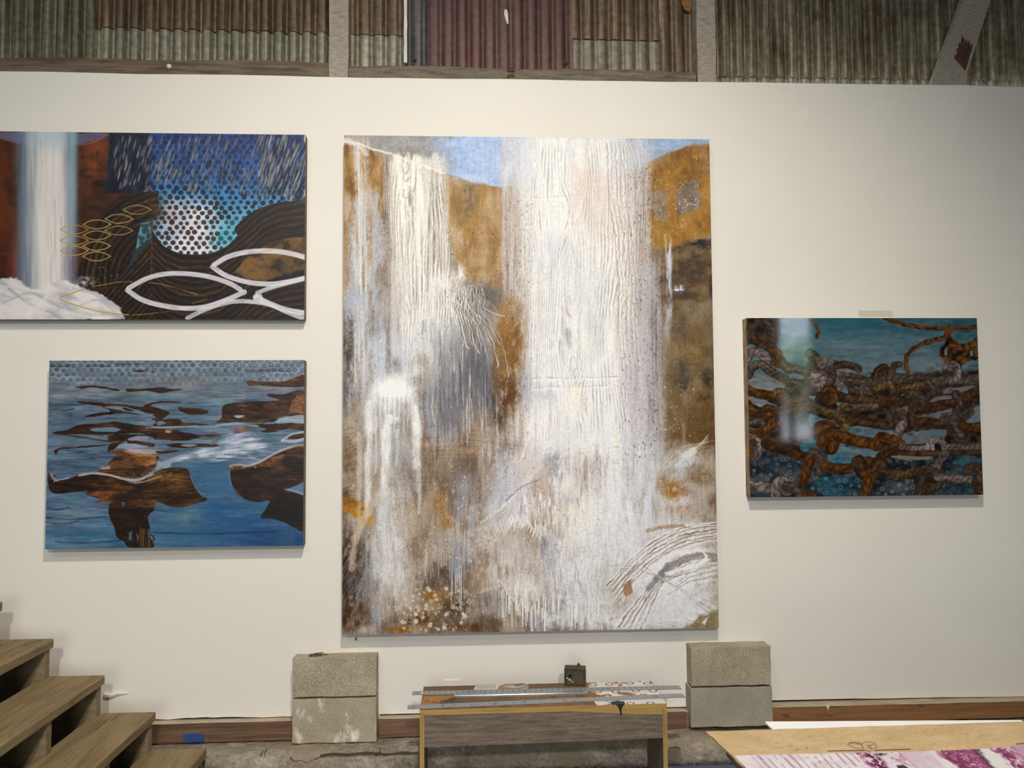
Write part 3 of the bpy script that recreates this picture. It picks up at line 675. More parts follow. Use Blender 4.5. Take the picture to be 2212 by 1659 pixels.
    hole(q(1860, 548, 1930, 510, 2095, 495, 2095, 556, 1960, 552), (150, 170, 180)); t.stroke(q(1400, 575, 1550, 560, 1720, 580), 5, (160, 190, 208), .8, dry=.4)
    t.stroke(q(850, 592, 1100, 585, 1400, 585), 4, (150, 176, 196), .7, dry=.4)
    # foam
    for x, y, a, b, s in ((1580, 690, 60, 12, 1), (1640, 735, 46, 10, 2), (1480, 760, 46, 12, 3), (1530, 790, 50, 10, 4), (1300, 790, 36, 12, 5), (1440, 830, 40, 9, 6), (1720, 740, 34, 8, 7), (1560, 650, 40, 8, 9), (1130, 830, 30, 10, 8)):
        p = q(x, y)[0]; t.mist(p[0], p[1], a, b, (206, 214, 228), 1.0, s, 22, 2.6, .8, ang=-.12)
    for k in range(40):
        x, y = r.uniform(1230, 1760), r.uniform(670, 850); p = q(x, y, x+r.uniform(40, 140), y+r.uniform(-10, 14))
        t.stroke(p, r.uniform(1, 3.2), (214, 222, 234), r.uniform(.3, .8), smooth=0, dry=.6, seed=k, taper=True)
    t.mist(*q(1530, 640)[0], 40, 30, (150, 150, 200), .5, 3, 10, 10)
    # chest and neck above the long arm
    BP(q(470, 940, 520, 905, 570, 850, 620, 805, 590, 790, 560, 770, 660, 768, 760, 800, 940, 808, 930, 880, 900, 920, 820, 975, 700, 985, 560, 960), 20, .75)
    t.poly(q(680, 770, 800, 778, 940, 806, 925, 880, 800, 890, 760, 830), lambda w, d: np.array((158, 106, 50))+((t.n(16, 4, 23, 3, w)-.5)*150)[..., None], .8, 2, 4)
    hole(q(690, 756, 800, 756, 960, 764, 1000, 780, 900, 796, 780, 792), (176, 160, 160)); BP(q(930, 775, 1100, 768, 1040, 790, 960, 798), 21, .6)
    t.poly(q(500, 905, 560, 895, 575, 915, 505, 918), (190, 186, 196), .8, 1.5, 2)
    t.poly(q(940, 850, 1000, 850, 1100, 815, 1020, 900, 930, 930), (168, 178, 190), .8, 3, 5)
    # lower figure: long arm, rounded fin-like hip, hanging hair
    body = q(88, 940, 100, 965, 112, 992, 150, 1006, 250, 988, 330, 960, 420, 950, 520, 960, 640, 985, 760, 1024, 860, 975, 950, 925, 1050, 900, 1130, 902, 1180, 922, 1195, 980, 1225, 1045, 1270, 1110, 1328, 1152, 1240, 1182, 1160, 1205, 1080, 1212, 1010, 1196, 925, 1170, 915, 1230, 862, 1280, 880, 1370, 868, 1420, 890, 1470, 910, 1522, 720, 1524, 680, 1480, 620, 1440, 600, 1360, 565, 1290, 556, 1200, 565, 1168, 450, 1172, 495, 1146, 430, 1130, 375, 1104, 400, 1085, 280, 1092, 150, 1108, 100, 1080, 86, 1020)
    def bodyc(w, d):
        a = t.n(50, 10, 31, 4, w); b = t.n(16, 2.2, 33, 2, w); e = .47+(a*.6+b*.4-.5)*.75
        X, Y = t.X[w], t.Y[w]
        e = e+.20*np.exp(-((X-380)/34)**2-((Y-1032)/26)**2)-.14*sstep(1085, 1110, Y)*(X < 330)-.06*(X < 230)+.05*np.exp(-((Y-1085)/10)**2)
        return np.stack([np.interp(e, [.3, .44, .56, .68, .8], c) for c in ((28, 46, 82, 124, 168), (18, 28, 48, 82, 118), (12, 16, 22, 30, 36))], -1)
    t.poly(body, bodyc, .98, .8, .8, 12, 41, None, 3)
    t.poly(q(375, 1104, 430, 1088, 560, 1078, 640, 1090, 560, 1130, 565, 1168, 450, 1172, 495, 1146), lambda w, d: np.array((132, 70, 44))+((t.n(10, 5, 3, 3, w)-.5)*90)[..., None], .85, 2, 2)
    t.poly(q(880, 960, 980, 925, 1080, 915, 1100, 960, 960, 1010, 860, 1020), lambda w, d: np.array((128, 92, 30))+((t.n(12, 8, 5, 3, w)-.5)*110)[..., None], .75, 5, 6)
    for p in (q(1010, 940, 1060, 925, 1080, 940), q(1060, 945, 1100, 935)): t.stroke(p, 5, (40, 26, 14), .8)
    for k in range(30):
        x, y = r.uniform(780, 1230), r.uniform(1010, 1180); t.stroke(q(x, y, x+60, y-18, x+130, y-50), r.uniform(1, 2.4), [(40, 24, 14), (120, 66, 34), (84, 50, 24)][k % 3], .5, dry=.5, seed=k)
    t.stroke(q(330, 962, 440, 946, 560, 960, 680, 990, 770, 1000, 850, 975, 900, 955), 5, (206, 196, 186), .85, dry=.35, seed=8); t.stroke(q(760, 1024, 830, 1012, 900, 990, 970, 970), 3, (196, 170, 140), .8, dry=.3)
    t.stroke(q(110, 950, 128, 975, 150, 1000, 250, 980), 2.4, (206, 196, 196), .7, dry=.3)
    t.stroke(q(130, 1015, 150, 1000, 160, 1012), 2, (220, 190, 170), .8); t.dot(*q(135, 968)[0], 2.2, 2.2, (60, 24, 18)); t.specks(*q(640, 930)[0], *q(850, 1000)[0], 24, .7, 2, [(214, 190, 160), (60, 38, 22)], .8)
    for p in (q(700, 1400, 690, 1450, 720, 1500, 745, 1480, 740, 1420), q(870, 1420, 905, 1440, 910, 1470, 870, 1470), q(880, 1230, 870, 1270, 840, 1290), q(860, 1240, 800, 1380, 830, 1500)): t.stroke(p, 2.6, (56, 34, 18), .95)
    for p in (q(712, 1410, 745, 1395, 735, 1470, 715, 1470), q(775, 1400, 795, 1440, 780, 1500), q(655, 1170, 690, 1175, 670, 1215)): t.poly(p, (74, 112, 140), .8, 1, 1)
    for k in range(24):
        x, y = r.uniform(580, 840), r.uniform(1200, 1460); t.stroke(q(x, y, x+r.uniform(10, 60), y+r.uniform(-6, 6)), 1.6, (82, 54, 30), .5, smooth=0, dry=.4, seed=k)
    for k in range(12): x = r.uniform(800, 880); t.stroke(q(x, 1380, x+r.uniform(-10, 10), 1450, x+r.uniform(-10, 20), 1520), 1.8, (120, 80, 44), .6, seed=k)
    # right figure
    rb = q(1504, 898, 1560, 884, 1640, 894, 1740, 866, 1850, 800, 1960, 755, 2100, 725, 2100, 1000, 1985, 1058, 1935, 1078, 2100, 1125, 2100, 1400, 1930, 1330, 1830, 1302, 1742, 1290, 1785, 1220, 1812, 1158, 1720, 1172, 1640, 1158, 1560, 1110, 1520, 1040)
    def rbc(w, d):
        a = t.n(50, 12, 51, 4, w); b = t.n(18, 2.2, 53, 2, w); X, Y = t.X[w], t.Y[w]
        e = .46+(a*.6+b*.4-.5)*.75+.16*np.exp(-((Y-(1010-(X-500)*.26))/10)**2)-.10*sstep(1060, 1100, Y)-.02
        return np.stack([np.interp(e, [.3, .46, .58, .7, .82], c) for c in ((24, 48, 80, 126, 176), (18, 30, 46, 80, 122), (14, 20, 26, 34, 60))], -1)
    t.poly(rb, rbc, .98, .8, .8, 12, 61, None, 3)
    t.poly(q(1930, 1075, 2000, 1050, 2100, 1005, 2100, 1125, 2010, 1098), (92, 124, 156), .95, 1.2, 1.5)
    t.stroke(q(1930, 1072, 2010, 1085, 2100, 1120), 3, (180, 190, 200), .7, dry=.4)
    t.stroke(q(1506, 890, 1570, 880, 1640, 890, 1740, 855, 1850, 795, 1960, 748, 2100, 720), 5, (196, 186, 174), .85, dry=.35, seed=5)
    t.specks(*q(1510, 885)[0], *q(1720, 905)[0], 30, .8, 2.2, [(206, 170, 130), (40, 24, 14)], .8)
    t.poly(q(1700, 890, 1850, 815, 1920, 800, 1900, 860, 1780, 910), lambda w, d: np.array((150, 96, 44))+((t.n(10, 4, 3, 3, w)-.5)*150)[..., None], .6, 3, 5)
    t.poly(q(1820, 870, 1920, 830, 1920, 960, 1830, 960), (96, 62, 36), .4, 2, 3)
    for k in range(30):
        x, y = r.uniform(1560, 1860), r.uniform(960, 1150); t.stroke(q(x, y, x+30, y+20, x+80, y+10), 1.4, (96, 64, 38) if k % 2 else (24, 14, 10), .5, seed=k)
    for p in (q(1505, 900, 1500, 980, 1530, 1060, 1600, 1140), q(1195, 960, 1230, 1050, 1300, 1140)): t.stroke(p, 1.6, (120, 170, 196), .6, dry=.3)
    m_ = t.c.mean(-1, keepdims=True); t.c[:] = m_+(t.c-m_)*.88
def paint_rope(t):
    q = lambda *xy: Q(3.771, 1590, 670, *xy)
    X, Y = t.X, t.Y; f = t.n(50, 9, 1, 4); g = t.n(16, 10, 5, 3)
    k = np.clip((Y-686)/390, 0, 1)
    col = np.stack([np.interp(k, [0, .3, .5, .75, 1], c) for c in ((62, 100, 104, 84, 54), (102, 122, 112, 92, 66), (116, 130, 118, 102, 76))], -1)
    col = col+((f-.5)*60)[..., None]+((g-.5)*34)[..., None]*np.array((1, .8, .7))
    t.put(t.full, col, np.ones(X.shape, np.float32))
    t.mist(1830, 700, 130, 40, (48, 104, 124), .7, 2, 40, 8); t.mist(1830, 760, 90, 26, (118, 138, 146), .6, 3, 50, 6); t.mist(2000, 785, 60, 30, (124, 138, 144), .7, 4, 30, 10)
    r = t.rng
    for _ in range(90):
        x, y = r.uniform(1740, 2110), r.uniform(688, 810); L = r.uniform(8, 46)
        t.stroke([(x, y), (x+L, y+r.uniform(-1.5, 1.5))], r.uniform(.6, 1.8), [(44, 66, 78), (132, 148, 154), (58, 92, 106)][int(r.integers(3))], r.uniform(.2, .6), smooth=0, dry=.6, seed=int(r.integers(90)), taper=True)
    # lower dark ground with painted rings
    t.poly(q(90, 1150, 400, 1150, 600, 1300, 1000, 1230, 1400, 1130, 2030, 1010, 2060, 1540, 80, 1540), lambda w, d: np.stack([np.interp(t.n(24, 14, 7, 3, w), [.3, .5, .7], c) for c in ((28, 46, 74), (34, 54, 82), (40, 60, 88))], -1), 1, 5, 6)
    t.mist(*q(800, 1430)[0], 70, 36, (36, 96, 116), .9, 8, 16, 12); t.mist(*q(1880, 1250)[0], 40, 22, (36, 116, 136), .9, 9, 14, 10); t.mist(*q(1330, 1450)[0], 50, 24, (86, 98, 104), .7, 5, 14, 10); t.mist(*q(1820, 1450)[0], 60, 18, (50, 88, 96), .8, 5, 14, 10)
    t.mist(*q(300, 1240)[0], 60, 24, (40, 58, 74), .8, 6, 14, 10); t.mist(*q(250, 1500)[0], 50, 10, (44, 66, 92), .8, 6, 14, 10)
    def rings(x0, y0, x1, y1, n, cs, seed):
        rr = np.random.default_rng(seed); pts = []
        for _ in range(n*6):
            x, y = rr.uniform(x0, x1), rr.uniform(y0, y1)
            if all((x-a)**2+(y-b)**2 > 46**2 for a, b in pts): pts.append((x, y))
            if len(pts) >= n: break
        for x, y in pts:
            p = q(x, y)[0]; c = np.array(cs[int(rr.integers(len(cs)))]); s = rr.uniform(3.6, 5)
            if rr.random() < .7: t.dot(*p, s, s*.95, c, rr.uniform(.5, .95), ring=.34, soft=1)
            else: t.dot(*p, s, s*.95, c, .6, soft=1)
    rings(120, 1160, 380, 1390, 20, [(150, 158, 164), (120, 130, 138)], 1); rings(400, 1210, 540, 1380, 9, [(160, 170, 176), (110, 126, 136)], 2)
    rings(610, 1310, 1020, 1510, 26, [(104, 150, 164), (128, 150, 158)], 3); rings(1130, 1370, 1460, 1510, 18, [(150, 156, 158), (110, 124, 130)], 4)
    rings(1240, 1180, 1600, 1310, 16, [(150, 148, 140), (128, 128, 122)], 5); rings(1660, 1190, 1990, 1330, 16, [(96, 112, 116), (60, 132, 150)], 6)
    rings(1570, 1390, 1960, 1510, 20, [(104, 122, 126), (130, 136, 134)], 7); rings(1760, 1010, 1990, 1090, 9, [(96, 104, 106)], 8); rings(290, 1010, 520, 1130, 9, [(150, 154, 158), (96, 110, 120)], 9)
    # dark mesh of shadow-coloured paint behind the net
    t.poly(q(85, 70, 360, 70, 345, 260, 300, 300, 90, 280), lambda w, d: np.stack([np.interp(t.n(12, 18, 15, 3, w), [.3, .6], c) for c in ((36, 78), (30, 62), (24, 50))], -1), .95, 3, 4)
    dk = q(600, 330, 700, 420, 800, 430, 860, 500, 960, 540, 1120, 560, 1200, 480, 1350, 520, 1480, 520, 1600, 500, 1850, 500, 1990, 480, 2010, 1130, 1700, 1140, 1300, 1180, 1150, 1220, 1000, 1290, 860, 1300, 700, 1230, 560, 1200, 400, 1140, 90, 1100, 90, 640, 300, 700, 420, 600, 560, 560)
    t.poly(dk, lambda w, d: np.stack([np.interp(t.n(18, 12, 17, 3, w), [.3, .5, .7], c) for c in ((26, 52, 80), (20, 42, 66), (16, 34, 54))], -1), .96, 4, 6, 14, 3)
    # openings in the net
    def gap(pts, c, s=1):
        t.poly(pts, lambda w, d: np.array(c)+((t.n(26, 7, s, 3, w)-.5)*56)[..., None]+((t.n(5, 4, s+2, 2, w)-.5)*24)[..., None], .97, 1, 2.2, 8, s, None, 3)
    G1, G2, G3 = (126, 132, 136), (112, 118, 124), (96, 122, 134)
    gap(q(140, 515, 260, 545, 400, 590, 380, 650, 300, 682, 200, 668, 120, 620), G1, 1); gap(q(270, 470, 400, 530, 380, 570, 280, 530), (96, 108, 116), 2)
    gap(q(90, 290, 230, 300, 230, 330, 100, 345), (110, 128, 136), 3); gap(q(100, 705, 200, 725, 290, 760, 355, 808, 230, 800, 110, 745), (130, 136, 144), 4)
    gap(q(600, 700, 665, 702, 660, 740, 610, 745), (92, 130, 144), 5); gap(q(840, 600, 880, 598, 920, 660, 905, 690, 850, 680), (104, 124, 132), 6)
    gap(q(740, 770, 840, 745, 965, 755, 940, 790, 800, 800), (92, 136, 148), 7); gap(q(600, 845, 720, 885, 835, 900, 830, 955, 720, 930, 640, 960, 600, 930), (90, 128, 140), 8)
    gap(q(920, 955, 1040, 940, 1150, 965, 1265, 970, 1290, 990, 1220, 1055, 1080, 1040, 900, 1005), G3, 9)
    gap(q(780, 1110, 860, 1085, 980, 1110, 1170, 1140, 1150, 1195, 1000, 1215, 930, 1245, 800, 1240, 745, 1210), (104, 128, 140), 10)
    t.mist(*q(830, 1200)[0], 40, 18, (36, 104, 130), .9, 3, 10, 8); gap(q(530, 1090, 620, 1050, 710, 1100, 640, 1140, 540, 1160), (60, 112, 132), 11)
    gap(q(1350, 1010, 1480, 985, 1600, 965, 1700, 960, 1700, 1050, 1560, 1085, 1400, 1090, 1340, 1060), (112, 118, 122), 12); t.mist(*q(1640, 1000)[0], 26, 10, (70, 132, 150), 1, 3, 10, 8)
    gap(q(1690, 650, 1800, 615, 1955, 598, 1940, 640, 1850, 665, 1700, 680), (128, 126, 130), 13); gap(q(1590, 720, 1700, 690, 1770, 705, 1740, 735, 1600, 760), (126, 126, 130), 14)
    gap(q(1480, 870, 1600, 840, 1740, 805, 1800, 800, 1780, 850, 1640, 890, 1500, 895), (124, 120, 122), 15); gap(q(1350, 680, 1400, 675, 1405, 720, 1355, 718), (130, 132, 134), 16)
    gap(q(1870, 890, 1900, 830, 1995, 770, 2000, 900, 1880, 930), (118, 128, 134), 17); gap(q(1320, 800, 1420, 785, 1400, 860, 1340, 850), (104, 112, 118), 18)
    gap(q(1840, 450, 1900, 410, 1985, 405, 1985, 440, 1860, 480), (100, 132, 142), 19); gap(q(1260, 1200, 1330, 1180, 1560, 1180, 1600, 1210, 1400, 1225), (128, 126, 122), 20)
    # ropes
    OR1, OR2 = (96, 54, 20), (158, 92, 32); GR1, GR2 = (92, 74, 62), (136, 116, 100); PK1, PK2 = (128, 108, 104), (188, 168, 160); OC1, OC2 = (104, 76, 44), (150, 116, 68); BR1, BR2 = (84, 54, 34), (128, 88, 54)
    # upper right thin line and snarl
    thin = lambda pts, wd, a=1: t.stroke(pts, wd, lambda w, D, A, S: np.stack([np.interp(vnoise(A/7, S/3, 3)*.6+t.n(3, 3, 5, 2, w)*.4-.10*np.sign(S), [.25, .5, .75], c) for c in ((46, 84, 118), (30, 54, 80), (20, 30, 42))], -1), a, wob=2, ws=9, soft=.8)
    thin(q(1215, 60, 1290, 92, 1320, 100, 1450, 130, 1600, 146, 1760, 150, 1990, 135), 9.5); t.poly(q(1225, 72, 1330, 78, 1340, 110, 1300, 112, 1260, 90), (96, 56, 28), .9, 1, 1.5)
    thin(q(1740, 140, 1720, 190, 1690, 225, 1600, 250, 1510, 280, 1440, 320, 1400, 370, 1385, 430, 1400, 510), 10); thin(q(1380, 360, 1372, 430, 1390, 500), 4.5); thin(q(1560, 245, 1520, 270), 7)
    t.poly(q(1700, 140, 1780, 140, 1760, 200, 1740, 240, 1700, 220), (112, 70, 32), .95, 2, 3)
    snarl = q(1730, 200, 1755, 230, 1850, 275, 1900, 262, 1960, 215, 1995, 210, 1995, 400, 1900, 410, 1850, 440, 1830, 490, 1770, 500, 1720, 440, 1670, 400, 1650, 330, 1700, 270)
    t.poly(snarl, lambda w, d: np.stack([np.interp(t.n(9, 7, 25, 4, w), [.3, .45, .58, .72], c) for c in ((26, 56, 96, 126), (17, 36, 62, 86), (12, 19, 28, 38))], -1), .97, 1.5, 4, 7)
    for p in (q(1700, 330, 1720, 310, 1725, 360, 1695, 370), q(1900, 335, 1930, 330, 1925, 370, 1905, 370)): t.poly(p, (116, 140, 150), .95, 1, 1.5)
    thin(q(600, 70, 640, 110, 668, 160, 660, 220), 7.5)
    def R(pts, w, c, sd=1):
        a, b = np.array(c[0], float), np.array(c[1], float); ga, gb = a.mean(), b.mean()
        t.rope(pts, w*1.12/3.771, (a*.82+ga*.18)*.74, (b*.8+gb*.2)*.8, seed=sd)
    O, GY, PK, OC, BR = (OR1, OR2), (GR1, GR2), (PK1, PK2), (OC1, OC2), (BR1, BR2)
    R(q(90, 210, 130, 180, 160, 250, 240, 290, 350, 350), 60, BR, 1); R(q(250, 90, 290, 200, 300, 330, 370, 420, 430, 480), 70, (GR1, (112, 96, 84)), 2)
    R(q(90, 400, 120, 350, 170, 335, 220, 370, 260, 440, 290, 470), 66, PK, 3); R(q(100, 530, 130, 470, 200, 440, 280, 500, 400, 560), 62, GY, 4); R(q(310, 420, 400, 460, 500, 480, 600, 520), 58, GY, 44)
    R(q(300, 320, 350, 350, 340, 410), 60, O, 5); R(q(420, 600, 460, 580, 520, 600, 460, 650, 420, 630), 44, GY, 6)
    R(q(95, 640, 160, 670, 250, 690, 330, 700, 430, 730, 600, 750), 62, O, 7); R(q(310, 690, 340, 660, 400, 670, 420, 700), 52, OC, 47)
    R(q(95, 800, 160, 845, 230, 860, 330, 830, 450, 800, 600, 800), 64, O, 8); R(q(210, 830, 260, 800, 330, 830, 350, 900, 300, 960), 60, BR, 9)
    R(q(105, 920, 190, 900, 220, 950, 170, 990, 110, 970), 50, GY, 10); R(q(130, 1030, 200, 1000, 260, 960, 290, 930), 70, O, 11); R(q(110, 1040, 170, 1060, 190, 1120, 170, 1170), 64, PK, 12)
    R(q(120, 1190, 110, 1120, 130, 1080), 56, O, 13)
    R(q(600, 350, 660, 400, 690, 470, 660, 520, 610, 540), 70, GY, 14); R(q(640, 600, 700, 640, 730, 600, 700, 540, 650, 520), 76, PK, 15); R(q(700, 450, 760, 430, 830, 460, 845, 540, 830, 620, 790, 680), 70, PK, 16); R(q(760, 480, 780, 560, 740, 640), 60, GY, 17)
    R(q(820, 450, 880, 440, 960, 460, 1000, 480), 54, ((70, 58, 48), (110, 94, 80)), 18)
    R(q(870, 545, 960, 560, 1080, 580, 1180, 560, 1300, 560, 1420, 580), 74, GY, 19); R(q(1130, 540, 1170, 480, 1210, 470, 1230, 520), 60, BR, 20); R(q(1270, 520, 1290, 450, 1330, 440), 46, GY, 21)
    R(q(1400, 590, 1500, 570, 1620, 590, 1760, 580, 1960, 570), 84, GY, 22); R(q(1700, 460, 1750, 440, 1800, 470, 1800, 540, 1760, 580), 56, PK, 23); R(q(1500, 540, 1560, 600, 1600, 660, 1570, 700), 70, GY, 24)
    R(q(1150, 640, 1250, 600, 1280, 660, 1350, 630, 1500, 620), 60, OC, 25); R(q(940, 640, 990, 660, 1010, 740, 1070, 760, 1080, 680, 1040, 630), 66, GY, 26)
    R(q(730, 690, 800, 690, 900, 720, 1000, 730, 1110, 735, 1240, 745, 1400, 735), 74, BR, 27); R(q(720, 660, 770, 650, 800, 700, 780, 740), 66, O, 28); R(q(690, 690, 670, 740, 720, 790, 800, 790), 50, ((50, 44, 40), (80, 68, 58)), 29)
    R(q(1400, 690, 1480, 690, 1520, 740, 1490, 800), 66, GY, 30); R(q(1450, 800, 1580, 790, 1700, 770, 1800, 750), 70, BR, 31); R(q(1790, 690, 1820, 760, 1800, 820, 1830, 880, 1900, 830), 70, GY, 32); R(q(1880, 760, 1900, 690, 1990, 650), 70, BR, 33)
    R(q(590, 790, 660, 800, 740, 830, 800, 850, 860, 870), 66, OC, 34); R(q(840, 900, 850, 820, 890, 790, 930, 820, 930, 900), 70, OC, 35); R(q(980, 800, 1060, 790, 1130, 790), 60, GY, 36)
    R(q(920, 860, 1000, 890, 1100, 920, 1240, 930), 76, BR, 37); R(q(1250, 930, 1260, 850, 1320, 820, 1370, 870, 1340, 950), 62, ((84, 66, 56), (120, 100, 86)), 38); R(q(1310, 1050, 1330, 980, 1360, 930), 66, PK, 39)
    R(q(1440, 920, 1560, 915, 1700, 925, 1800, 900), 80, BR, 40); R(q(1440, 780, 1430, 860, 1440, 940), 66, BR, 41); R(q(1700, 880, 1770, 880, 1800, 960, 1830, 1020), 74, GY, 42); R(q(1850, 950, 1920, 960, 2010, 950), 70, O, 43)
    R(q(870, 1010, 890, 940, 860, 880), 76, OC, 45); R(q(660, 980, 700, 950, 770, 960, 800, 1030), 90, O, 46); R(q(700, 1080, 740, 1020, 800, 1060, 780, 1130), 90, O, 48)
    R(q(830, 1030, 920, 1050, 1020, 1070, 1140, 1090), 82, O, 49); R(q(1140, 1100, 1180, 1050, 1260, 1060, 1330, 1100, 1270, 1140), 90, O, 50); R(q(1180, 1200, 1230, 1150, 1290, 1110), 76, BR, 51)
    R(q(1350, 1120, 1450, 1130, 1560, 1120), 50, PK, 52); R(q(1560, 1120, 1590, 1070, 1650, 1060, 1700, 1100, 1700, 1140), 46, ((170, 158, 152), (214, 204, 196)), 53); R(q(1700, 1120, 1780, 1120, 1880, 1130, 1970, 1110), 60, PK, 54)
    R(q(1590, 1060, 1600, 1130), 40, ((170, 158, 152), (210, 200, 192)), 55); R(q(1340, 1160, 1500, 1170, 1740, 1160, 2010, 1160), 40, BR, 56); R(q(1700, 1170, 1660, 1230, 1620, 1310), 60, PK, 57)
    R(q(240, 1090, 330, 1120, 430, 1150, 540, 1190, 620, 1200), 76, ((72, 44, 24), (120, 74, 34)), 58); R(q(620, 1150, 670, 1190, 690, 1260, 670, 1320), 60, ((84, 72, 70), (124, 108, 102)), 59)
    R(q(700, 1260, 780, 1290, 900, 1300, 1000, 1260, 1080, 1230), 70, O, 60); R(q(500, 1470, 550, 1380, 580, 1300, 610, 1220), 80, O, 61)
    R(q(1000, 1240, 1040, 1300, 1080, 1330, 1140, 1310, 1180, 1260), 110, BR, 62); R(q(1060, 1540, 1070, 1450, 1090, 1370), 84, O, 63); R(q(1180, 1310, 1300, 1330, 1450, 1340, 1580, 1350), 60, BR, 64); R(q(1300, 1370, 1420, 1320, 1540, 1300), 60, OC, 65)
    R(q(1500, 1390, 1540, 1330, 1600, 1330, 1640, 1400, 1560, 1450), 90, ((70, 56, 46), (110, 88, 70)), 66); R(q(1640, 1360, 1760, 1370, 1900, 1380), 62, PK, 67); R(q(1890, 1290, 1950, 1280, 2000, 1330, 1960, 1420), 80, ((90, 64, 48), (136, 104, 82)), 68); R(q(1960, 1420, 1990, 1500), 70, BR, 69)
    R(q(90, 1395, 180, 1430, 260, 1450, 340, 1460), 84, PK, 70); R(q(330, 1500, 330, 1420, 390, 1400, 420, 1470), 80, PK, 71); R(q(420, 1440, 480, 1460, 540, 1520, 560, 1550), 84, GY, 72); R(q(560, 1500, 640, 1510), 50, O, 73)
    R(q(1480, 1510, 1540, 1480, 1560, 1440), 60, BR, 74)
    r = t.rng
    for _ in range(260):
        x, y = r.uniform(1615, 2118), r.uniform(780, 1072); t.mist(x, y, r.uniform(5, 16), r.uniform(3, 8), [(30, 20, 14), (86, 54, 28), (44, 34, 28), (96, 80, 70)][int(r.integers(4))], r.uniform(.2, .6), int(r.integers(50)), 5, 4, .7)
def paint_fall(t):
    X, Y = t.X, t.Y; r = t.rng; F = t.full; one = np.ones(X.shape, np.float32)
    # ground: warm grey, ochre and umber clouds
    f = t.n(90, 120, 1, 4); g = t.n(22, 30, 4, 4); h = t.n(5, 14, 6, 3)
    t.mix([(.22, (86, 76, 70)), (.42, (132, 116, 100)), (.55, (164, 150, 134)), (.75, (184, 176, 166))], f*.5+g*.35+h*.15)
    O1, O2, UM, DK, GB, WH, CR = (158, 120, 66), (150, 102, 38), (112, 88, 62), (78, 68, 60), (150, 150, 156), (226, 226, 224), (240, 238, 226)
    MI = t.mist
    def field(pts, stops, a=1, soft=4, wob=5, sx=12, sy=20, sd=1):
        sx, sy = sx*1.7, sy*1.5
        t.poly(pts, lambda w, d: np.stack([np.interp(t.n(sx, sy, sd, 4, w), [p for p, _ in stops], [c[i] for _, c in stops]) for i in range(3)], -1), a, soft, wob, 16, sd)
    # cliffs
    field([(740, 310), (800, 322), (830, 345), (826, 500), (800, 640), (740, 640)], [(.3, (122, 84, 40)), (.5, (166, 124, 66)), (.7, (190, 154, 106))], .9, 6, 6, 10, 30, 3)
    field([(955, 372), (1000, 388), (1085, 402), (1090, 540), (1080, 640), (1000, 600), (985, 560), (965, 480)], [(.3, (150, 112, 62)), (.5, (172, 138, 92)), (.7, (188, 160, 122))], .95, 3, 4, 14, 26, 4)
    t.poly([(1042, 402), (1058, 402), (1036, 478), (1012, 520), (1000, 540), (1005, 470)], (164, 126, 66), .8, 3, 4); t.poly([(1003, 395), (1040, 400), (1032, 470), (1002, 470)], (146, 116, 72), .6, 4, 5)
    MI(1012, 430, 26, 46, (120, 100, 76), .8, 5, 6, 8, .8)
    field([(1395, 350), (1440, 332), (1492, 312), (1540, 318), (1540, 510), (1500, 520), (1460, 545), (1405, 530)], [(.3, (128, 88, 32)), (.5, (158, 114, 44)), (.7, (174, 132, 66))], .97, 4, 4, 14, 22, 6)
    field([(1456, 410), (1508, 384), (1516, 446), (1462, 468)], [(.3, (112, 96, 86)), (.6, (138, 122, 112))], .9, 1.5, 2, 8, 8, 7); field([(1404, 415), (1448, 410), (1446, 480), (1424, 476), (1408, 450)], [(.3, (120, 104, 88)), (.6, (150, 134, 118))], .9, 3, 3, 8, 8, 8)
    t.poly([(1438, 400), (1462, 398), (1462, 490), (1440, 490)], (172, 122, 44), .6, 3, 4); MI(1520, 340, 24, 60, (172, 128, 92), .7, 3, 10, 14)
    field([(1400, 540), (1470, 530), (1540, 508), (1545, 660), (1420, 660)], [(.3, (70, 54, 38)), (.5, (104, 82, 54)), (.7, (128, 104, 72))], .97, 5, 6, 16, 12, 9)
    MI(1515, 528, 44, 16, (38, 34, 32), 1.2, 5, 16, 6, .6); MI(1540, 620, 12, 40, (46, 42, 42), 1.2, 5, 8, 10, .4); MI(1500, 590, 40, 14, (64, 50, 38), 1, 7, 16, 6, .6); MI(1470, 610, 60, 22, (84, 64, 44), .8, 8, 16, 8)
    field([(1425, 650), (1545, 650), (1550, 960), (1440, 950)], [(.3, (92, 76, 58)), (.5, (118, 98, 68)), (.7, (136, 118, 92))], .97, 7, 6, 20, 30, 10)
    MI(1510, 760, 50, 60, (126, 98, 50), .9, 11, 14, 20, .6); MI(1475, 800, 24, 40, (88, 76, 62), .9, 12, 10, 16); MI(1480, 830, 22, 26, (70, 62, 54), .9, 13, 8, 10, .5); MI(1525, 870, 40, 60, (112, 86, 40), .9, 14, 14, 18, .5); MI(1520, 860, 26, 20, (82, 66, 44), .7, 15, 10, 8)
    MI(1530, 820, 20, 30, (64, 52, 40), .9, 16, 8, 10, .5); MI(1510, 940, 60, 50, (118, 92, 46), 1, 17, 16, 16, .5); MI(1460, 880, 26, 60, (108, 90, 66), .7, 18, 10, 20)
    for _ in range(90):
        x, y = r.uniform(1420, 1545), r.uniform(540, 990); L = r.uniform(10, 40); a_ = r.uniform(-.5, .3)
        t.stroke([(x, y), (x+L*math.cos(a_), y+L*math.sin(a_))], r.uniform(1, 3), [(66, 52, 36), (146, 118, 74), (128, 112, 92)][int(r.integers(3))], .35, smooth=0, dry=.6, seed=int(r.integers(90)), soft=1.2)
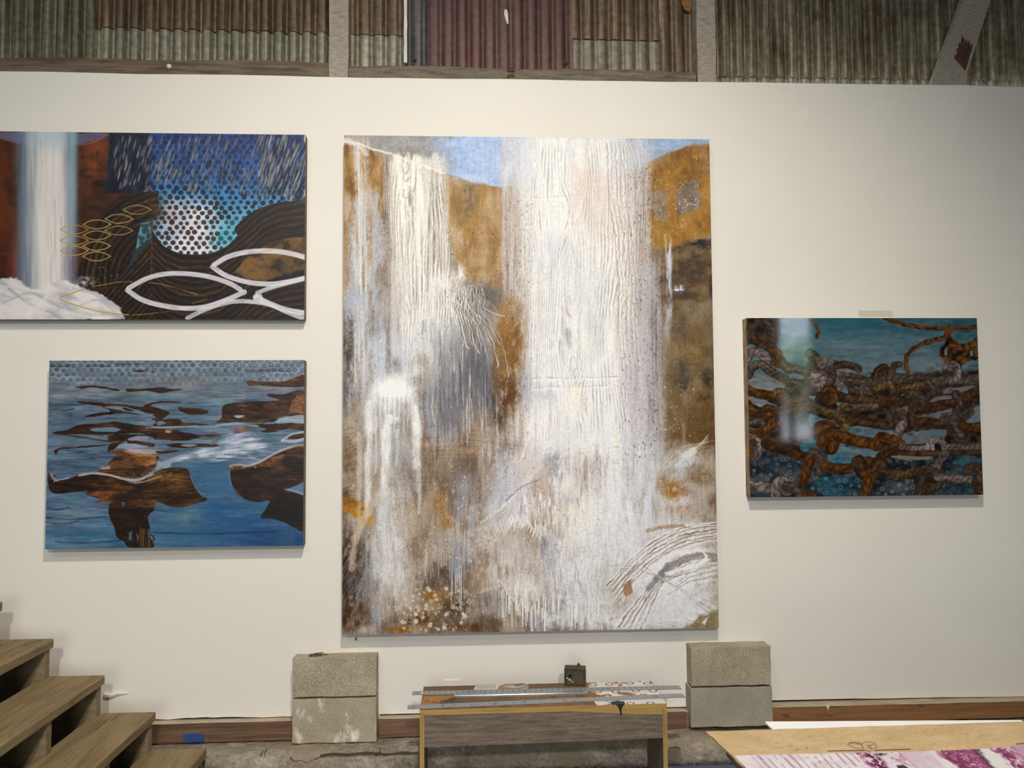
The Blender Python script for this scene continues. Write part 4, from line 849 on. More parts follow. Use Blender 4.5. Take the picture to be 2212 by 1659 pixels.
    # ochre core between the falls
    field([(1085, 680), (1125, 660), (1140, 740), (1130, 830), (1100, 860), (1060, 820), (1070, 740)], [(.3, (104, 70, 30)), (.5, (132, 94, 42)), (.7, (166, 124, 66))], .95, 6, 8, 10, 16, 19); MI(1100, 880, 30, 40, (110, 74, 36), .9, 20, 8, 12)
    MI(1075, 630, 30, 60, (142, 106, 72), .8, 21, 8, 16); MI(1050, 640, 70, 50, (104, 100, 96), .9, 22, 14, 12, .6)
    # dark left flank and lower ground
    MI(752, 740, 26, 90, (74, 62, 50), 1.2, 23, 8, 20, .5); MI(760, 560, 30, 90, (148, 126, 104), .7, 24, 8, 20); MI(800, 560, 50, 60, (160, 132, 104), .7, 26, 10, 14); MI(790, 630, 30, 50, (128, 100, 72), .7, 27, 8, 14)
    MI(750, 850, 30, 60, (96, 92, 90), .8, 25, 8, 20); MI(752, 1000, 22, 60, (126, 104, 82), .9, 28, 8, 14)
    field([(738, 1070), (790, 1085), (812, 1130), (800, 1140), (760, 1115), (738, 1105)], [(.3, (142, 98, 34)), (.6, (176, 130, 56))], .9, 3, 5, 8, 8, 29); MI(748, 1070, 14, 26, (120, 92, 60), .8, 4, 6, 10)
    MI(755, 1240, 60, 120, (74, 62, 56), 1.4, 30, 10, 26, .5); MI(760, 1330, 60, 50, (88, 64, 44), 1, 31, 10, 14, .5)
    field([(915, 935), (1085, 930), (1060, 1020), (1050, 1100), (985, 1180), (900, 1170), (880, 1060)], [(.3, (112, 94, 78)), (.5, (140, 120, 100)), (.7, (162, 144, 124))], .8, 12, 10, 10, 34, 32)
    for x, y, a, b, c in ((950, 1090, 30, 60, (156, 118, 62)), (965, 1130, 22, 34, (158, 112, 50)), (1000, 1060, 40, 80, (118, 108, 102)), (940, 960, 60, 12, (176, 150, 116)), (1020, 975, 60, 14, (170, 146, 116)), (890, 1130, 50, 60, (176, 150, 118)),
                        (900, 1200, 60, 40, (150, 132, 112)), (960, 1240, 40, 30, (98, 90, 84)), (940, 1290, 50, 26, (152, 116, 66)), (985, 1310, 40, 30, (88, 74, 62)), (900, 1335, 60, 26, (104, 74, 40)), (1010, 1355, 60, 12, (104, 70, 34)), (870, 1360, 50, 10, (146, 100, 40)), (1050, 1240, 50, 60, (166, 146, 122)),
                        (1090, 1290, 50, 22, (124, 106, 88)), (1060, 1320, 50, 20, (150, 140, 132)), (1110, 1190, 60, 50, (170, 158, 146)), (1000, 1200, 30, 40, (120, 116, 116)), (1150, 1110, 22, 70, (150, 108, 78)), (1168, 1210, 26, 70, (150, 126, 104)), (1175, 1180, 16, 60, (120, 102, 92))):
        MI(x, y, a, b, c, .9, x % 37, 9, 18, .6)
    for k in range(26):
        y = 930+k*2.6; t.stroke([(930, y+r.uniform(-4, 4)), (1000, y-4+r.uniform(-4, 4)), (1085, y+6+r.uniform(-5, 5))], 1.1, (98, 84, 70) if k % 2 else (196, 178, 150), .4, dry=.5, seed=k)
    for k in range(60):
        y = r.uniform(925, 1085); t.stroke([(738, y), (752, y-6), (770, y-r.uniform(4, 20))], 1.1, (92, 78, 62) if k % 2 else (196, 180, 156), .4, dry=.5, seed=k)
    for k in range(50):
        x, y = r.uniform(738, 790), r.uniform(1150, 1300); t.stroke([(x, y), (x-14, y+20), (x-22, y+42)], 1.3, (190, 172, 152) if k % 3 else (60, 48, 40), .5, dry=.4, seed=k)
    # sky
    sky = [(742, 286), (1540, 296), (1540, 312), (1492, 312), (1440, 332), (1395, 352), (1330, 375), (1240, 394), (1160, 402), (1085, 402), (1020, 396), (960, 372), (900, 352), (840, 330), (790, 318), (742, 312)]
    def skyc(w, d):
        x, y = t.X[w], t.Y[w]; n = t.n(40, 24, 40, 3, w); m = t.n(10, 6, 41, 3, w)
        k = sstep(880, 1000, x+(y-340)*.2+90*(n-.5)); c = np.array((158, 156, 152))+(np.array((166, 190, 226))-np.array((158, 156, 152)))*k[..., None]
        k2 = sstep(1320, 1440, x); c = c+(np.array((150, 172, 200))-c)*(k2*.7)[..., None]
        k3 = sstep(820, 770, x); c = c+(np.array((172, 158, 148))-c)*(k3*.8)[..., None]
        return c+((n-.5)*40+(m-.5)*34)[..., None]
    t.poly(sky, skyc, 1, 3, 3, 20, 42)
    MI(1060, 340, 50, 60, (186, 200, 226), .8, 3, 14, 14); MI(1025, 385, 70, 16, (196, 208, 226), .7, 4, 16, 6); MI(930, 350, 60, 20, (166, 160, 154), .7, 5, 14, 6); MI(1410, 340, 50, 20, (166, 178, 196), .7, 5, 14, 6)
    for k in range(40):
        x = r.uniform(800, 960); y = 295+(x-800)*.3+r.uniform(0, 46); t.stroke([(x, y), (x+30, y+8), (x+60, y+22)], 1.6, (178, 176, 172) if k % 2 else (138, 134, 130), .4, dry=.6, seed=k)
    # veils of white, dragged downwards
    def veil(x0, x1, y0, y1, col, a, sx=5, sy=130, sd=1, soft=16, lo=.35, hi=.62, ysoft=40, lean=0.0):
        w = t.win(x0-soft-20, y0-ysoft, x1+soft+20, y1+ysoft)
        if w is None: return
        x, y = t.X[w]-lean*(t.Y[w]-y0), t.Y[w]; e = 14*(t.n(20, 120, sd+7, 2, w)-.5)
        m = sstep(x0-soft, x0+soft, x+e)*sstep(x1+soft, x1-soft, x+e)*sstep(y0-ysoft*.5, y0+ysoft*.5, y+40*(t.n(9, 60, sd+3, 2, w)-.5))*sstep(y1+ysoft, y1-ysoft, y+60*(t.n(7, 60, sd+5, 2, w)-.5))
        s_ = sstep(lo, hi, t.n(sx, sy, sd, 3, w)); q_ = t.n(3, 5, sd+2, 2, w)
        mm = np.clip(m*a*(.35+.65*s_), 0, 1); t.put(w, col, np.clip(mm+(q_-.5)*3.2*mm*(1-mm), 0, 1)*(.9+.1*s_))
    V = veil
    V(750, 830, 420, 860, (186, 190, 198), .85, 12, 50, 50, 18); V(764, 796, 312, 840, (214, 212, 210), .9, 5, 140, 51, 8); t.stroke([(776, 330), (776, 470), (780, 640), (786, 800)], 4, (238, 236, 228), .75, dry=.3, soft=2)
    V(790, 870, 640, 1000, (178, 180, 186), .8, 7, 70, 52, 20); V(742, 790, 620, 700, (176, 182, 194), .7, 12, 16, 53, 10)
    # left fall
    V(830, 960, 345, 760, (206, 200, 194), .95, 6, 160, 54, 10, ysoft=20, lean=.03); V(842, 962, 340, 640, (228, 224, 214), .9, 5, 170, 55, 8, ysoft=16, lean=.05); V(850, 912, 335, 760, CR, 1.1, 6, 200, 56, 8, .25, .5, ysoft=14, lean=.04); V(868, 945, 560, 790, (238, 236, 230), .9, 7, 120, 57, 12)
    V(905, 975, 600, 740, (238, 236, 228), .9, 7, 100, 60, 12); V(930, 1010, 580, 700, (236, 235, 230), .95, 14, 40, 61, 16)
    V(800, 900, 720, 900, (206, 210, 218), .8, 12, 60, 58, 16); V(900, 1000, 700, 960, (176, 178, 184), .8, 4, 100, 59, 18)
    # arched lip of the left fall
    t.stroke([(742, 305), (775, 310), (800, 320), (836, 330), (880, 345), (925, 362), (962, 374)], 5, (238, 234, 222), .9, dry=.35, wob=2, soft=1.5, seed=3); t.stroke([(744, 302), (770, 312), (790, 330)], 12, (232, 228, 218), .8, dry=.4, wob=3, soft=3, seed=4)
    # grey-blue shadow behind the middle splash
    MI(1010, 820, 80, 110, (112, 112, 118), 1.1, 62, 5, 60, .6); MI(960, 880, 60, 80, (124, 126, 134), 1, 63, 5, 60, .6); MI(1030, 700, 40, 60, (130, 126, 126), .9, 64, 6, 30); MI(1040, 790, 40, 80, (98, 100, 108), .9, 65, 4, 50, .7); MI(1060, 860, 40, 40, (90, 92, 104), .9, 66, 6, 20, .6)
    # central fall
    V(1085, 1405, 300, 960, (206, 196, 190), .95, 6, 180, 70, 22, ysoft=30); V(1120, 1370, 300, 1000, (226, 222, 218), .95, 6, 200, 71, 22, ysoft=30); V(1140, 1350, 296, 980, (232, 231, 228), 1.05, 8, 240, 72, 16, .25, .5, ysoft=30)
    V(1160, 1330, 296, 860, (242, 241, 236), 1.0, 12, 120, 73, 16, .3, .7); V(1085, 1160, 296, 400, (216, 222, 232), .8, 10, 40, 74, 14); V(1320, 1400, 300, 380, (206, 214, 226), .7, 8, 60, 75, 14)
    V(1370, 1430, 560, 1000, (178, 178, 186), .85, 4, 90, 76, 18); V(1340, 1400, 700, 1000, (200, 200, 206), .8, 4, 90, 77, 14); V(1230, 1310, 360, 470, (226, 208, 194), .6, 10, 40, 78, 14); V(1250, 1350, 380, 520, (222, 204, 192), .5, 10, 60, 79, 20)
    MI(1200, 560, 60, 70, (206, 210, 220), .6, 80, 10, 40); MI(1280, 640, 60, 90, (214, 218, 226), .5, 81, 10, 40); MI(1130, 830, 40, 90, (182, 182, 192), .9, 82, 4, 40, .6); MI(1180, 850, 40, 40, (196, 198, 210), .6, 83, 5, 30); MI(1115, 690, 36, 110, (168, 150, 138), .8, 84, 5, 20, .7)
    MI(1105, 480, 30, 130, (196, 182, 170), .7, 85, 5, 30, .7)
    # dragged board grain inside both falls
    def grain(x0, x1, y0, y1, per, sd, dark=(150, 144, 142), a=.55, sway=16, arch=None, soft=10, thin=.5):
        w = t.win(x0, y0, x1, y1)
        if w is None: return
        x, y = t.X[w], t.Y[w]; ph = x+sway*(vnoise(x/46, y/150, sd)-.5)*2+3.2*(vnoise(x/9, y/34, sd+3)-.5)
        if arch:
            for ax, ay, aw, ah, amt in arch: ph = ph+amt*np.exp(-((x-ax)/aw)**2-((y-ay)/ah)**2)*np.sign(x-ax)
        v = .5+.5*np.sin(ph/per*6.283); ln = sstep(thin, 1.0, v)*sstep(.36, .62, t.n(16, 130, sd+5, 3, w))*(.5+.8*vnoise(x/3, y/26, sd+8))
        m = sstep(x0, x0+soft, x)*sstep(x1, x1-soft, x)*sstep(y0, y0+40, y)*sstep(y1, y1-40, y)
        br = sstep(.12, .6, t.n(9, 16, sd+15, 3, w)); t.put(w, dark, np.clip(ln*m*a*1.05*br, 0, 1))
        hl = sstep(thin, 1.0, .5+.5*np.sin(ph/per*6.283+1.5))*sstep(.3, .6, t.n(16, 130, sd+5, 3, w))
        t.put(w, (246, 245, 240), hl*m*a*.7*br)
    AR = [(1232, 470, 26, 70, 16), (1240, 860, 24, 50, 18), (1236, 720, 18, 60, 10)]
    grain(1140, 1400, 300, 900, 6.0, 90, (164, 160, 164), .7, 14, AR); grain(1150, 1260, 300, 430, 5.2, 91, (176, 182, 192), .7, 8); grain(1270, 1390, 296, 700, 7.0, 92, (166, 150, 142), .75, 18)
    grain(1180, 1330, 480, 830, 5.4, 93, (178, 178, 184), .65, 12, AR); grain(1190, 1360, 800, 960, 6.4, 94, (160, 158, 168), .8, 10, AR); grain(1160, 1330, 900, 1180, 6, 95, (176, 172, 178), .6, 16)
    for x0, lw in ((1312, 3.4), (1320, 2.6), (1330, 2.4), (1340, 2.2), (1348, 1.8)):
        t.stroke([(x0, 310), (x0+2, 370), (x0+6, 440), (x0+16, 500), (x0+20, 560), (x0+26, 620), (x0+24, 700), (x0+32, 790), (x0+30, 860)], lw, (184, 148, 128) if x0 < 1316 else (180, 168, 162), .7, dry=.65, wob=2.5, ws=9, seed=x0)
        t.stroke([(x0+3, 310), (x0+5, 370), (x0+9, 440), (x0+19, 500), (x0+23, 560), (x0+29, 620), (x0+27, 700), (x0+35, 790)], lw*.8, (250, 248, 242), .8, dry=.4, wob=2.5, ws=9, seed=x0)
    for y, b, a_ in ((424, 1235, .5), (816, 1335, .5), (836, 1310, .35)): t.stroke([(1146, y+2), (1180, y), (1230, y+1), (b, y-4 if y > 800 else y+2)], 2.0, (158, 152, 148), a_, dry=.75, seed=y, wob=3); t.stroke([(1150, y+6), (1220, y+4), (b, y+2)], 5, (244, 241, 234), .6, dry=.5, seed=y, wob=3, soft=2)
    MI(1243, 850, 20, 22, (252, 246, 222), 1.2, 4, 6, 8, .3); MI(1243, 880, 28, 40, (240, 236, 226), .8, 4, 8, 16)
    grain(832, 970, 345, 700, 6.0, 100, (150, 138, 128), .8, 12, [(876, 400, 12, 50, 10)], thin=.45); grain(915, 962, 360, 660, 6.6, 101, (134, 120, 110), .9, 10, thin=.4); grain(936, 985, 520, 720, 5.4, 102, (140, 132, 128), .8, 8); grain(825, 860, 330, 480, 5.0, 103, (150, 112, 92), .9, 6); grain(860, 920, 560, 840, 6, 104, (176, 170, 164), .7, 10)
    for pp in ([(872, 348), (868, 362), (874, 376), (882, 366), (880, 350)], [(872, 384), (876, 392), (884, 386)], [(872, 410), (872, 424), (880, 428), (886, 418), (884, 402)]): t.stroke(pp, 2.6, (186, 180, 172), .8, wob=1.5)
    for k, x in enumerate((880, 888, 896, 868)): t.stroke([(x-6, 430), (x, 520), (x+6, 640), (x+8, 700)], 2, (176, 168, 160), .6, dry=.5, seed=k, wob=2)
    MI(1102, 740, 40, 120, (134, 94, 40), 1.3, 190, 9, 24, .5); MI(1092, 690, 26, 50, (158, 116, 62), 1.0, 191, 8, 14, .6); MI(1095, 850, 40, 60, (104, 72, 40), 1.1, 192, 8, 14, .6); MI(1078, 900, 26, 40, (92, 78, 66), .9, 193, 6, 14, .6)
    t.specks(1080, 640, 1140, 940, 160, .5, 1.6, [(214, 206, 194), (190, 176, 156)], .6, 1.8, 41)
    # combed fan in the middle splash
    for k in range(15):
        x = 982+k*4.4; pts = [(x, 622-k*.6), (x+2, 650), (x-3+k*.3, 668), (x+4+k*1.2, 700), (x+12+k*2.2, 745), (x+18+k*2.6, 760+14*math.sin(k*2.3)+k*3)]
        pts = pts[:4+(k*7) % 3]
        t.stroke(pts, 2.8, (236, 235, 232), .9*(1-k*.03), dry=.4, wob=3, ws=8, seed=k); t.stroke([(a+2.2, b) for a, b in pts], 2.2, (106, 98, 98), .75, dry=.4, wob=3, ws=8, seed=k)
    MI(952, 610, 30, 26, (240, 239, 234), 1, 4, 12, 14, .3); MI(985, 600, 26, 14, (228, 226, 222), .9, 5, 10, 8)
    t.stroke([(1046, 666), (1065, 676), (1090, 684)], 3, (206, 206, 206), .7, dry=.4); t.stroke([(1030, 640), (1060, 655), (1085, 690)], 2, (196, 196, 200), .5, dry=.5)
    for k in range(70):
        x, y = r.uniform(905, 1080), r.uniform(690, 900); L = r.uniform(30, 130)
        t.stroke([(x, y), (x+r.uniform(-2, 3), y+L/2), (x+r.uniform(-2, 6), y+L)], r.uniform(.8, 2.2), [(214, 216, 222), (232, 230, 226), (92, 92, 104), (116, 100, 92)][k % 4], r.uniform(.3, .75), dry=.5, seed=k)
    # white arch low on the left with long runs
    t.stroke([(800, 930), (796, 890), (806, 858), (836, 836), (868, 836), (888, 858), (898, 890), (902, 930)], 20, (228, 227, 224), .8, soft=10, wob=4, dry=.25, seed=4)
    MI(850, 885, 58, 60, (206, 206, 204), .9, 181, 6, 30, .5); MI(850, 960, 56, 60, (190, 190, 192), .7, 182, 5, 50, .5)
    t.stroke([(836, 836), (860, 820), (900, 800)], 22, (238, 236, 230), .7, soft=10, wob=4, dry=.3, seed=5); MI(852, 842, 62, 40, (246, 245, 238), 1.5, 6, 14, 14, .25); MI(838, 872, 20, 26, (238, 237, 232), 1, 8, 8, 14, .3)
    for k in range(16):
        x = 812+k*5; t.stroke([(x, 858), (x+r.uniform(-2, 2), 890), (x+r.uniform(-2, 2), 935)], 2, [(240, 239, 234), (150, 146, 146)][k % 2], .5, dry=.5, seed=k, wob=1.5)
    MI(846, 905, 24, 14, (240, 239, 232), 1.0, 185, 8, 5, .4)
    for x0, y0, y1, wd, a in ((796, 870, 1110, 12, .7), (790, 980, 1120, 8, .5), (832, 920, 1060, 16, .95), (838, 900, 1000, 10, .9), (896, 880, 1010, 12, .95), (904, 900, 1060, 9, .85), (906, 1000, 1110, 6, .7), (858, 930, 1000, 6, .6), (826, 930, 1080, 6, .7), (776, 940, 1120, 10, .4), (812, 900, 1020, 5, .5)):
        t.stroke([(x0, y0), (x0+1, (y0+y1)/2), (x0-1, y1)], wd, (236, 236, 232), a, soft=wd*.45, dry=.35, wob=2, ws=14, seed=x0)
    MI(870, 1000, 50, 80, (150, 148, 150), .6, 86, 6, 50); MI(880, 1040, 36, 50, (126, 122, 122), .6, 87, 6, 30)
    V(815, 850, 1080, 1230, (206, 206, 206), .95, 6, 60, 110, 8); V(790, 830, 1180, 1360, (166, 168, 176), .8, 6, 60, 111, 10); MI(842, 1230, 50, 50, (226, 224, 220), 1.1, 112, 10, 14, .6); MI(860, 1290, 60, 60, (196, 186, 178), .9, 113, 8, 20, .6); MI(790, 1360, 30, 14, (184, 176, 172), .9, 114)
    t.stroke([(838, 1060), (814, 1076), (796, 1106), (772, 1150), (764, 1190), (760, 1230)], 15, (200, 182, 158), .85, soft=4, wob=4, dry=.25, seed=7); MI(826, 1066, 18, 14, (206, 210, 216), .9, 7)
    # lower middle: torn whites and runs
    t.poly([(1150, 935), (1165, 1000), (1170, 1090), (1130, 1140), (1040, 1150), (1050, 1100), (1100, 1020), (1130, 960)], lambda w, d: np.array((214, 210, 208))+((t.n(7, 26, 195, 3, w, .5)-.5)*90)[..., None], .7, 14, 12, 16, 7)
    MI(1120, 1080, 70, 110, (206, 204, 208), 1.1, 120, 8, 20, .6, ang=.5); MI(1085, 1040, 40, 90, (186, 190, 202), .9, 121, 8, 30, .5, ang=.4); MI(1150, 1010, 60, 60, (206, 196, 186), .9, 122, 10, 14, .6); MI(1060, 1160, 60, 40, (206, 196, 186), .9, 123, 6, 8, .8)
    MI(1220, 1010, 90, 120, (222, 220, 218), 1.1, 124, 9, 40, .5); MI(1270, 1120, 90, 140, (226, 222, 214), 1.1, 125, 8, 60, .5); MI(1320, 1060, 60, 160, (224, 224, 226), 1, 126, 6, 80, .5); MI(1250, 1110, 50, 60, (240, 236, 224), 1.1, 127, 12, 24, .4)
    MI(1400, 1090, 60, 120, (206, 206, 212), .9, 128, 8, 40, .6); MI(1460, 1080, 60, 60, (206, 204, 204), .9, 129, 12, 12, .6); MI(1470, 1000, 70, 40, (196, 196, 202), .9, 130, 18, 8, .6, ang=-.5); MI(1500, 1140, 70, 40, (206, 204, 202), .8, 131, 18, 8)
    MI(1455, 1060, 40, 30, (160, 118, 66), 1, 132, 8, 10, .6); MI(1470, 1100, 40, 16, (172, 136, 104), .8, 133, 10, 8); MI(1430, 1040, 20, 30, (150, 122, 92), .8, 134, 8, 10); MI(1515, 1030, 40, 30, (126, 104, 72), .6, 135, 16, 6)
    t.poly([(1320, 930), (1342, 930), (1344, 980), (1342, 1080), (1322, 1082)], lambda w, d: np.array((234, 231, 222))+((t.n(3, 6, 3, 2, w)-.5)*40)[..., None], .75, 2.5, 3)
    for y in (965, 1000, 1038): t.stroke([(1326, y), (1336, y+1)], 4, (176, 168, 158), .6, smooth=0, dry=.4)
    MI(1200, 1000, 40, 40, (170, 168, 178), .8, 136, 6, 10, .7); MI(1165, 1060, 30, 50, (176, 150, 130), .7, 137, 6, 14, .7); MI(1230, 1080, 46, 12, (176, 174, 188), .7, 138, 3, 8, .8)
    for k in range(60):
        x, y = r.uniform(1120, 1260), r.uniform(1050, 1130); t.stroke([(x, y), (x+r.uniform(-3, 3), y+r.uniform(10, 34))], r.uniform(1.4, 3.4), [(240, 238, 232), (244, 242, 236), (150, 140, 144)][k % 3], .8, smooth=0, taper=True, wob=1)
    for k in range(26):
        x = 1070+k*5; y = 1110+abs(k-10)*3+r.uniform(-10, 10); t.stroke([(x, y), (x+3, y+14), (x-1, y+26)], 4, (240, 237, 228), .7, taper=True, wob=1.5, seed=k)
    t.stroke([(1040, 1130), (1090, 1090), (1130, 1050), (1150, 1030)], 6, (226, 228, 236), .8, wob=4, dry=.35, soft=2); t.stroke([(1095, 1080), (1130, 1050), (1160, 1040)], 5, (112, 112, 122), .6, wob=3, dry=.4); t.stroke([(1140, 930), (1150, 910), (1138, 960), (1120, 1000)], 4, (240, 238, 232), .7, wob=3)
    MI(1190, 1190, 30, 50, (136, 138, 146), 1, 140, 6, 20, .5); MI(1250, 1220, 60, 40, (206, 202, 206), .9, 141, 6, 20, .6); MI(1240, 1200, 50, 20, (176, 160, 160), .7, 142, 6, 8)
    for k in range(90):
        x = r.uniform(1180, 1300); y = r.uniform(1190, 1270); t.stroke([(x, y), (x+r.uniform(-2, 2), y+r.uniform(14, 46))], r.uniform(1.5, 4), [(240, 239, 236), (232, 232, 234), (150, 150, 162)][k % 3], .75, smooth=0, taper=True)
    MI(1230, 1300, 60, 40, (182, 182, 188), 1, 143, 10, 10, .5); MI(1290, 1310, 60, 40, (222, 218, 208), .9, 144, 12, 12, .5); MI(1200, 1340, 60, 22, (192, 192, 196), .9, 145, 14, 8); MI(1330, 1340, 90, 26, (214, 212, 208), .9, 146, 14, 8); MI(1160, 1345, 30, 24, (112, 110, 114), 1, 147, 5, 14)
    MI(1125, 1270, 34, 50, (200, 194, 188), .9, 148, 5, 40); MI(1100, 1180, 50, 60, (196, 186, 178), .8, 149, 4, 50)
    for k in range(60):
        x = 1075+r.uniform(0, 110); y = 1262+(x-1075)*.35+r.uniform(-12, 30); t.stroke([(x, y), (x+r.uniform(-1.5, 1.5), y+r.uniform(12, 62))], r.uniform(1.0, 3.2), (238, 238, 236) if k % 4 else (206, 204, 204), .85, smooth=0)
    MI(1130, 1268, 56, 34, (236, 235, 230), 1.2, 183, 5, 16, .4, ang=.35)
    t.stroke([(1078, 1255), (1090, 1266), (1100, 1285), (1116, 1300)], 7, (240, 238, 232), .8, wob=4, dry=.3); t.stroke([(1040, 1278), (1070, 1268), (1090, 1262)], 6, (206, 196, 182), .7, dry=.3, soft=2)
    t.drips(1186, 1300, 1290, 14, 60, 34, 2.8, (240, 238, 230), 4, .9); t.drips(970, 1020, 1150, 30, 120, 22, 1.8, (206, 204, 202), 5, .6); t.drips(915, 960, 1180, 20, 70, 20, 2, (216, 206, 192), 6, .7); t.drips(975, 1010, 1210, 40, 110, 8, 2.6, (206, 206, 208), 7, .8)
    t.stroke([(1015, 1090), (1014, 1180)], 3, (206, 208, 216), .6, smooth=0, dry=.4); t.poly([(1014, 1090), (1030, 1090), (1028, 1160), (1012, 1160)], (184, 190, 202), .5, 2, 2); t.poly([(975, 1165), (1000, 1170), (995, 1240), (970, 1240)], (140, 148, 162), .7, 3, 5)
    t.poly([(1165, 1200), (1185, 1175), (1200, 1180), (1205, 1240), (1180, 1250)], (134, 138, 146), .7, 2.5, 4)
    for x, y, a, b, c, al in ((830, 1180, 60, 140, (200, 198, 198), .8), (900, 1080, 70, 120, (182, 174, 168), .6), (1010, 1150, 90, 110, (190, 184, 180), .7), (1090, 1230, 90, 90, (206, 200, 194), .8), (1210, 1150, 110, 130, (222, 218, 214), .7), (1330, 1180, 100, 120, (218, 218, 222), .8),
                           (1000, 1060, 50, 90, (160, 156, 160), .6), (870, 1250, 60, 60, (208, 204, 200), .7), (780, 1260, 40, 90, (150, 146, 148), .6), (1120, 1000, 60, 80, (206, 202, 204), .7), (960, 1180, 60, 50, (176, 166, 158), .6), (1430, 1120, 70, 60, (206, 202, 200), .7), (1260, 1290, 110, 60, (206, 206, 210), .7), (1060, 1300, 60, 40, (176, 172, 172), .6)):
        MI(x, y, a, b, c, al, int(x) % 41, 6, 30, .6)
    for x, y, a, b, c, al in ((1330, 1120, 90, 160, (226, 226, 228), .9), (1240, 1230, 120, 110, (222, 222, 224), .8), (1150, 1240, 80, 90, (204, 200, 198), .6), (1440, 1180, 90, 80, (214, 213, 214), .8), (1380, 1000, 60, 120, (212, 212, 218), .8), (1060, 1010, 40, 110, (196, 196, 202), .7), (850, 1140, 50, 160, (214, 212, 210), .8), (1280, 1340, 160, 40, (214, 214, 216), .9)):
        MI(x, y, a, b, c, al, int(x+y) % 43, 7, 34, .55)
    t.specks(960, 1000, 1340, 1340, 900, .5, 1.6, [(240, 239, 236), (226, 222, 218)], .6, 2.4, 31); t.specks(760, 950, 960, 1250, 300, .4, 1.3, [(226, 220, 212)], .5, 2.5, 32)
    # big combed wave lower right: sets of concentric arcs
    def arc(cx, cy, rx, ry, a0, a1, wd, col, a=.8, seed=1, dry=.35, wob=3):
        th = np.linspace(a0, a1, 9); t.stroke([(cx+rx*math.cos(q_), cy-ry*math.sin(q_)) for q_ in th], wd, col, a, dry=dry, wob=wob, ws=12, seed=seed, soft=1.2, smooth=4)
    MI(1450, 1290, 110, 100, (206, 206, 210), 1.1, 150, 20, 12, .4, ang=-.6); MI(1500, 1200, 80, 70, (196, 192, 188), 1, 151, 26, 7, .5); MI(1380, 1240, 70, 60, (214, 214, 218), .9, 152, 16, 12, .5, ang=-.7)
    MI(1450, 1250, 150, 130, (226, 225, 224), 1.3, 196, 22, 12, .35, ang=-.6); MI(1500, 1330, 90, 50, (222, 222, 224), 1.1, 197, 18, 8, .4)
    for k in range(11):
        o_ = k*6.6; c_ = [(240, 239, 235), (122, 100, 86), (246, 245, 242), (136, 128, 130)][k % 4]
        t.stroke([(1330+o_*.9, 1352+k), (1362+o_*.8, 1312-o_*.15), (1402+o_*.5, 1268-o_*.1), (1440+o_*.3, 1236+o_*.2), (1490, 1206+o_*.5)], 3.2 if k % 2 == 0 else 2.6, c_, .8, dry=.5, wob=3, ws=10, seed=k+3, soft=1.2)
    for k in range(16):
        o_ = k*5.8; c_ = [(240, 239, 235), (128, 102, 84), (246, 245, 242), (140, 132, 132), (214, 208, 202)][k % 5]
        t.stroke([(1310+k*2, 1262+k*3), (1370, 1200+o_*.7), (1420, 1162+o_*.62), (1480, 1136+o_*.55), (1560, 1128+o_*.42)], 3.2 if k % 2 == 0 else 2.6, c_, .8, dry=.5, wob=3, ws=12, seed=k+33, soft=1.3)
    for k in range(10):
        t.stroke([(1440+k*6, 1290-k*7), (1490+k*3, 1262-k*6), (1550, 1250-k*6)], 2.6, [(242, 241, 238), (150, 144, 148)][k % 2], .6, dry=.5, wob=3, seed=k+70)
    MI(1440, 1310, 80, 40, (212, 212, 216), .4, 158, 12, 8); MI(1350, 1180, 50, 50, (222, 222, 224), .8, 157, 12, 12)
    t.stroke([(1420, 1250), (1450, 1222), (1490, 1205), (1530, 1200), (1545, 1206)], 16, (134, 126, 120), .75, wob=4, dry=.3, soft=3); t.stroke([(1400, 1270), (1430, 1238), (1440, 1225)], 12, (126, 128, 136), .7, wob=4, soft=3)
    t.stroke([(1440, 1240), (1480, 1228), (1520, 1214), (1524, 1200), (1510, 1190), (1470, 1196)], 7, (242, 241, 236), .85, wob=3, dry=.25, soft=1.5); t.stroke([(1400, 1146), (1440, 1138), (1478, 1136)], 8, (158, 128, 92), .7, wob=3, dry=.4)
    for k in range(5): t.stroke([(1310+k*7, 1222+k*2), (1370+k*14, 1226+k*5), (1450+k*10, 1262+k*7), (1552, 1308+k*9)], 1.4, [(138, 132, 132), (240, 240, 238)][k % 2], .5, dry=.5, seed=k)
    for k in range(4): t.stroke([(1395+k*14, 1226+k*8), (1440+k*14, 1256+k*9), (1500+k*10, 1290+k*9)], 2, [(150, 146, 150), (244, 244, 242)][k % 2], .6, dry=.3, seed=k+9)
    t.poly([(1346, 1264), (1362, 1252), (1366, 1280), (1350, 1290)], (158, 124, 92), .8, 2, 2.5); MI(1420, 1330, 70, 30, (214, 214, 218), .8, 160, 14, 8)
    t.poly([(1490, 1352), (1520, 1330), (1556, 1312), (1556, 1362), (1480, 1362)], lambda w, d: np.array((146, 132, 104))+((t.n(10, 8, 7, 3, w)-.5)*50)[..., None], .92, 5, 6); t.poly([(1516, 1345), (1530, 1332), (1524, 1350)], (226, 224, 214), .9, 1, 1)
    for k in range(7): t.stroke([(1340+k*3, 1362), (1380+k*8, 1345-k), (1450+k*8, 1352-k)], 2.4, [(240, 240, 238), (176, 174, 176)][k % 2], .5, dry=.4, seed=k)
    # white sprays on the right cliff
    for k in range(10): t.stroke([(1456+k*4, 1010-k*1.5), (1490+k*3, 975-k*2), (1530, 955-k*2)], 1.3, (216, 216, 214), .45, dry=.4, seed=k)
    t.stroke([(1428, 1010), (1470, 970), (1510, 958), (1545, 952)], 1.4, (220, 220, 216), .7, dry=.5); t.stroke([(1470, 985), (1500, 980), (1545, 970)], 1.2, (206, 204, 196), .6, dry=.5)
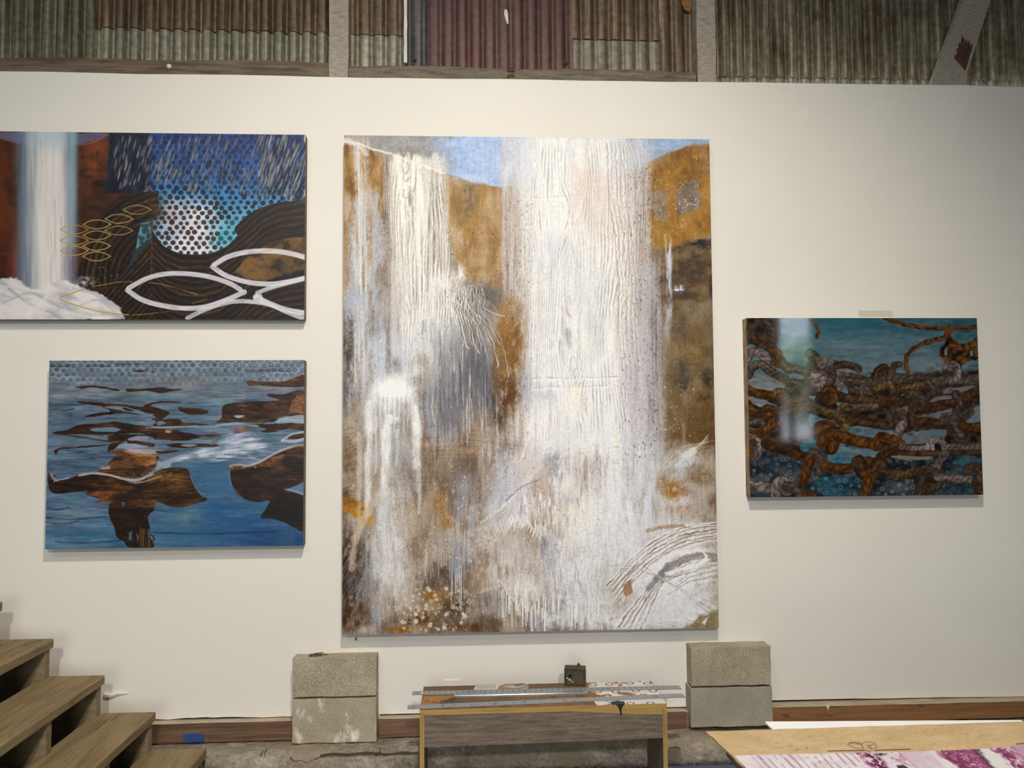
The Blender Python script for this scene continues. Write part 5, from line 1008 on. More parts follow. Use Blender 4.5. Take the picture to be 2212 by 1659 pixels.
    t.poly([(1470, 984), (1486, 972), (1502, 964), (1508, 976), (1478, 992)], (214, 212, 206), .8, 1.5, 4); MI(1448, 560, 6, 60, (214, 218, 228), 1.1, 170, 3, 20, .4); V(1438, 1450, 540, 700, (206, 214, 228), .85, 3, 24, 171, 4, ysoft=20); MI(1466, 625, 16, 12, (206, 216, 232), 1.3, 172, 4, 4, .9); MI(1440, 700, 14, 60, (176, 170, 166), .8, 173, 4, 20)
    t.stroke([(1437, 508), (1440, 560), (1442, 600)], 4, (206, 206, 210), .7, soft=2, dry=.3); t.poly([(1472, 914), (1480, 914), (1482, 960), (1474, 960)], (156, 148, 136), .6, 2, 2)
    # spatter
    DKS = [(70, 62, 58), (96, 84, 76), (120, 104, 96)]; LTS = [(226, 220, 206), (206, 194, 174), (236, 234, 228)]
    t.specks(1345, 360, 1420, 1000, 520, .5, 1.7, DKS, .6, 2.2, 1); t.specks(1095, 420, 1150, 900, 420, .4, 1.4, DKS, .55, 2, 2); t.specks(1080, 950, 1330, 1330, 700, .4, 1.3, DKS, .4, 1.6, 3); t.specks(1400, 330, 1535, 520, 130, .5, 1.6, LTS, .7, 1, 4); t.specks(1455, 430, 1510, 455, 30, 1, 2, LTS, .8, 1, 5)
    t.specks(745, 400, 960, 900, 320, .4, 1.2, LTS, .6, 2, 6); t.specks(960, 480, 1090, 660, 320, .5, 1.7, [(60, 50, 44), (196, 180, 160), (206, 196, 184)], .6, 1.4, 7); t.specks(840, 980, 1000, 1200, 500, .4, 1.2, DKS, .5, 1.4, 8); t.specks(760, 1120, 1000, 1340, 160, .6, 2.2, LTS, .5, 1, 9)
    t.specks(865, 1270, 1010, 1364, 150, .9, 5.2, [(206, 190, 168), (222, 212, 196), (190, 172, 148)], .9, 1.1, 10); t.specks(800, 1290, 880, 1340, 60, .6, 2, LTS, .6, 1, 12); t.specks(1430, 830, 1500, 960, 60, .6, 2.4, LTS, .5, 1, 13); t.specks(738, 640, 790, 760, 120, .5, 1.4, LTS, .7, 2, 14); t.specks(1400, 1060, 1545, 1200, 200, .4, 1.2, DKS, .4, 1.4, 16)
    for x, y, q_ in ((1007, 1282, 5), (1014, 1300, 5), (1000, 1304, 4), (1012, 1318, 4.5), (990, 1290, 4), (1036, 1092, 4), (1055, 1092, 4), (1032, 1106, 3), (818, 1190, 4), (822, 1150, 4), (872, 1216, 5), (766, 1122, 3.5), (764, 1134, 3), (756, 1180, 3), (758, 1290, 4), (760, 1306, 4), (816, 1110, 3)):
        t.dot(x, y, q_, q_, (206, 198, 186), .75, ring=.3); t.dot(x, y, q_*.6, q_*.6, (158, 150, 144), .5)
    # even canvas tooth
    t.c += ((t.n(2.0, 2.6, 200, 2)-.5)*.12+(t.n(2.4, 30, 201, 3)-.5)*.08)[..., None]
    k = sstep(700, 1000, Y)[..., None]; t.c[:] = .62+(t.c-.62)*(1.05+.22*k)

# ------------------------------------------------------------------ the setting
def jag(x0, x1, z, amp, step, seed, slope=0.0):
    r = random.Random(seed); n = max(2, int((x1-x0)/step)); out = []; d = 0
    for i in range(n+1):
        d = d*.7+r.uniform(-amp, amp)*.6; x = x0+(x1-x0)*i/n; out.append((x, z+slope*(x-x0)+d))
    return out
Z_TOP = 3.356
structure(obj('floor', B(-7, 7, -9, .3, -.05, 0), M['floor']))
# plasterboard wall: a long sheet with a slightly wavy top and a torn foot
zl, zm = float(P(480, 1550.5, 0)[2]), float(P(1460, 1527, 0)[2]); zr = float(P(1670, 1513, 0)[2]); zs_ = (float(P(2180, 1504.5, 0)[2])-zr)/(float(P(2180, 1504, 0)[0])-float(P(1670, 1513, 0)[0]))
foot = jag(-7, -.875, zl, .004, .03, 3)+[(-.872, .12), (-.474, .12)]+jag(-.470, 1.04, zm, .001, .12, 4)+[(1.045, .12), (1.428, .12)]+jag(1.432, 7, zr, .0022, .09, 5, zs_)
top = jag(-7, 7, Z_TOP, .005, .22, 6)
wall = structure(obj('wall_back', prism_xz(foot+top[::-1], 0.0, .016), M['drywall']))
structure(obj('trim_1', B(-7, 7, .017, .055, .08, .45), M['gap_shade']))                                 # strip behind the board, coloured near-black to give the gap its shade
# concrete kerb that carries the wall
def kerb():
    bm = bmesh.new(); r = random.Random(5); nx = 280; rows = [(.02, .098), (-.02, .097), (-.06, .096), (-.10, .097), (-.14, .094), (-.165, .086), (-.18, .068), (-.184, .045), (-.186, .02), (-.19, 0.0)]
    vs_ = []
    for i in range(nx+1):
        x = -7+14*i/nx; rise = max(0, .013*(x+1.0)/2.2)
        row = []
        for j, (y, z) in enumerate(rows):
            a = .0 if j in (0, len(rows)-1) else .007
            row.append(bm.verts.new((x, y+r.uniform(-a, a)*.7, z+rise*(z > 0)+r.uniform(-a, a)*.6)))
        vs_.append(row)
    for i in range(nx):
        for j in range(len(rows)-1): bm.faces.new((vs_[i][j], vs_[i+1][j], vs_[i+1][j+1], vs_[i][j+1]))
    for row in (vs_[0], vs_[-1]): bm.faces.new(row)
    bmesh.ops.contextual_create(bm, geom=[e for e in bm.edges if e.is_boundary])
    return bm
kb = structure(obj('baseboard_back', kerb(), M['curb'], smooth=True))
def crack(pts, w, y0=-.1845, y1=-.165):
    q = [P(x, y, y0) for x, y in pts]; n = len(q)
    up_ = [(p[0], p[2]+w*(.3+.7*math.sin(PI*(i+.5)/n))) for i, p in enumerate(q)]; dn = [(p[0], p[2]) for p in q]
    obj('crack', prism_xz(dn+up_[::-1], y0, y1), M['crack'], kb)
crack([(690, 1634), (720, 1630), (750, 1632), (790, 1628), (830, 1631), (870, 1627), (903, 1628)], .0012)
crack([(626, 1638), (636, 1645), (648, 1643), (662, 1648), (676, 1642), (688, 1637)], .0014)
crack([(1466, 1634), (1478, 1632), (1492, 1634)], .0012); crack([(1445, 1616), (1462, 1615), (1470, 1617)], .001)
for x, y, h_ in ((561, 1633, 8), (570, 1630, 9), (809, 1640, 12), (817, 1634, 14)): crack([(x, y), (x+1, y-h_*.5), (x+4, y-h_), (x+5, y-h_+1), (x+2.5, y-h_*.4)], .0015)
# sill lumber showing between the concrete blocks
def sill(name, x0, x1, z0, z1, mt, seed, y0=-.042):
    bm = rough_box(x0, x1, y0, .0165, z0, z1, .12, .0012, seed)
    o = structure(obj(name, bm, [mt, M['sill_top']]))
    for f in o.data.polygons: f.material_index = 1 if f.normal.z > .8 else 0
    return o
SZ = lambda px, py, y=-.042: float(P(px, py, y)[2])
s1 = sill('trim_2', -2.6, -.876, SZ(500, 1602), SZ(500, 1560.5), M['sill'], 1)
s2 = sill('trim_3', -.470, 1.022, SZ(860, 1592), SZ(860, 1552.5), M['sill'], 2)
s2b = sill('trim_4', 1.0235, 1.046, .11, .19, M['sill_grey'], 3)
s3 = sill('trim_5', 1.432, 6.9, .13, SZ(1800, 1525, -.062), M['sill_warm'], 4, -.062)
bp = P(395, 1586, -.044); bq = P(441, 1603, -.044)
obj('paint_patch', B(bp[0], bq[0], -.0450, -.0436, bq[2], bp[2]), M['blue_paint'], s1)
c0 = P(1788, 1528, -.063)
obj('paint_flake', prism_xz([(c0[0]-.012, c0[2]+.012), (c0[0]+.012, c0[2]+.012), (c0[0]+.004, c0[2]-.004), (c0[0]+.001, c0[2]-.014), (c0[0]-.004, c0[2]-.002)], -.0655, -.061), M['lath'], s3)

# corrugated sheets above the board
up = bpy.data.objects.new('wall_upper', None); COL.objects.link(up); structure(up)
def corrugated(x0, x1, z0, z1, y, mt, per=.0735, amp=.016, ph=0.0, slope0=0.0, seed=0, cells=12):
    bm = bmesh.new(); nx = max(4, int((x1-x0)/per*cells)); rnd = random.Random(seed)
    zs = [0, .04, .25, .5, .75, 1]; cols = []; damp = {}
    for i in range(nx+1):
        x = x0+(x1-x0)*i/nx; k = int((x/per)+ph); damp.setdefault(k, rnd.uniform(.82, 1.12))
        w = math.sin((x/per+ph)*2*PI); w = 1-2*((1-w)/2)**2.4
        yy = y-amp*damp[k]*w
        col = []
        for t in zs:
            z = z0+(z1-z0)*t
            if t == 0: z += slope0*(x-x0)+rnd.uniform(-.0015, .0015)
            col.append((bm.verts.new((x, yy, z)), bm.verts.new((x, yy+.0012, z))))
        cols.append(col)
    for i in range(nx):
        for j in range(len(zs)-1):
            a, b, c, d = cols[i][j], cols[i+1][j], cols[i+1][j+1], cols[i][j+1]
            bm.faces.new((a[0], b[0], c[0], d[0])); bm.faces.new((d[1], c[1], b[1], a[1]))
        bm.faces.new([bm.verts.new(q.co) for q in (cols[i][0][1], cols[i+1][0][1], cols[i+1][0][0], cols[i][0][0])])
    return obj('corrugated_sheet', bm, mt, up, smooth=True)
CY = .127
def xp(px, py=100, y=CY): return float(P(px, py, y)[0])
def zp(px, py, y=CY): return float(P(px, py, y)[2])
HI = 6.05
corrugated(-7, -4.2, 3.2, HI, CY+.003, M['zinc_up'], seed=1); corrugated(-4.26, xp(205), 3.2, HI, CY-.004, M['zinc_a'], seed=2, amp=.018)
corrugated(xp(200), xp(735), zp(205, 60), HI, CY, M['zinc_up'], seed=3, slope0=-.006); corrugated(xp(202), xp(735), 3.2, zp(300, 30), CY+.007, M['zinc_low'], seed=4, ph=.04)
corrugated(xp(735), xp(877), zp(756, 74), HI, CY, M['zinc_up'], seed=5, slope0=-.006, amp=.008); corrugated(xp(735), xp(877), 3.2, zp(800, 46), CY+.006, M['zinc_low'], seed=6, amp=.008)
corrugated(xp(874), xp(942), 3.2, HI, CY+.004, M['tin_blue'], seed=7, amp=.005, ph=.3)
red = corrugated(xp(926), xp(1238), 3.2, HI, CY-.003, M['tin_red'], seed=8, amp=.0045, ph=.1)
corrugated(xp(1235), xp(1424), zp(1240, 84), HI, CY, M['zinc_up'], seed=9, slope0=-.008, amp=.0085); corrugated(xp(1236), xp(1424), 3.2, zp(1300, 52), CY+.006, M['zinc_mid'], seed=10, amp=.004)
corrugated(xp(1421), xp(1530), 3.2, HI, CY-.002, M['zinc_up'], seed=11, amp=.008, ph=.4)
corrugated(xp(1528), xp(1880), zp(1560, 168)+.004, HI, CY-.002, M['zinc_right'], seed=12, amp=.018, slope0=0.0); corrugated(xp(1876), xp(2330), zp(1900, 173)+.004, HI, CY-.005, M['zinc_right'], seed=13, amp=.018, ph=.02)
corrugated(xp(1528), 4.4, 3.2, 3.62, CY+.008, M['zinc_low'], seed=14, amp=.0125); corrugated(xp(2326), 7, 3.2, HI, CY-.002, M['zinc_a'], seed=15, amp=.018)
sc_ = P(1094, 36, CY-.012)
obj('paint_scrap', prism_xz([(sc_[0]-.010, sc_[2]+.038), (sc_[0]+.002, sc_[2]+.040), (sc_[0]+.008, sc_[2]+.02), (sc_[0]+.010, sc_[2]-.036), (sc_[0]+.003, sc_[2]-.038), (sc_[0]-.006, sc_[2]-.01), (sc_[0]-.012, sc_[2]+.012)], CY-.0125, CY-.0065), M['white_scrap'], red)
for px, py in ((1222, 134), (896, 127)):
    c = P(px, py, CY-.012); bm = bmesh.new(); cyl(bm, (c[0], CY-.012, c[2]), (c[0], CY-.0075, c[2]), .009, 12); cyl(bm, (c[0], CY-.016, c[2]), (c[0], CY-.012, c[2]), .0045, 6)
    obj('bolt', bm, M['rust'], red if px > 1000 else up)

# rest of the barn
structure(obj('ceiling', B(-7, 7, -9.1, .3, 6.05, 6.15), M['rear']))
structure(obj('wall_left', B(-7.1, -7, -9.1, .3, -.05, 6.05), M['rear'])); structure(obj('wall_right', B(7, 7.1, -9.1, .3, -.05, 6.05), M['rear']))
bm = bmesh.new(); WX0, WX1, WZ0, WZ1 = 5.14, 5.70, 1.28, 3.5
box(bm, -7, WX0, -9.1, -9, -.05, 6.05); box(bm, WX1, 7, -9.1, -9, -.05, 6.05); box(bm, WX0, WX1, -9.1, -9, -.05, WZ0); box(bm, WX0, WX1, -9.1, -9, WZ1, 6.05)
structure(obj('wall_rear', bm, M['rear']))
bm = bmesh.new(); box(bm, WX0-.06, WX0, -9.0, -8.97, WZ0-.06, WZ1+.06); box(bm, WX1, WX1+.06, -9.0, -8.97, WZ0-.06, WZ1+.06); box(bm, WX0, WX1, -9.0, -8.97, WZ0-.06, WZ0); box(bm, WX0, WX1, -9.0, -8.97, WZ1, WZ1+.06)
structure(obj('window_1', bm, M['lath']))

# ------------------------------------------------------------------ timber frame showing above the board
def post(px0, px1, label, seed):
    x0, x1 = float(P(px0, 90, .017)[0]), float(P(px1, 90, .017)[0])
    bm = rough_box(x0, x1, .017, .100, 3.2, 6.04, .05, .0016, seed)
    o = rebase(obj('timber_post', bm, M['post'])); return tag(o, label, 'post')
post(711, 752.5, 'pale sawn grey timber post left of the red metal sheet', 1)
post(1505.5, 1546, 'pale sawn grey timber post right of the red metal sheet', 2)
def girt(x0, x1, zt0, zt1, mt, label, seed):
    bm = rough_box(x0, x1, .017, .092, 3.25, zt0, .045, .0022, seed)
    for v in bm.verts:
        t = (v.co.x-x0)/(x1-x0); top = zt0+(zt1-zt0)*t
        if v.co.z > zt0-.012: v.co.z += top-zt0
        if v.co.z > zt0-.02 and v.co.y < .03: v.co.y += .02; v.co.z -= .010+.004*math.sin(v.co.x*7)
    return tag(rebase(obj('timber_girt', bm, mt, smooth=False)), label, 'beam')
g1 = girt(-4.4, float(P(710, 140, .02)[0]), zp(0, 118, .03), zp(711, 129, .03), M['timber_brown'], 'brown weathered horizontal beam with a white paint blob, left of both posts', 5)
g2 = girt(float(P(754, 140, .02)[0]), float(P(1503, 150, .02)[0]), zp(755, 136, .03), zp(1503, 149, .03), M['timber'], 'grey weathered horizontal beam between the two posts, under the red sheet', 6)
c = P(365, 143, .015); bm = bmesh.new(); bmesh.ops.create_icosphere(bm, subdivisions=2, radius=1)
for v in bm.verts: v.co = Vector((v.co.x*.013*(1+.2*math.sin(v.co.z*5)), v.co.y*.008, v.co.z*.013))
pb = obj('paint_blob', bm, M['white_scrap'], g1, smooth=True); pb.location = Vector((c[0], .016, c[2]))-g1.location
for px, py in ((1104, 151), (1104, 164)):
    c = P(px, py, .016); n_ = obj('knot_chip', rough_box(-.018, .018, -.004, .006, -.008, .008, .01, .002, 3), M['torn'], g2); n_.location = Vector((c[0], .018, c[2]))-g2.location
# slanting brace on the right
def brace():
    y0, y1 = .03, .075
    b0, b1, t1, t0 = P(2012, 186, y0), P(2080, 186, y0), P(2140, 0, y0), P(2080, 0, y0)
    def ext(a, b, k): return (b[0]+(b[0]-a[0])*k, b[2]+(b[2]-a[2])*k)
    pts = [ext(t0, b0, .3), ext(t1, b1, .3), ext(b1, t1, 4.0), ext(b0, t0, 4.0)]
    o = obj('timber_brace', prism_xz(pts, y0, y1), M['post'])
    cx = np.array([float(b0[0]), y0, float(b0[2])]); 
    for v in o.data.vertices: v.co -= Vector(cx)
    o.location = cx
    tag(o, 'slanting grey timber brace with a torn brown patch, upper right', 'brace')
    q = [P(*p, y0) for p in ((2078, 75), (2080, 84), (2082, 80), (2085, 92), (2088, 84), (2090, 95), (2094, 87), (2096, 100), (2101, 92), (2099, 108), (2094, 122), (2090, 138), (2085, 153), (2073, 139), (2061, 126), (2063, 119), (2067, 116), (2066, 104), (2070, 106), (2071, 92), (2075, 94))]
    bm = prism_xz([(p[0], p[2]) for p in q], y0-.0015, y0+.002)
    tp = obj('torn_patch', bm, M['torn'], o); tp.location = -Vector(cx)
    return o
brace()
x0, x1 = float(P(872.5, 70, .09)[0]), float(P(879, 70, .09)[0])
bm = rough_box(x0, x1, .092, .104, zp(876, 134, .09), 5.2, .05, .0016, 9)
tag(rebase(obj('lath_strip', bm, M['lath'])), 'narrow white painted lath standing left of the red metal sheet', 'strip')
w0, w1 = P(1474, 0, .09), P(1497, 0, .09); zt = 4.2; zb = zp(1488, 23, .09)
bm = prism_xz([(w0[0], zt), (w1[0], zt), (w1[0]-.002, zb+.035), (w1[0]-.012, zb), (w0[0]+.016, zb+.012), (w0[0], zb+.045)], .102, .1145)
tag(rebase(obj('wood_block', bm, M['sill_warm'])), 'brown pointed wooden block hanging against the metal beside the right post', 'block')

# ------------------------------------------------------------------ pictures
def face_rect(c, p):
    q = [P(x, y, -p) for x, y in c]
    return (q[0][0]+q[2][0])/2, (q[1][0]+q[3][0])/2, (q[2][2]+q[3][2])/2, (q[0][2]+q[1][2])/2
def uv_front(o, x0, x1, z0, z1, off=(0, 0, 0)):
    uv = o.data.uv_layers.new(name='UVMap')
    for l in o.data.loops:
        co = o.data.vertices[l.vertex_index].co
        uv.data[l.index].uv = ((co.x+off[0]-x0)/(x1-x0), (co.z+off[2]-z0)/(z1-z0))
def picture(c, p, k, base, paint, label, gain, seed, side, rough, bump, bscale, stretch, inset=.004, paint_bump=0.0, bdist=.002, spec=.5):
    x0, x1, z0, z1 = face_rect(c, p)
    w = int(math.hypot(c[1][0]-c[0][0], c[1][1]-c[0][1])*k); h = int(w*(z1-z0)/(x1-x0))
    t = Tex((x0, -p, z1), (x1-x0, 0, 0), (0, 0, z0-z1), w, h, base, seed); paint(t)
    im = image_mat(label[:24].replace(' ', '_'), t.done(gain), rough, spec, bump, bscale, stretch, bdist, paint_bump)
    root = thing('painting', label, 'painting', ((x0+x1)/2, 0, z0))
    L = (-(x0+x1)/2, 0, -z0)
    def part(name, bm, mt):
        for v in bm.verts: v.co += Vector(L)
        return obj(name, bm, mt, root)
    bm = B(x0, x1, -p, -p+.012, z0, z1)
    o = part('painted_panel', bm, [im, side])
    for f in o.data.polygons: f.material_index = 0 if f.normal.y < -.5 else 1
    uv_front(o, x0, x1, z0, z1, (-L[0], 0, -L[2]))
    i = inset; q = .022
    part('frame_rail', B(x0+i, x1-i, -p+.012, -.0005, z1-i-q, z1-i), side); part('frame_rail', B(x0+i, x1-i, -p+.012, -.0005, z0+i, z0+i+q), side)
    part('frame_stile', B(x0+i, x0+i+q, -p+.012, -.0005, z0+i+q, z1-i-q), side); part('frame_stile', B(x1-i-q, x1-i, -p+.012, -.0005, z0+i+q, z1-i-q), side)
    return root
picture([(-60, 283), (658, 291), (-60, 690), (659, 690)], .05, 1.5, (60, 40, 30), paint_wave, 'wide painting of a white cascade, brown waves and blue dotted sky', GAIN['wave'], 3, M['panel_side'], .42, .06, 60, (1, 1, 1), .0015, spec=.35)
picture([(107, 778), (658, 779), (97, 1184), (654, 1181)], .058, 1.5, (80, 110, 140), paint_swim, 'blue water painting with rust-brown floating figures below the wave picture', GAIN['swim'], 4, M['panel_side'], .40, .06, 60, (1, 1, 1), .0015, spec=.35)
picture([(744, 290), (1534, 303), (738, 1371), (1551, 1357)], .06, 1.5, (150, 130, 110), paint_fall, 'largest painting, tall white waterfall over ochre cliffs, in the middle', GAIN['fall'], 5, M['panel_side'], .6, .12, 160, (1, 1, .3), .006, paint_bump=.25, spec=.3)
picture([(1612, 688), (2109, 686), (1621, 1075), (2125, 1068)], .062, 1.6, (90, 110, 120), paint_rope, 'dark glossy painting of knotted brown ropes, right of the waterfall picture', GAIN['rope'], 6, M['panel_side_pale'], .035, .06, 220, (1, 1, 1.6), .001, bdist=.0004, spec=.6)

# small things on the wall
c0, c1 = P(959, 1469, -.006), P(995, 1469, -.006)
ot = thing('outlet_plate', 'ivory wall plate just above the low wooden bench', 'outlet', ((c0[0]+c1[0])/2, 0, c0[2]-.118))
hw = (c1[0]-c0[0])/2
obj('cover', B(-hw, hw, -.006, 0, 0, .118, bev=.002), M['plastic'], ot); obj('rocker', B(-.018, .018, -.0085, -.0055, .026, .092, bev=.001), M['plastic'], ot)
c0, c1 = P(1855, 683, -.001), P(1928, 671, -.001)
tag(rebase(obj('tape_strip', B(c0[0], c1[0], -.0016, -.0002, c0[2], c1[2]), M['tape'])), 'cream strip of tape on the wall above the rope painting', 'tape')
c0 = P(226, 1499, -.004); c1 = P(278, 1504, -.004)
bm = bmesh.new(); n_ = 14; rows = []
for i in range(n_+1):
    t = i/n_; x = c0[0]+(c1[0]-c0[0])*t; z = c0[2]-.012*math.sin(PI*min(1, t*1.8))*(1-t); h_ = .006*(1-t)+.001; y = -.004-.012*(1-t)
    rows.append([bm.verts.new((x, y, z-h_)), bm.verts.new((x, y-.004*(1-t), z+h_)), bm.verts.new((x, -.0005, z+h_)), bm.verts.new((x, -.0005, z-h_))])
for i in range(n_):
    for j in range(4): bm.faces.new((rows[i][j], rows[i+1][j], rows[i+1][(j+1) % 4], rows[i][(j+1) % 4]))
bm.faces.new(rows[0]); bm.faces.new(rows[-1])
tag(rebase(obj('peeling_tape', bm, M['drywall'])), 'curled sliver of white wall tape beside the wooden stairs', 'tape')
c = P(770, 1378, -.004); bm = bmesh.new(); cyl(bm, (c[0], -.0005, c[2]), (c[0], -.022, c[2]-.001), .0022, 8); cyl(bm, (c[0], -.022, c[2]-.001), (c[0], -.024, c[2]-.001), .0045, 10)
tag(rebase(obj('nail', bm, M['rust'])), 'small dark nail in the wall under the waterfall painting, lower left corner', 'nail')

# ------------------------------------------------------------------ concrete block piers
def cblock(pxl, pxr, ytop, ybot, y, mt, label, seed, z0=None):
    a, b = P(pxl, ybot, y), P(pxr, ytop, y)
    zb = a[2] if z0 is None else z0
    bm = rough_box(a[0], b[0], y, .0, zb, b[2], .04, .0016, seed)
    es = [e for e in bm.edges if len(e.link_faces) == 2 and e.calc_face_angle(0) > 1.0]
    bmesh.ops.bevel(bm, geom=es, offset=.0028, segments=2, profile=.6, affect='EDGES')
    return tag(rebase(obj('concrete_block', bm, mt, smooth=False)), label, 'block', None)
b1 = cblock(630.5, 813, 1507.2, 1607, -.082, M['block_white'], 'grey concrete block with white lime marks, lower one left of the bench', 1)
b2 = cblock(631, 813, 1419, 1507, -.08, M['block'], 'rough grey concrete block, upper one left of the bench', 2)
b3 = cblock(1493, 1668, 1483.4, 1572, -.088, M['block_smooth'], 'smooth grey concrete block, lower one right of the bench', 3)
b4 = cblock(1494, 1664.5, 1395.5, 1483, -.088, M['block'], 'grey concrete block with a damp stain, upper one right of the bench', 4)
zt = b2.location.z+b2.dimensions.z
rn = random.Random(4)
for i, (px, ln, an) in enumerate(((683, .055, .1), (695, .06, -.12), (676, .03, .9), (689, .03, .5))):
    x = P(px, 1412, -.04)[0]; bm = bmesh.new(); cyl(bm, (-ln/2, 0, 0), (ln/2, 0, 0), .0022, 8); cyl(bm, (-ln/2-.002, 0, 0), (-ln/2, 0, 0), .005, 10)
    o = obj('nail', bm, M['rust']); o.location = (x, -.045+.012*i-.01, zt+.0026+.002*(i % 2)); o.rotation_euler = (0, 0, an)
    tag(o, 'rusty nail in the small heap on top of the upper block left of the bench', 'nail', 'nails on the left block')

# ------------------------------------------------------------------ stairs at the left
ys = -.205
a0 = P(227, 1458, ys); a1 = P(337, 1537, ys); DX, DZ = a1[0]-a0[0], a1[2]-a0[2]
st = thing('staircase', 'open wooden stairs of dusty plank treads rising at the left', 'stairs', (a0[0]+2*DX, ys, 0))
TH, TW, YN = .041, .265, -1.25
def loc(o): o.location = -Vector(st.location); return o
for k in range(-3, 3):
    nx, nz = a0[0]+k*DX, a0[2]+k*DZ
    bm = B(nx-TW, nx, YN, ys, nz-TH, nz, bev=.005); rr = random.Random(k)
    for v in bm.verts: v.co.z += rr.uniform(-.001, .001); v.co.x += rr.uniform(-.001, .001)
    loc(obj('tread', bm, M['tread'], st))
for yc in (ys-.012, -.62, -1.05):
    pts = []                                                        # saw-tooth cut: up each riser, back along each seat
    for k in range(2, -4, -1):
        nx, nz = a0[0]+k*DX, a0[2]+k*DZ-TH
        pts.append((nx-.012, max(0.0, nz-(-DZ)))); pts.append((nx-.012, nz))
    pts[0] = (pts[0][0], 0.0)
    nx, nz = a0[0]-3*DX, a0[2]-3*DZ-TH
    xl = nx-.29
    pts += [(xl, nz), (xl, nz-.33)]
    sl = DZ/DX
    xf = xl+(nz-.33)/(-sl)
    pts.append((xf, 0.0))
    loc(obj('stringer', prism_xz(pts, yc-.038, yc), M['stringer'], st))

# ------------------------------------------------------------------ low plywood bench
ZB = .40
p = [PZ(912, 1482, ZB), PZ(906, 1534, ZB), PZ(1405, 1472, ZB), PZ(1440, 1519.5, ZB)]
bx0, bx1 = float(p[1][0]), float(p[3][0]); by0 = float((p[1][1]+p[3][1])/2); by1 = min(-.205, float((p[0][1]+p[2][1])/2))
bench = thing('bench', 'low plywood bench with yellow edges and grey-brown apron under the steel rulers', 'bench', ((bx0+bx1)/2, (by0+by1)/2, 0))
bang = math.atan2(float(p[3][1]-p[1][1]), float(p[3][0]-p[1][0]))
bench.rotation_euler = (0, 0, bang)
HW, HD, T = (bx1-bx0)/2, (by1-by0)/2, .019
def bench_top_tex():
    t = Tex(*BT, 1300, 360, (128, 98, 64), 9)
    t.mix([(.3, (96, 72, 48)), (.5, (132, 100, 64)), (.7, (156, 120, 78))], t.n(60, 5, 3, 4)*.6+t.n(12, 2, 5, 3)*.4)
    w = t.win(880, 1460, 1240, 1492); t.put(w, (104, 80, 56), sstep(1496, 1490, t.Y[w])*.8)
    t.poly([(918, 1503), (990, 1503), (985, 1512), (950, 1519), (912, 1524), (908, 1516)], (176, 128, 72), .8, 2, 3)
    for q in ((922, 1514, 5, 2), (938, 1517, 6, 2), (952, 1521, 8, 2)): t.dot(*q, (120, 76, 40), .8)
    t.poly([(950, 1516), (978, 1507), (990, 1512), (980, 1519)], (74, 58, 46), .9, 1.5, 2); t.poly([(980, 1510), (1200, 1508), (1180, 1516), (960, 1522)], (92, 74, 58), .7, 2, 2)
    t.poly([(1270, 1490), (1300, 1500), (1310, 1510), (1260, 1508)], (150, 98, 48), .9, 1.5, 2)
    # white paper glued on, rings and tears
    t.poly([(1271, 1476), (1300, 1473), (1403, 1470), (1425, 1496), (1440, 1520), (1290, 1524), (1283, 1514), (1300, 1506), (1275, 1492)], (226, 221, 214), .97, .8, 2, 6, 3)
    for q in ((1330, 1475, 8, 2.4), (1340, 1480, 7, 2), (1345, 1475, 9, 2), (1350, 1498, 17, 3), (1360, 1501, 18, 3.5), (1340, 1497, 8, 2), (1312, 1502, 12, 2), (1295, 1503, 14, 2)): t.mist(q[0], q[1], q[2], q[3]*1.6, (134, 92, 54), 1.3, int(q[0]) % 30, 4, 1.5, .5)
    for x, y in ((1281, 1479), (1316, 1478), (1361, 1476), (1398, 1476), (1291, 1494), (1330, 1494), (1374, 1492), (1411, 1492), (1312, 1503.5), (1390, 1502), (1362, 1519.5), (1405, 1518.5)):
        t.dot(x, y, 9, 3.0, (112, 78, 62), .9, ring=.38); t.dot(x, y, 5.4, 1.7, (226, 222, 216), .8)
    t.dot(1382, 1471.5, 4, 1.3, (40, 50, 140), .95)
    t.poly([(1322, 1517), (1333, 1513), (1348, 1515), (1351, 1521), (1344, 1524), (1326, 1524), (1318, 1520)], (44, 44, 44), .97, .8, 2, 4, 5); t.specks(1308, 1512, 1326, 1522, 14, .5, 1.4, [(50, 48, 46)], .9, seed=4)
    return image_mat('bench_top_print', t.done(1.0), .6, .35)
_R = np.array([math.cos(bang), math.sin(bang), 0]); _F = np.array([-math.sin(bang), math.cos(bang), 0]); _c = np.array(bench.location)
BT = (_c-_R*HW+_F*HD+np.array([0, 0, ZB]), _R*2*HW, -_F*2*HD)
top_m = bench_top_tex()
o = obj('bench_top', B(-HW, HW, -HD, HD, ZB-.0225, ZB), [top_m, M['ply_edge']], bench)
for f in o.data.polygons: f.material_index = 0 if f.normal.z > .5 else 1
uv = o.data.uv_layers.new(name='UVMap')
for l in o.data.loops:
    co = o.data.vertices[l.vertex_index].co; uv.data[l.index].uv = ((co.x+HW)/(2*HW), (co.y+HD)/(2*HD))
for s in (-1, 1):
    bm = B(s*HW-(T if s > 0 else 0), s*HW+(0 if s > 0 else T), -HD, HD, 0, ZB-.0225)
    o = obj('side_panel', bm, [M['ply_edge_v'], M['apron']], bench)
    for f in o.data.polygons: f.material_index = 1 if abs(f.normal.x) > .5 else 0
    o['label'] = 'weathered side panel with a yellow front edge'
AH = .128
bm = prism_xz([(-HW+T, ZB-.0235-AH-.005), (HW-T, ZB-.0235-AH+.006), (HW-T, ZB-.0235), (-HW+T, ZB-.0235)], -HD+.002, -HD+.016)
obj('apron', bm, M['apron'], bench)['label'] = 'grey-brown weathered plywood front board'
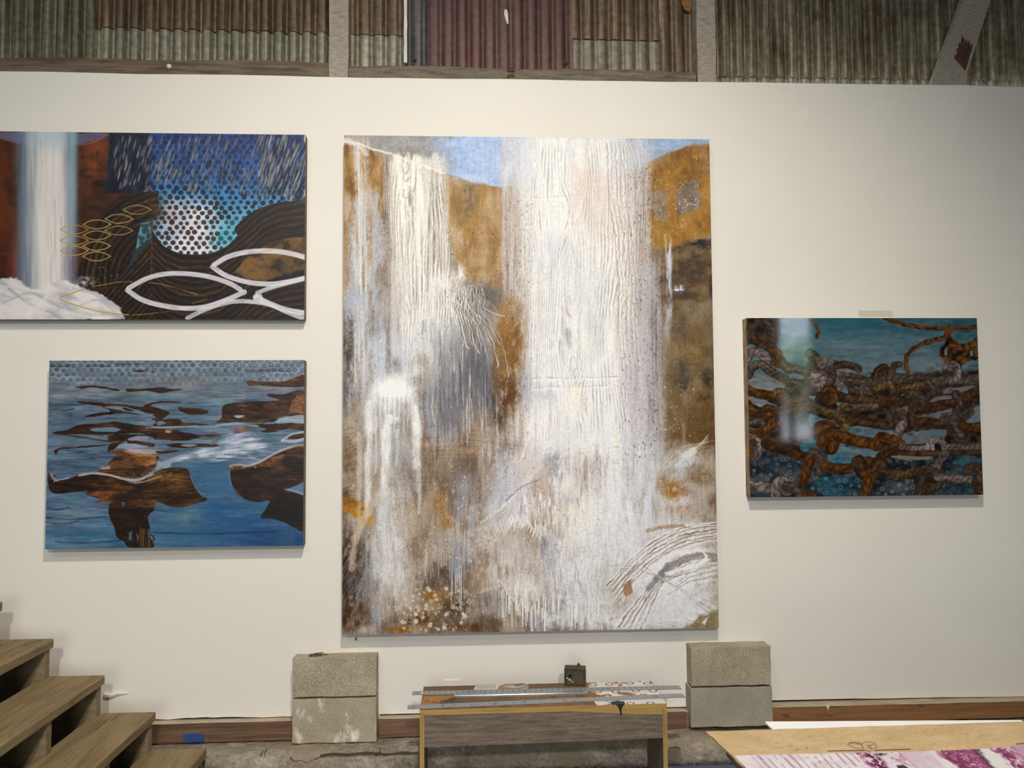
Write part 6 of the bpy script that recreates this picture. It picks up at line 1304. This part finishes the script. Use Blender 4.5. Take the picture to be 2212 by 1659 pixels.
# bare yellow strip along the upper right of the apron
q = lambda px, py: (float((P(px, py, by0)[0]-_c[0])), float(P(px, py, by0)[2]))
s_ = [q(1216, 1537), q(1431.5, 1525.5), q(1431.5, 1544), q(1360, 1543), q(1290, 1539.5)]
bm = prism_xz([s_[i] for i in (0, 4, 3, 2, 1)], -HD+.0008, -HD+.0025)
obj('bare_strip', bm, M['ply_edge'], bench)
bm = prism_xz([q(*v) for v in ((1329, 1522), (1350, 1521), (1345, 1526), (1342, 1533), (1343, 1540), (1341.5, 1549), (1339.5, 1540), (1337, 1532), (1334, 1526))], -HD-.0009, -HD+.0012)
obj('ink_drip', bm, M['ink'], bench)

# ------------------------------------------------------------------ things lying on the bench
DIG = {'0': ('111', '101', '101', '101', '111'), '1': ('010', '110', '010', '010', '111'), '2': ('111', '001', '111', '100', '111'), '3': ('111', '001', '111', '001', '111'), '4': ('101', '101', '111', '001', '001'),
       '5': ('111', '100', '111', '001', '111'), '6': ('111', '100', '111', '101', '111'), '7': ('111', '001', '010', '010', '010'), '8': ('111', '101', '111', '101', '111'), '9': ('111', '101', '111', '001', '111')}
def ruler_print(worn, seed):
    w, h = 1920, 84; a = np.empty((h, w, 3), np.float32); rng = np.random.default_rng(seed)
    a[:] = np.array((150, 152, 154), np.float32)/255
    a += (np.repeat(np.repeat(rng.random((h//4, w//16, 1)), 4, 0), 16, 1)-.5).astype(np.float32)*.07
    ink = np.array((56, 56, 58), np.float32)/255
    inch = w/48.0
    for i in range(1, 48*8):
        x = int(i*inch/8); L = 16 if i % 8 == 0 else (11 if i % 4 == 0 else 6)
        if rng.random() < worn: continue
        a[:L, x:x+2] = ink; a[h-L:, x:x+2] = ink
    def text(s, x, y, k):
        for ch in s:
            for r_, row in enumerate(DIG[ch]):
                for c_, b_ in enumerate(row):
                    if b_ == '1': a[y+r_*k:y+r_*k+k, x+c_*k:x+c_*k+k] = ink
            x += 4*k
    for i in range(1, 48):
        if rng.random() < worn: continue
        s = str(i); text(s, int(i*inch-2*3*len(s)), 19, 3); s = str(48-i); text(s, int(i*inch-2*3*len(s)), h-36, 3)
    if worn:
        for _ in range(70):
            x, y = int(rng.integers(w-40)), int(rng.integers(h-8)); a[y:y+int(rng.integers(2, 7)), x:x+int(rng.integers(3, 26))] = np.array((60, 60, 58))/255*rng.uniform(.6, 2.2)
    else:
        for x in (390, 1350): a[40:46, x:x+70] = ink; a[40:44, x+90:x+130] = ink*1.4
    return a
def ruler(pl, pr, z, wd, mt, label, length=1.2192, hole=True):
    a, b = Vector(PZ(*pl, z)), Vector(PZ(*pr, z)); d = (b-a).normalized(); mid = (a+b)/2; L = (b-a).length
    o = obj('steel_ruler', B(-L/2, L/2, -wd/2, wd/2, 0, .0016), [mt, M['alu']])
    for f in o.data.polygons: f.material_index = 0 if f.normal.z > .5 else 1
    uv = o.data.uv_layers.new(name='UVMap')
    for l in o.data.loops:
        co = o.data.vertices[l.vertex_index].co; uv.data[l.index].uv = ((co.x+L/2)/L, (co.y+wd/2)/wd)
    o.location = mid; o.location.z = z; o.rotation_euler = (0, 0, math.atan2(d.y, d.x))
    tag(o, label, 'ruler')
    if hole:
        bm = bmesh.new(); cyl(bm, (-L/2+.045, 0, .0012), (-L/2+.045, 0, .0021), .006, 16); obj('hang_hole', bm, M['plastic'], o)
    return o
r1_ = image_mat('ruler_marks', ruler_print(0.0, 3), .38, .5); r2_ = image_mat('worn_ruler_marks', ruler_print(.75, 4), .5, .5)
ruler((890.5, 1498), (1469, 1485), ZB+.0012, .047, r1_, 'clean numbered steel ruler lying on the bench nearer the wall')
ruler((880, 1528.5), (1477, 1502.5), ZB+.0012, .047, r2_, 'worn paint-spotted steel ruler lying along the bench front edge', hole=False)
a, b = Vector(PZ(980.5, 1508, ZB)), Vector(PZ(1270.5, 1502, ZB)); L = (b-a).length; d = b-a
bm = B(-L/2, L/2, -.009, .009, 0, .016, bev=.0035, segs=3)
o = obj('metal_bar', bm, M['alu'], smooth=True); o.location = (a+b)/2; o.rotation_euler = (0, 0, math.atan2(d.y, d.x))
tag(o, 'shiny square aluminium bar lying between the two steel rulers', 'bar')
# dark steel box
cl, cr = PZ(1222, 1483, ZB+.001), PZ(1268, 1483, ZB+.001); bw = float(cr[0]-cl[0]); yb = float(cl[1])
zt_ = P(1245, 1445, yb)[2]; bh = float(zt_-ZB)
sb = thing('steel_box', 'small blackened steel box with a round hole standing on the bench', 'box', (float(cl[0]+cr[0])/2, yb+.032, ZB+.001))
sb.rotation_euler = (0, 0, -.20)
h2 = bw/2; hy = .024
obj('body', B(-h2, h2, -hy, hy, 0, bh, bev=.004), M['dark_steel'], sb)
for s in (-1, 1): obj('edge_strap', B(s*(h2-.005)-.005, s*(h2-.005)+.005, -hy-.0015, -hy+.002, .004, bh-.004), M['rust'], sb)
obj('lid_edge', B(-h2, h2, -hy-.0012, -hy+.003, bh-.014, bh-.003), M['rust'], sb)
bm = bmesh.new(); cyl(bm, (-.22*bw, -hy-.0012, .55*bh), (-.22*bw, -hy+.002, .55*bh), .0075, 20); obj('hole_disc', bm, M['hole'], sb)  # black disc set on the face, the shade inside the hole is its colour
bm = bmesh.new(); bmesh.ops.create_cone(bm, cap_ends=True, segments=4, radius1=.0135, radius2=.0005, depth=.02, matrix=Matrix.Translation((.016, .0, bh+.0098))); obj('spike', bm, M['dark_steel'], sb)
for i, (u, v) in enumerate(((-.36, .40), (-.27, .33), (-.22, .30), (-.12, .22))):
    bm = B(u*bw-.003, u*bw+.003, -hy-.0008, -hy+.001, v*bh-.002, v*bh+.003); obj('paint_fleck', bm, M['white_scrap'], sb)
# photo print under the far ruler
def sheet_from(pts, z, name, label, cat, mt, thick=.0008, texrect=None):
    q = [PZ(x, y, z) for x, y in pts]; c = sum(q)/len(q)
    bm = prism_xy([(p[0]-c[0], p[1]-c[1]) for p in q], 0, thick)
    o = obj(name, bm, mt); o.location = (c[0], c[1], z)
    tag(o, label, cat); return o, c
def flat_tex(pts, z, w, h, base, paint, name, rough=.5, gain=1.0, mirror=None):
    q = [PZ(x, y, z) for x, y in pts]; xs = [p[0] for p in q]; ys_ = [p[1] for p in q]
    x0, x1, y0, y1 = min(xs), max(xs), min(ys_), max(ys_)
    t = Tex((x0, y1, z), (x1-x0, 0, 0), (0, y0-y1, 0), w, h, base, 11); paint(t)
    return image_mat(name, t.done(gain), rough, .35), (x0, x1, y0, y1)
def uv_flat(o, rect):
    x0, x1, y0, y1 = rect; uv = o.data.uv_layers.new(name='UVMap')
    for l in o.data.loops:
        co = o.data.vertices[l.vertex_index].co; uv.data[l.index].uv = ((co.x+o.location.x-x0)/(x1-x0), (co.y+o.location.y-y0)/(y1-y0))
def pprint(t):
    t.mix([(.3, (206, 200, 194)), (.7, (226, 222, 216))], t.n(20, 3, 3, 2))
    for k in range(9): t.stroke([(1028, 1478.5+k*1.1), (1072, 1478+k*1.1)], .5, (150, 144, 140), .7, smooth=0)
    for x in (1034, 1044, 1052, 1062): t.stroke([(x, 1477), (x-1, 1488)], .6, (150, 144, 140), .6, smooth=0)
    t.poly([(1074, 1490), (1076, 1482), (1090, 1478), (1130, 1476), (1142, 1480), (1138, 1486), (1100, 1489)], (148, 118, 94), 1, 1, 1.5); t.poly([(1082, 1484), (1100, 1480), (1130, 1479), (1136, 1483), (1110, 1486)], (196, 184, 170), .9, 1, 1.5)
    t.poly([(1108, 1478), (1128, 1476.5), (1132, 1479), (1116, 1482)], (66, 88, 128), .9, 1, 1.5)
pp_ = [(1029.5, 1478.5), (1138, 1475.5), (1142, 1483), (1138, 1487.5), (1070, 1490), (1023, 1490)]
mt, rc = flat_tex(pp_, ZB+.0003, 400, 90, (216, 210, 204), pprint, 'photo_print_face')
o, _ = sheet_from(pp_, ZB+.0002, 'photo_print', 'small printed photograph sheet lying on the bench behind the far ruler', 'print', mt, .0006); uv_flat(o, rc)

# ------------------------------------------------------------------ table at the lower right with boards and print
ZT = .75
tl = PZ(1525, 1580, ZT); tr = PZ(2212, 1558.5, ZT)
tang = math.atan2(float(tr[1]-tl[1]), float(tr[0]-tl[0])); tr_ = np.array([math.cos(tang), math.sin(tang), 0]); tb_ = np.array([-math.sin(tang), math.cos(tang), 0])
left = PZ(1610, 1659, ZT); ldir = (left-tl)/np.linalg.norm(left-tl)
tb = thing('table', 'wooden work table under the tan board at the lower right', 'table', tuple(float(v) for v in (tl+tr_*1.2-tb_*.75)*np.array([1, 1, 0])))
tb.rotation_euler = (0, 0, tang)
obj('table_top', B(-1.16, 1.2, -.7, .71, ZT-.048, ZT-.012, bev=.004), M['table'], tb)
for sx in (-1.08, 1.12):
    for sy in (-.62, .63): obj('leg', B(sx-.035, sx+.035, sy-.035, sy+.035, 0, ZT-.048, bev=.004), M['table'], tb)
obj('rail', B(-1.045, 1.085, .615, .645, ZT-.14, ZT-.048), M['table'], tb); obj('rail', B(-1.045, 1.085, -.635, -.605, ZT-.14, ZT-.048), M['table'], tb)
def tan_paint(t):
    t.mix([(.3, (196, 168, 124)), (.5, (206, 178, 134)), (.7, (214, 188, 146))], t.n(60, 12, 3, 4)*.6+t.n(8, 3, 5, 3)*.4)
    r = t.rng
    for _ in range(26): x, y = r.uniform(1640, 2200), r.uniform(1575, 1622); t.mist(x, y, r.uniform(3, 10), r.uniform(1.2, 2.6), (164, 136, 96), .7, int(r.integers(40)), 4, 1.5, .5)
    for x, y in ((1708, 1611), (1722, 1619), (1742, 1616)): t.dot(x, y, 3.5, 1.8, (150, 124, 88), .6, soft=1.5)
    t.stroke([(1788, 1622.3), (1866, 1621)], 1.7, (46, 40, 36), .95, smooth=0); t.stroke([(1890, 1621), (1966, 1618.5)], 1.7, (46, 40, 36), .95, smooth=0)
    L = lambda p: t.stroke(p, .9, (64, 56, 50), .95, soft=.5)
    L([(1830, 1608.5), (1840, 1605), (1854, 1606), (1862, 1611), (1861, 1616), (1850, 1616), (1838, 1612), (1834, 1606), (1840, 1603.5), (1856, 1605), (1863, 1608)])
    L([(1862, 1607), (1868, 1603.5), (1880, 1603.5), (1890, 1606), (1893, 1610), (1891, 1616), (1884, 1618), (1880, 1613), (1884, 1609), (1891, 1607)]); L([(1864, 1612), (1866, 1618), (1872, 1621.5), (1880, 1622), (1883, 1617)])
    L([(1872, 1611), (1878, 1609.5), (1880, 1612), (1874, 1614.5), (1880, 1616)])
    t.stroke([(1790, 1627.5), (1966, 1625)], .8, (120, 96, 66), .6, smooth=0, dry=.7, seed=3); t.stroke([(2196, 1607.5), (2225, 1605)], 1.8, (46, 40, 36), .9, smooth=0)
def ragged(a, b, n, amp, seed):
    r = random.Random(seed); a, b = np.array(a), np.array(b)
    d = (b-a)/np.linalg.norm(b-a); nn_ = np.array([-d[1], d[0]])
    return [tuple(a+(b-a)*i/n+nn_*(r.uniform(-amp, amp) if 0 < i < n else 0)) for i in range(n+1)]
far_l, far_r = tl[:2], (tl+tr_*2.4)[:2]
near_l, near_r = (tl+ldir*1.4)[:2], (tl+tr_*2.4-tb_*1.4)[:2]
out = ragged(far_l, near_l, 70, .0022, 1)+ragged(near_l, near_r, 4, .001, 2)[1:]+ragged(near_r, far_r, 4, .001, 3)[1:]+ragged(far_r, far_l, 90, .0014, 4)[1:-1]
cc = np.mean(np.array(out), 0)
X0, X1, Y0, Y1 = min(p[0] for p in out), max(p[0] for p in out), min(p[1] for p in out), max(p[1] for p in out)
xa, xb, ya, yb_ = X0, X0+1.35, Y1-.42, Y1
t = Tex((xa, yb_, ZT), (xb-xa, 0, 0), (0, ya-yb_, 0), 1500, 460, (204, 176, 132), 5); tan_paint(t)
tanm = image_mat('tan_board_face', t.done(.90), .75, .3, .08, 200)
o = obj('tan_board', prism_xy([(p[0]-cc[0], p[1]-cc[1]) for p in out], 0, .0053), [tanm, M['board_edge']]); o.location = (cc[0], cc[1], ZT-.0053)
for f in o.data.polygons: f.material_index = 0 if f.normal.z > .5 else 1
uv_flat(o, (xa, xb, ya, yb_)); tag(o, 'tan cardboard sheet with an ink scribble covering the table', 'board')
# white board behind
wz = ZT-.0062
q = [PZ(*p, wz) for p in ((1652, 1558.5), (2205, 1555))]; q.append(q[1]-tb_*.35); q.append(PZ(1664, 1578, wz)-tb_*.22+np.array([.01, 0, 0]))
c = sum(q)/4
bm = prism_xy([(p[0]-c[0], p[1]-c[1]) for p in q[::-1]], 0, .005)
o = obj('white_board', bm, M['foamboard']); o.location = (c[0], c[1], wz-.0052)
tag(o, 'bright white board sticking out behind the tan cardboard', 'board')
def purple(t):
    X, Y = t.X, t.Y; t.mix([(.3, (226, 216, 222)), (.7, (240, 234, 238))], t.n(30, 10, 3, 3))
    # slanting bands, as the print recedes
    S = (X-1600)-(Y-1630)*.95
    f = t.n(22, 7, 21, 4, ang=.5); g = t.n(6, 3, 23, 3, ang=.5)
    lines = .5+.5*np.sin(S/5.2*1.9+3*vnoise(S/9, Y/30, 3)); m = sstep(.72, .95, lines)*sstep(0, 30, S)*sstep(300, 250, S)*sstep(.3, .55, t.n(16, 14, 31, 3))
    t.put(t.full, (176, 134, 158), m*.8)
    def patch(a, b, col, lo, hi, al=1):
        m = sstep(a-8, a+8, S+26*(f-.5))*sstep(b+10, b-10, S+26*(f-.5)); k = sstep(lo, hi, f*.6+g*.4); t.put(t.full, col, m*k*al)
    patch(255, 300, (142, 58, 104), .38, .56); patch(270, 290, (96, 28, 66), .44, .6); patch(300, 330, (232, 226, 230), .3, .5); patch(318, 360, (190, 130, 160), .45, .62, .8)
    patch(355, 420, (222, 198, 214), .3, .6); patch(425, 520, (158, 82, 122), .34, .52); patch(440, 500, (128, 44, 92), .46, .6); patch(470, 505, (206, 158, 182), .56, .66, .8); patch(515, 530, (60, 24, 48), .4, .55)
    patch(418, 432, (240, 238, 238), .2, .4); patch(525, 556, (236, 234, 232), .2, .4); patch(556, 640, (186, 124, 156), .34, .54); patch(560, 590, (128, 48, 92), .48, .6); patch(610, 700, (206, 168, 190), .4, .6)
    t.poly([(1938, 1652), (1952, 1653), (1962, 1660), (1940, 1661)], (34, 22, 32), .9, 2, 3); t.mist(1902, 1630, 18, 4, (64, 52, 58), 1.1, 3, 6, 2, .5)
pz = ZT+.0004
pr_l, pr_r = PZ(1587, 1632.5, pz), PZ(2212, 1605.5, pz); pd = (pr_r-pr_l)/np.linalg.norm(pr_r-pr_l); pn = np.array([-pd[1], pd[0], 0])
pl2 = PZ(1611, 1659, pz); pld = (pl2-pr_l)/np.linalg.norm(pl2-pr_l)
edge = [PZ(*v, pz) for v in ((1587, 1632.5), (1690, 1630), (1780, 1628), (1880, 1626), (1967, 1624.3), (2073, 1620.5), (2150, 1616.5), (2212, 1609))]
q = [edge[-1]+np.array([.25, .02, 0]), *edge[::-1], pr_l+pld*.9, edge[-1]+np.array([.25, -.9, 0])][::-1]
c = sum(q)/len(q)
xa, xb, ya, yb_ = pr_l[0]-.02, pr_l[0]+1.0, pr_l[1]-.25, pr_l[1]+.06
t = Tex((xa, yb_, pz), (xb-xa, 0, 0), (0, ya-yb_, 0), 1400, 430, (236, 230, 234), 6); purple(t)
pm = image_mat('purple_print_face', t.done(.85), .5, .35)
o = obj('art_print', prism_xy([(p[0]-c[0], p[1]-c[1]) for p in q], 0, .0008), pm); o.location = (c[0], c[1], pz); uv_flat(o, (xa, xb, ya, yb_))
tag(o, 'white and purple art print lying on the tan cardboard', 'print')

# ------------------------------------------------------------------ greenery outside the rear window (mirrored in the rope painting)
tree = thing('tree', 'green leafy tree outside the rear window, mirrored in the rope painting', 'tree', (6.3, -11.4, 0))
bm = bmesh.new(); cyl(bm, (0, 0, -.05), (.05, 0, 2.6), .09, 10, .05); obj('trunk', bm, M['timber_brown'], tree)
bm = bmesh.new(); rnd = random.Random(11)
for i in range(2600):
    th, ph, rr = rnd.uniform(0, 2*PI), rnd.uniform(-1, 1), rnd.random()**.4
    c = Vector((math.cos(th)*1.15*rr*math.sqrt(1-ph*ph*.8), math.sin(th)*1.0*rr*math.sqrt(1-ph*ph*.8), 2.45+ph*.98*rr))
    a = Vector((rnd.uniform(-1, 1), rnd.uniform(-1, 1), rnd.uniform(-.6, .6))).normalized(); b = a.cross(Vector((rnd.uniform(-1, 1), rnd.uniform(-1, 1), rnd.uniform(-1, 1)))).normalized()
    s = rnd.uniform(.04, .09); bm.faces.new([bm.verts.new(c+a*s*u+b*s*.5*v) for u, v in ((-1, 0), (0, -1), (1, 0), (0, 1))])
lf = bpy.data.meshes.new('foliage'); bm.to_mesh(lf); bm.free(); lf.materials.append(M['leaf']); o = link(bpy.data.objects.new('foliage', lf), tree); o['kind'] = 'stuff'
structure(obj('ground', B(-14, 14, -30, -9.1, -.12, -.06), M['rear']))
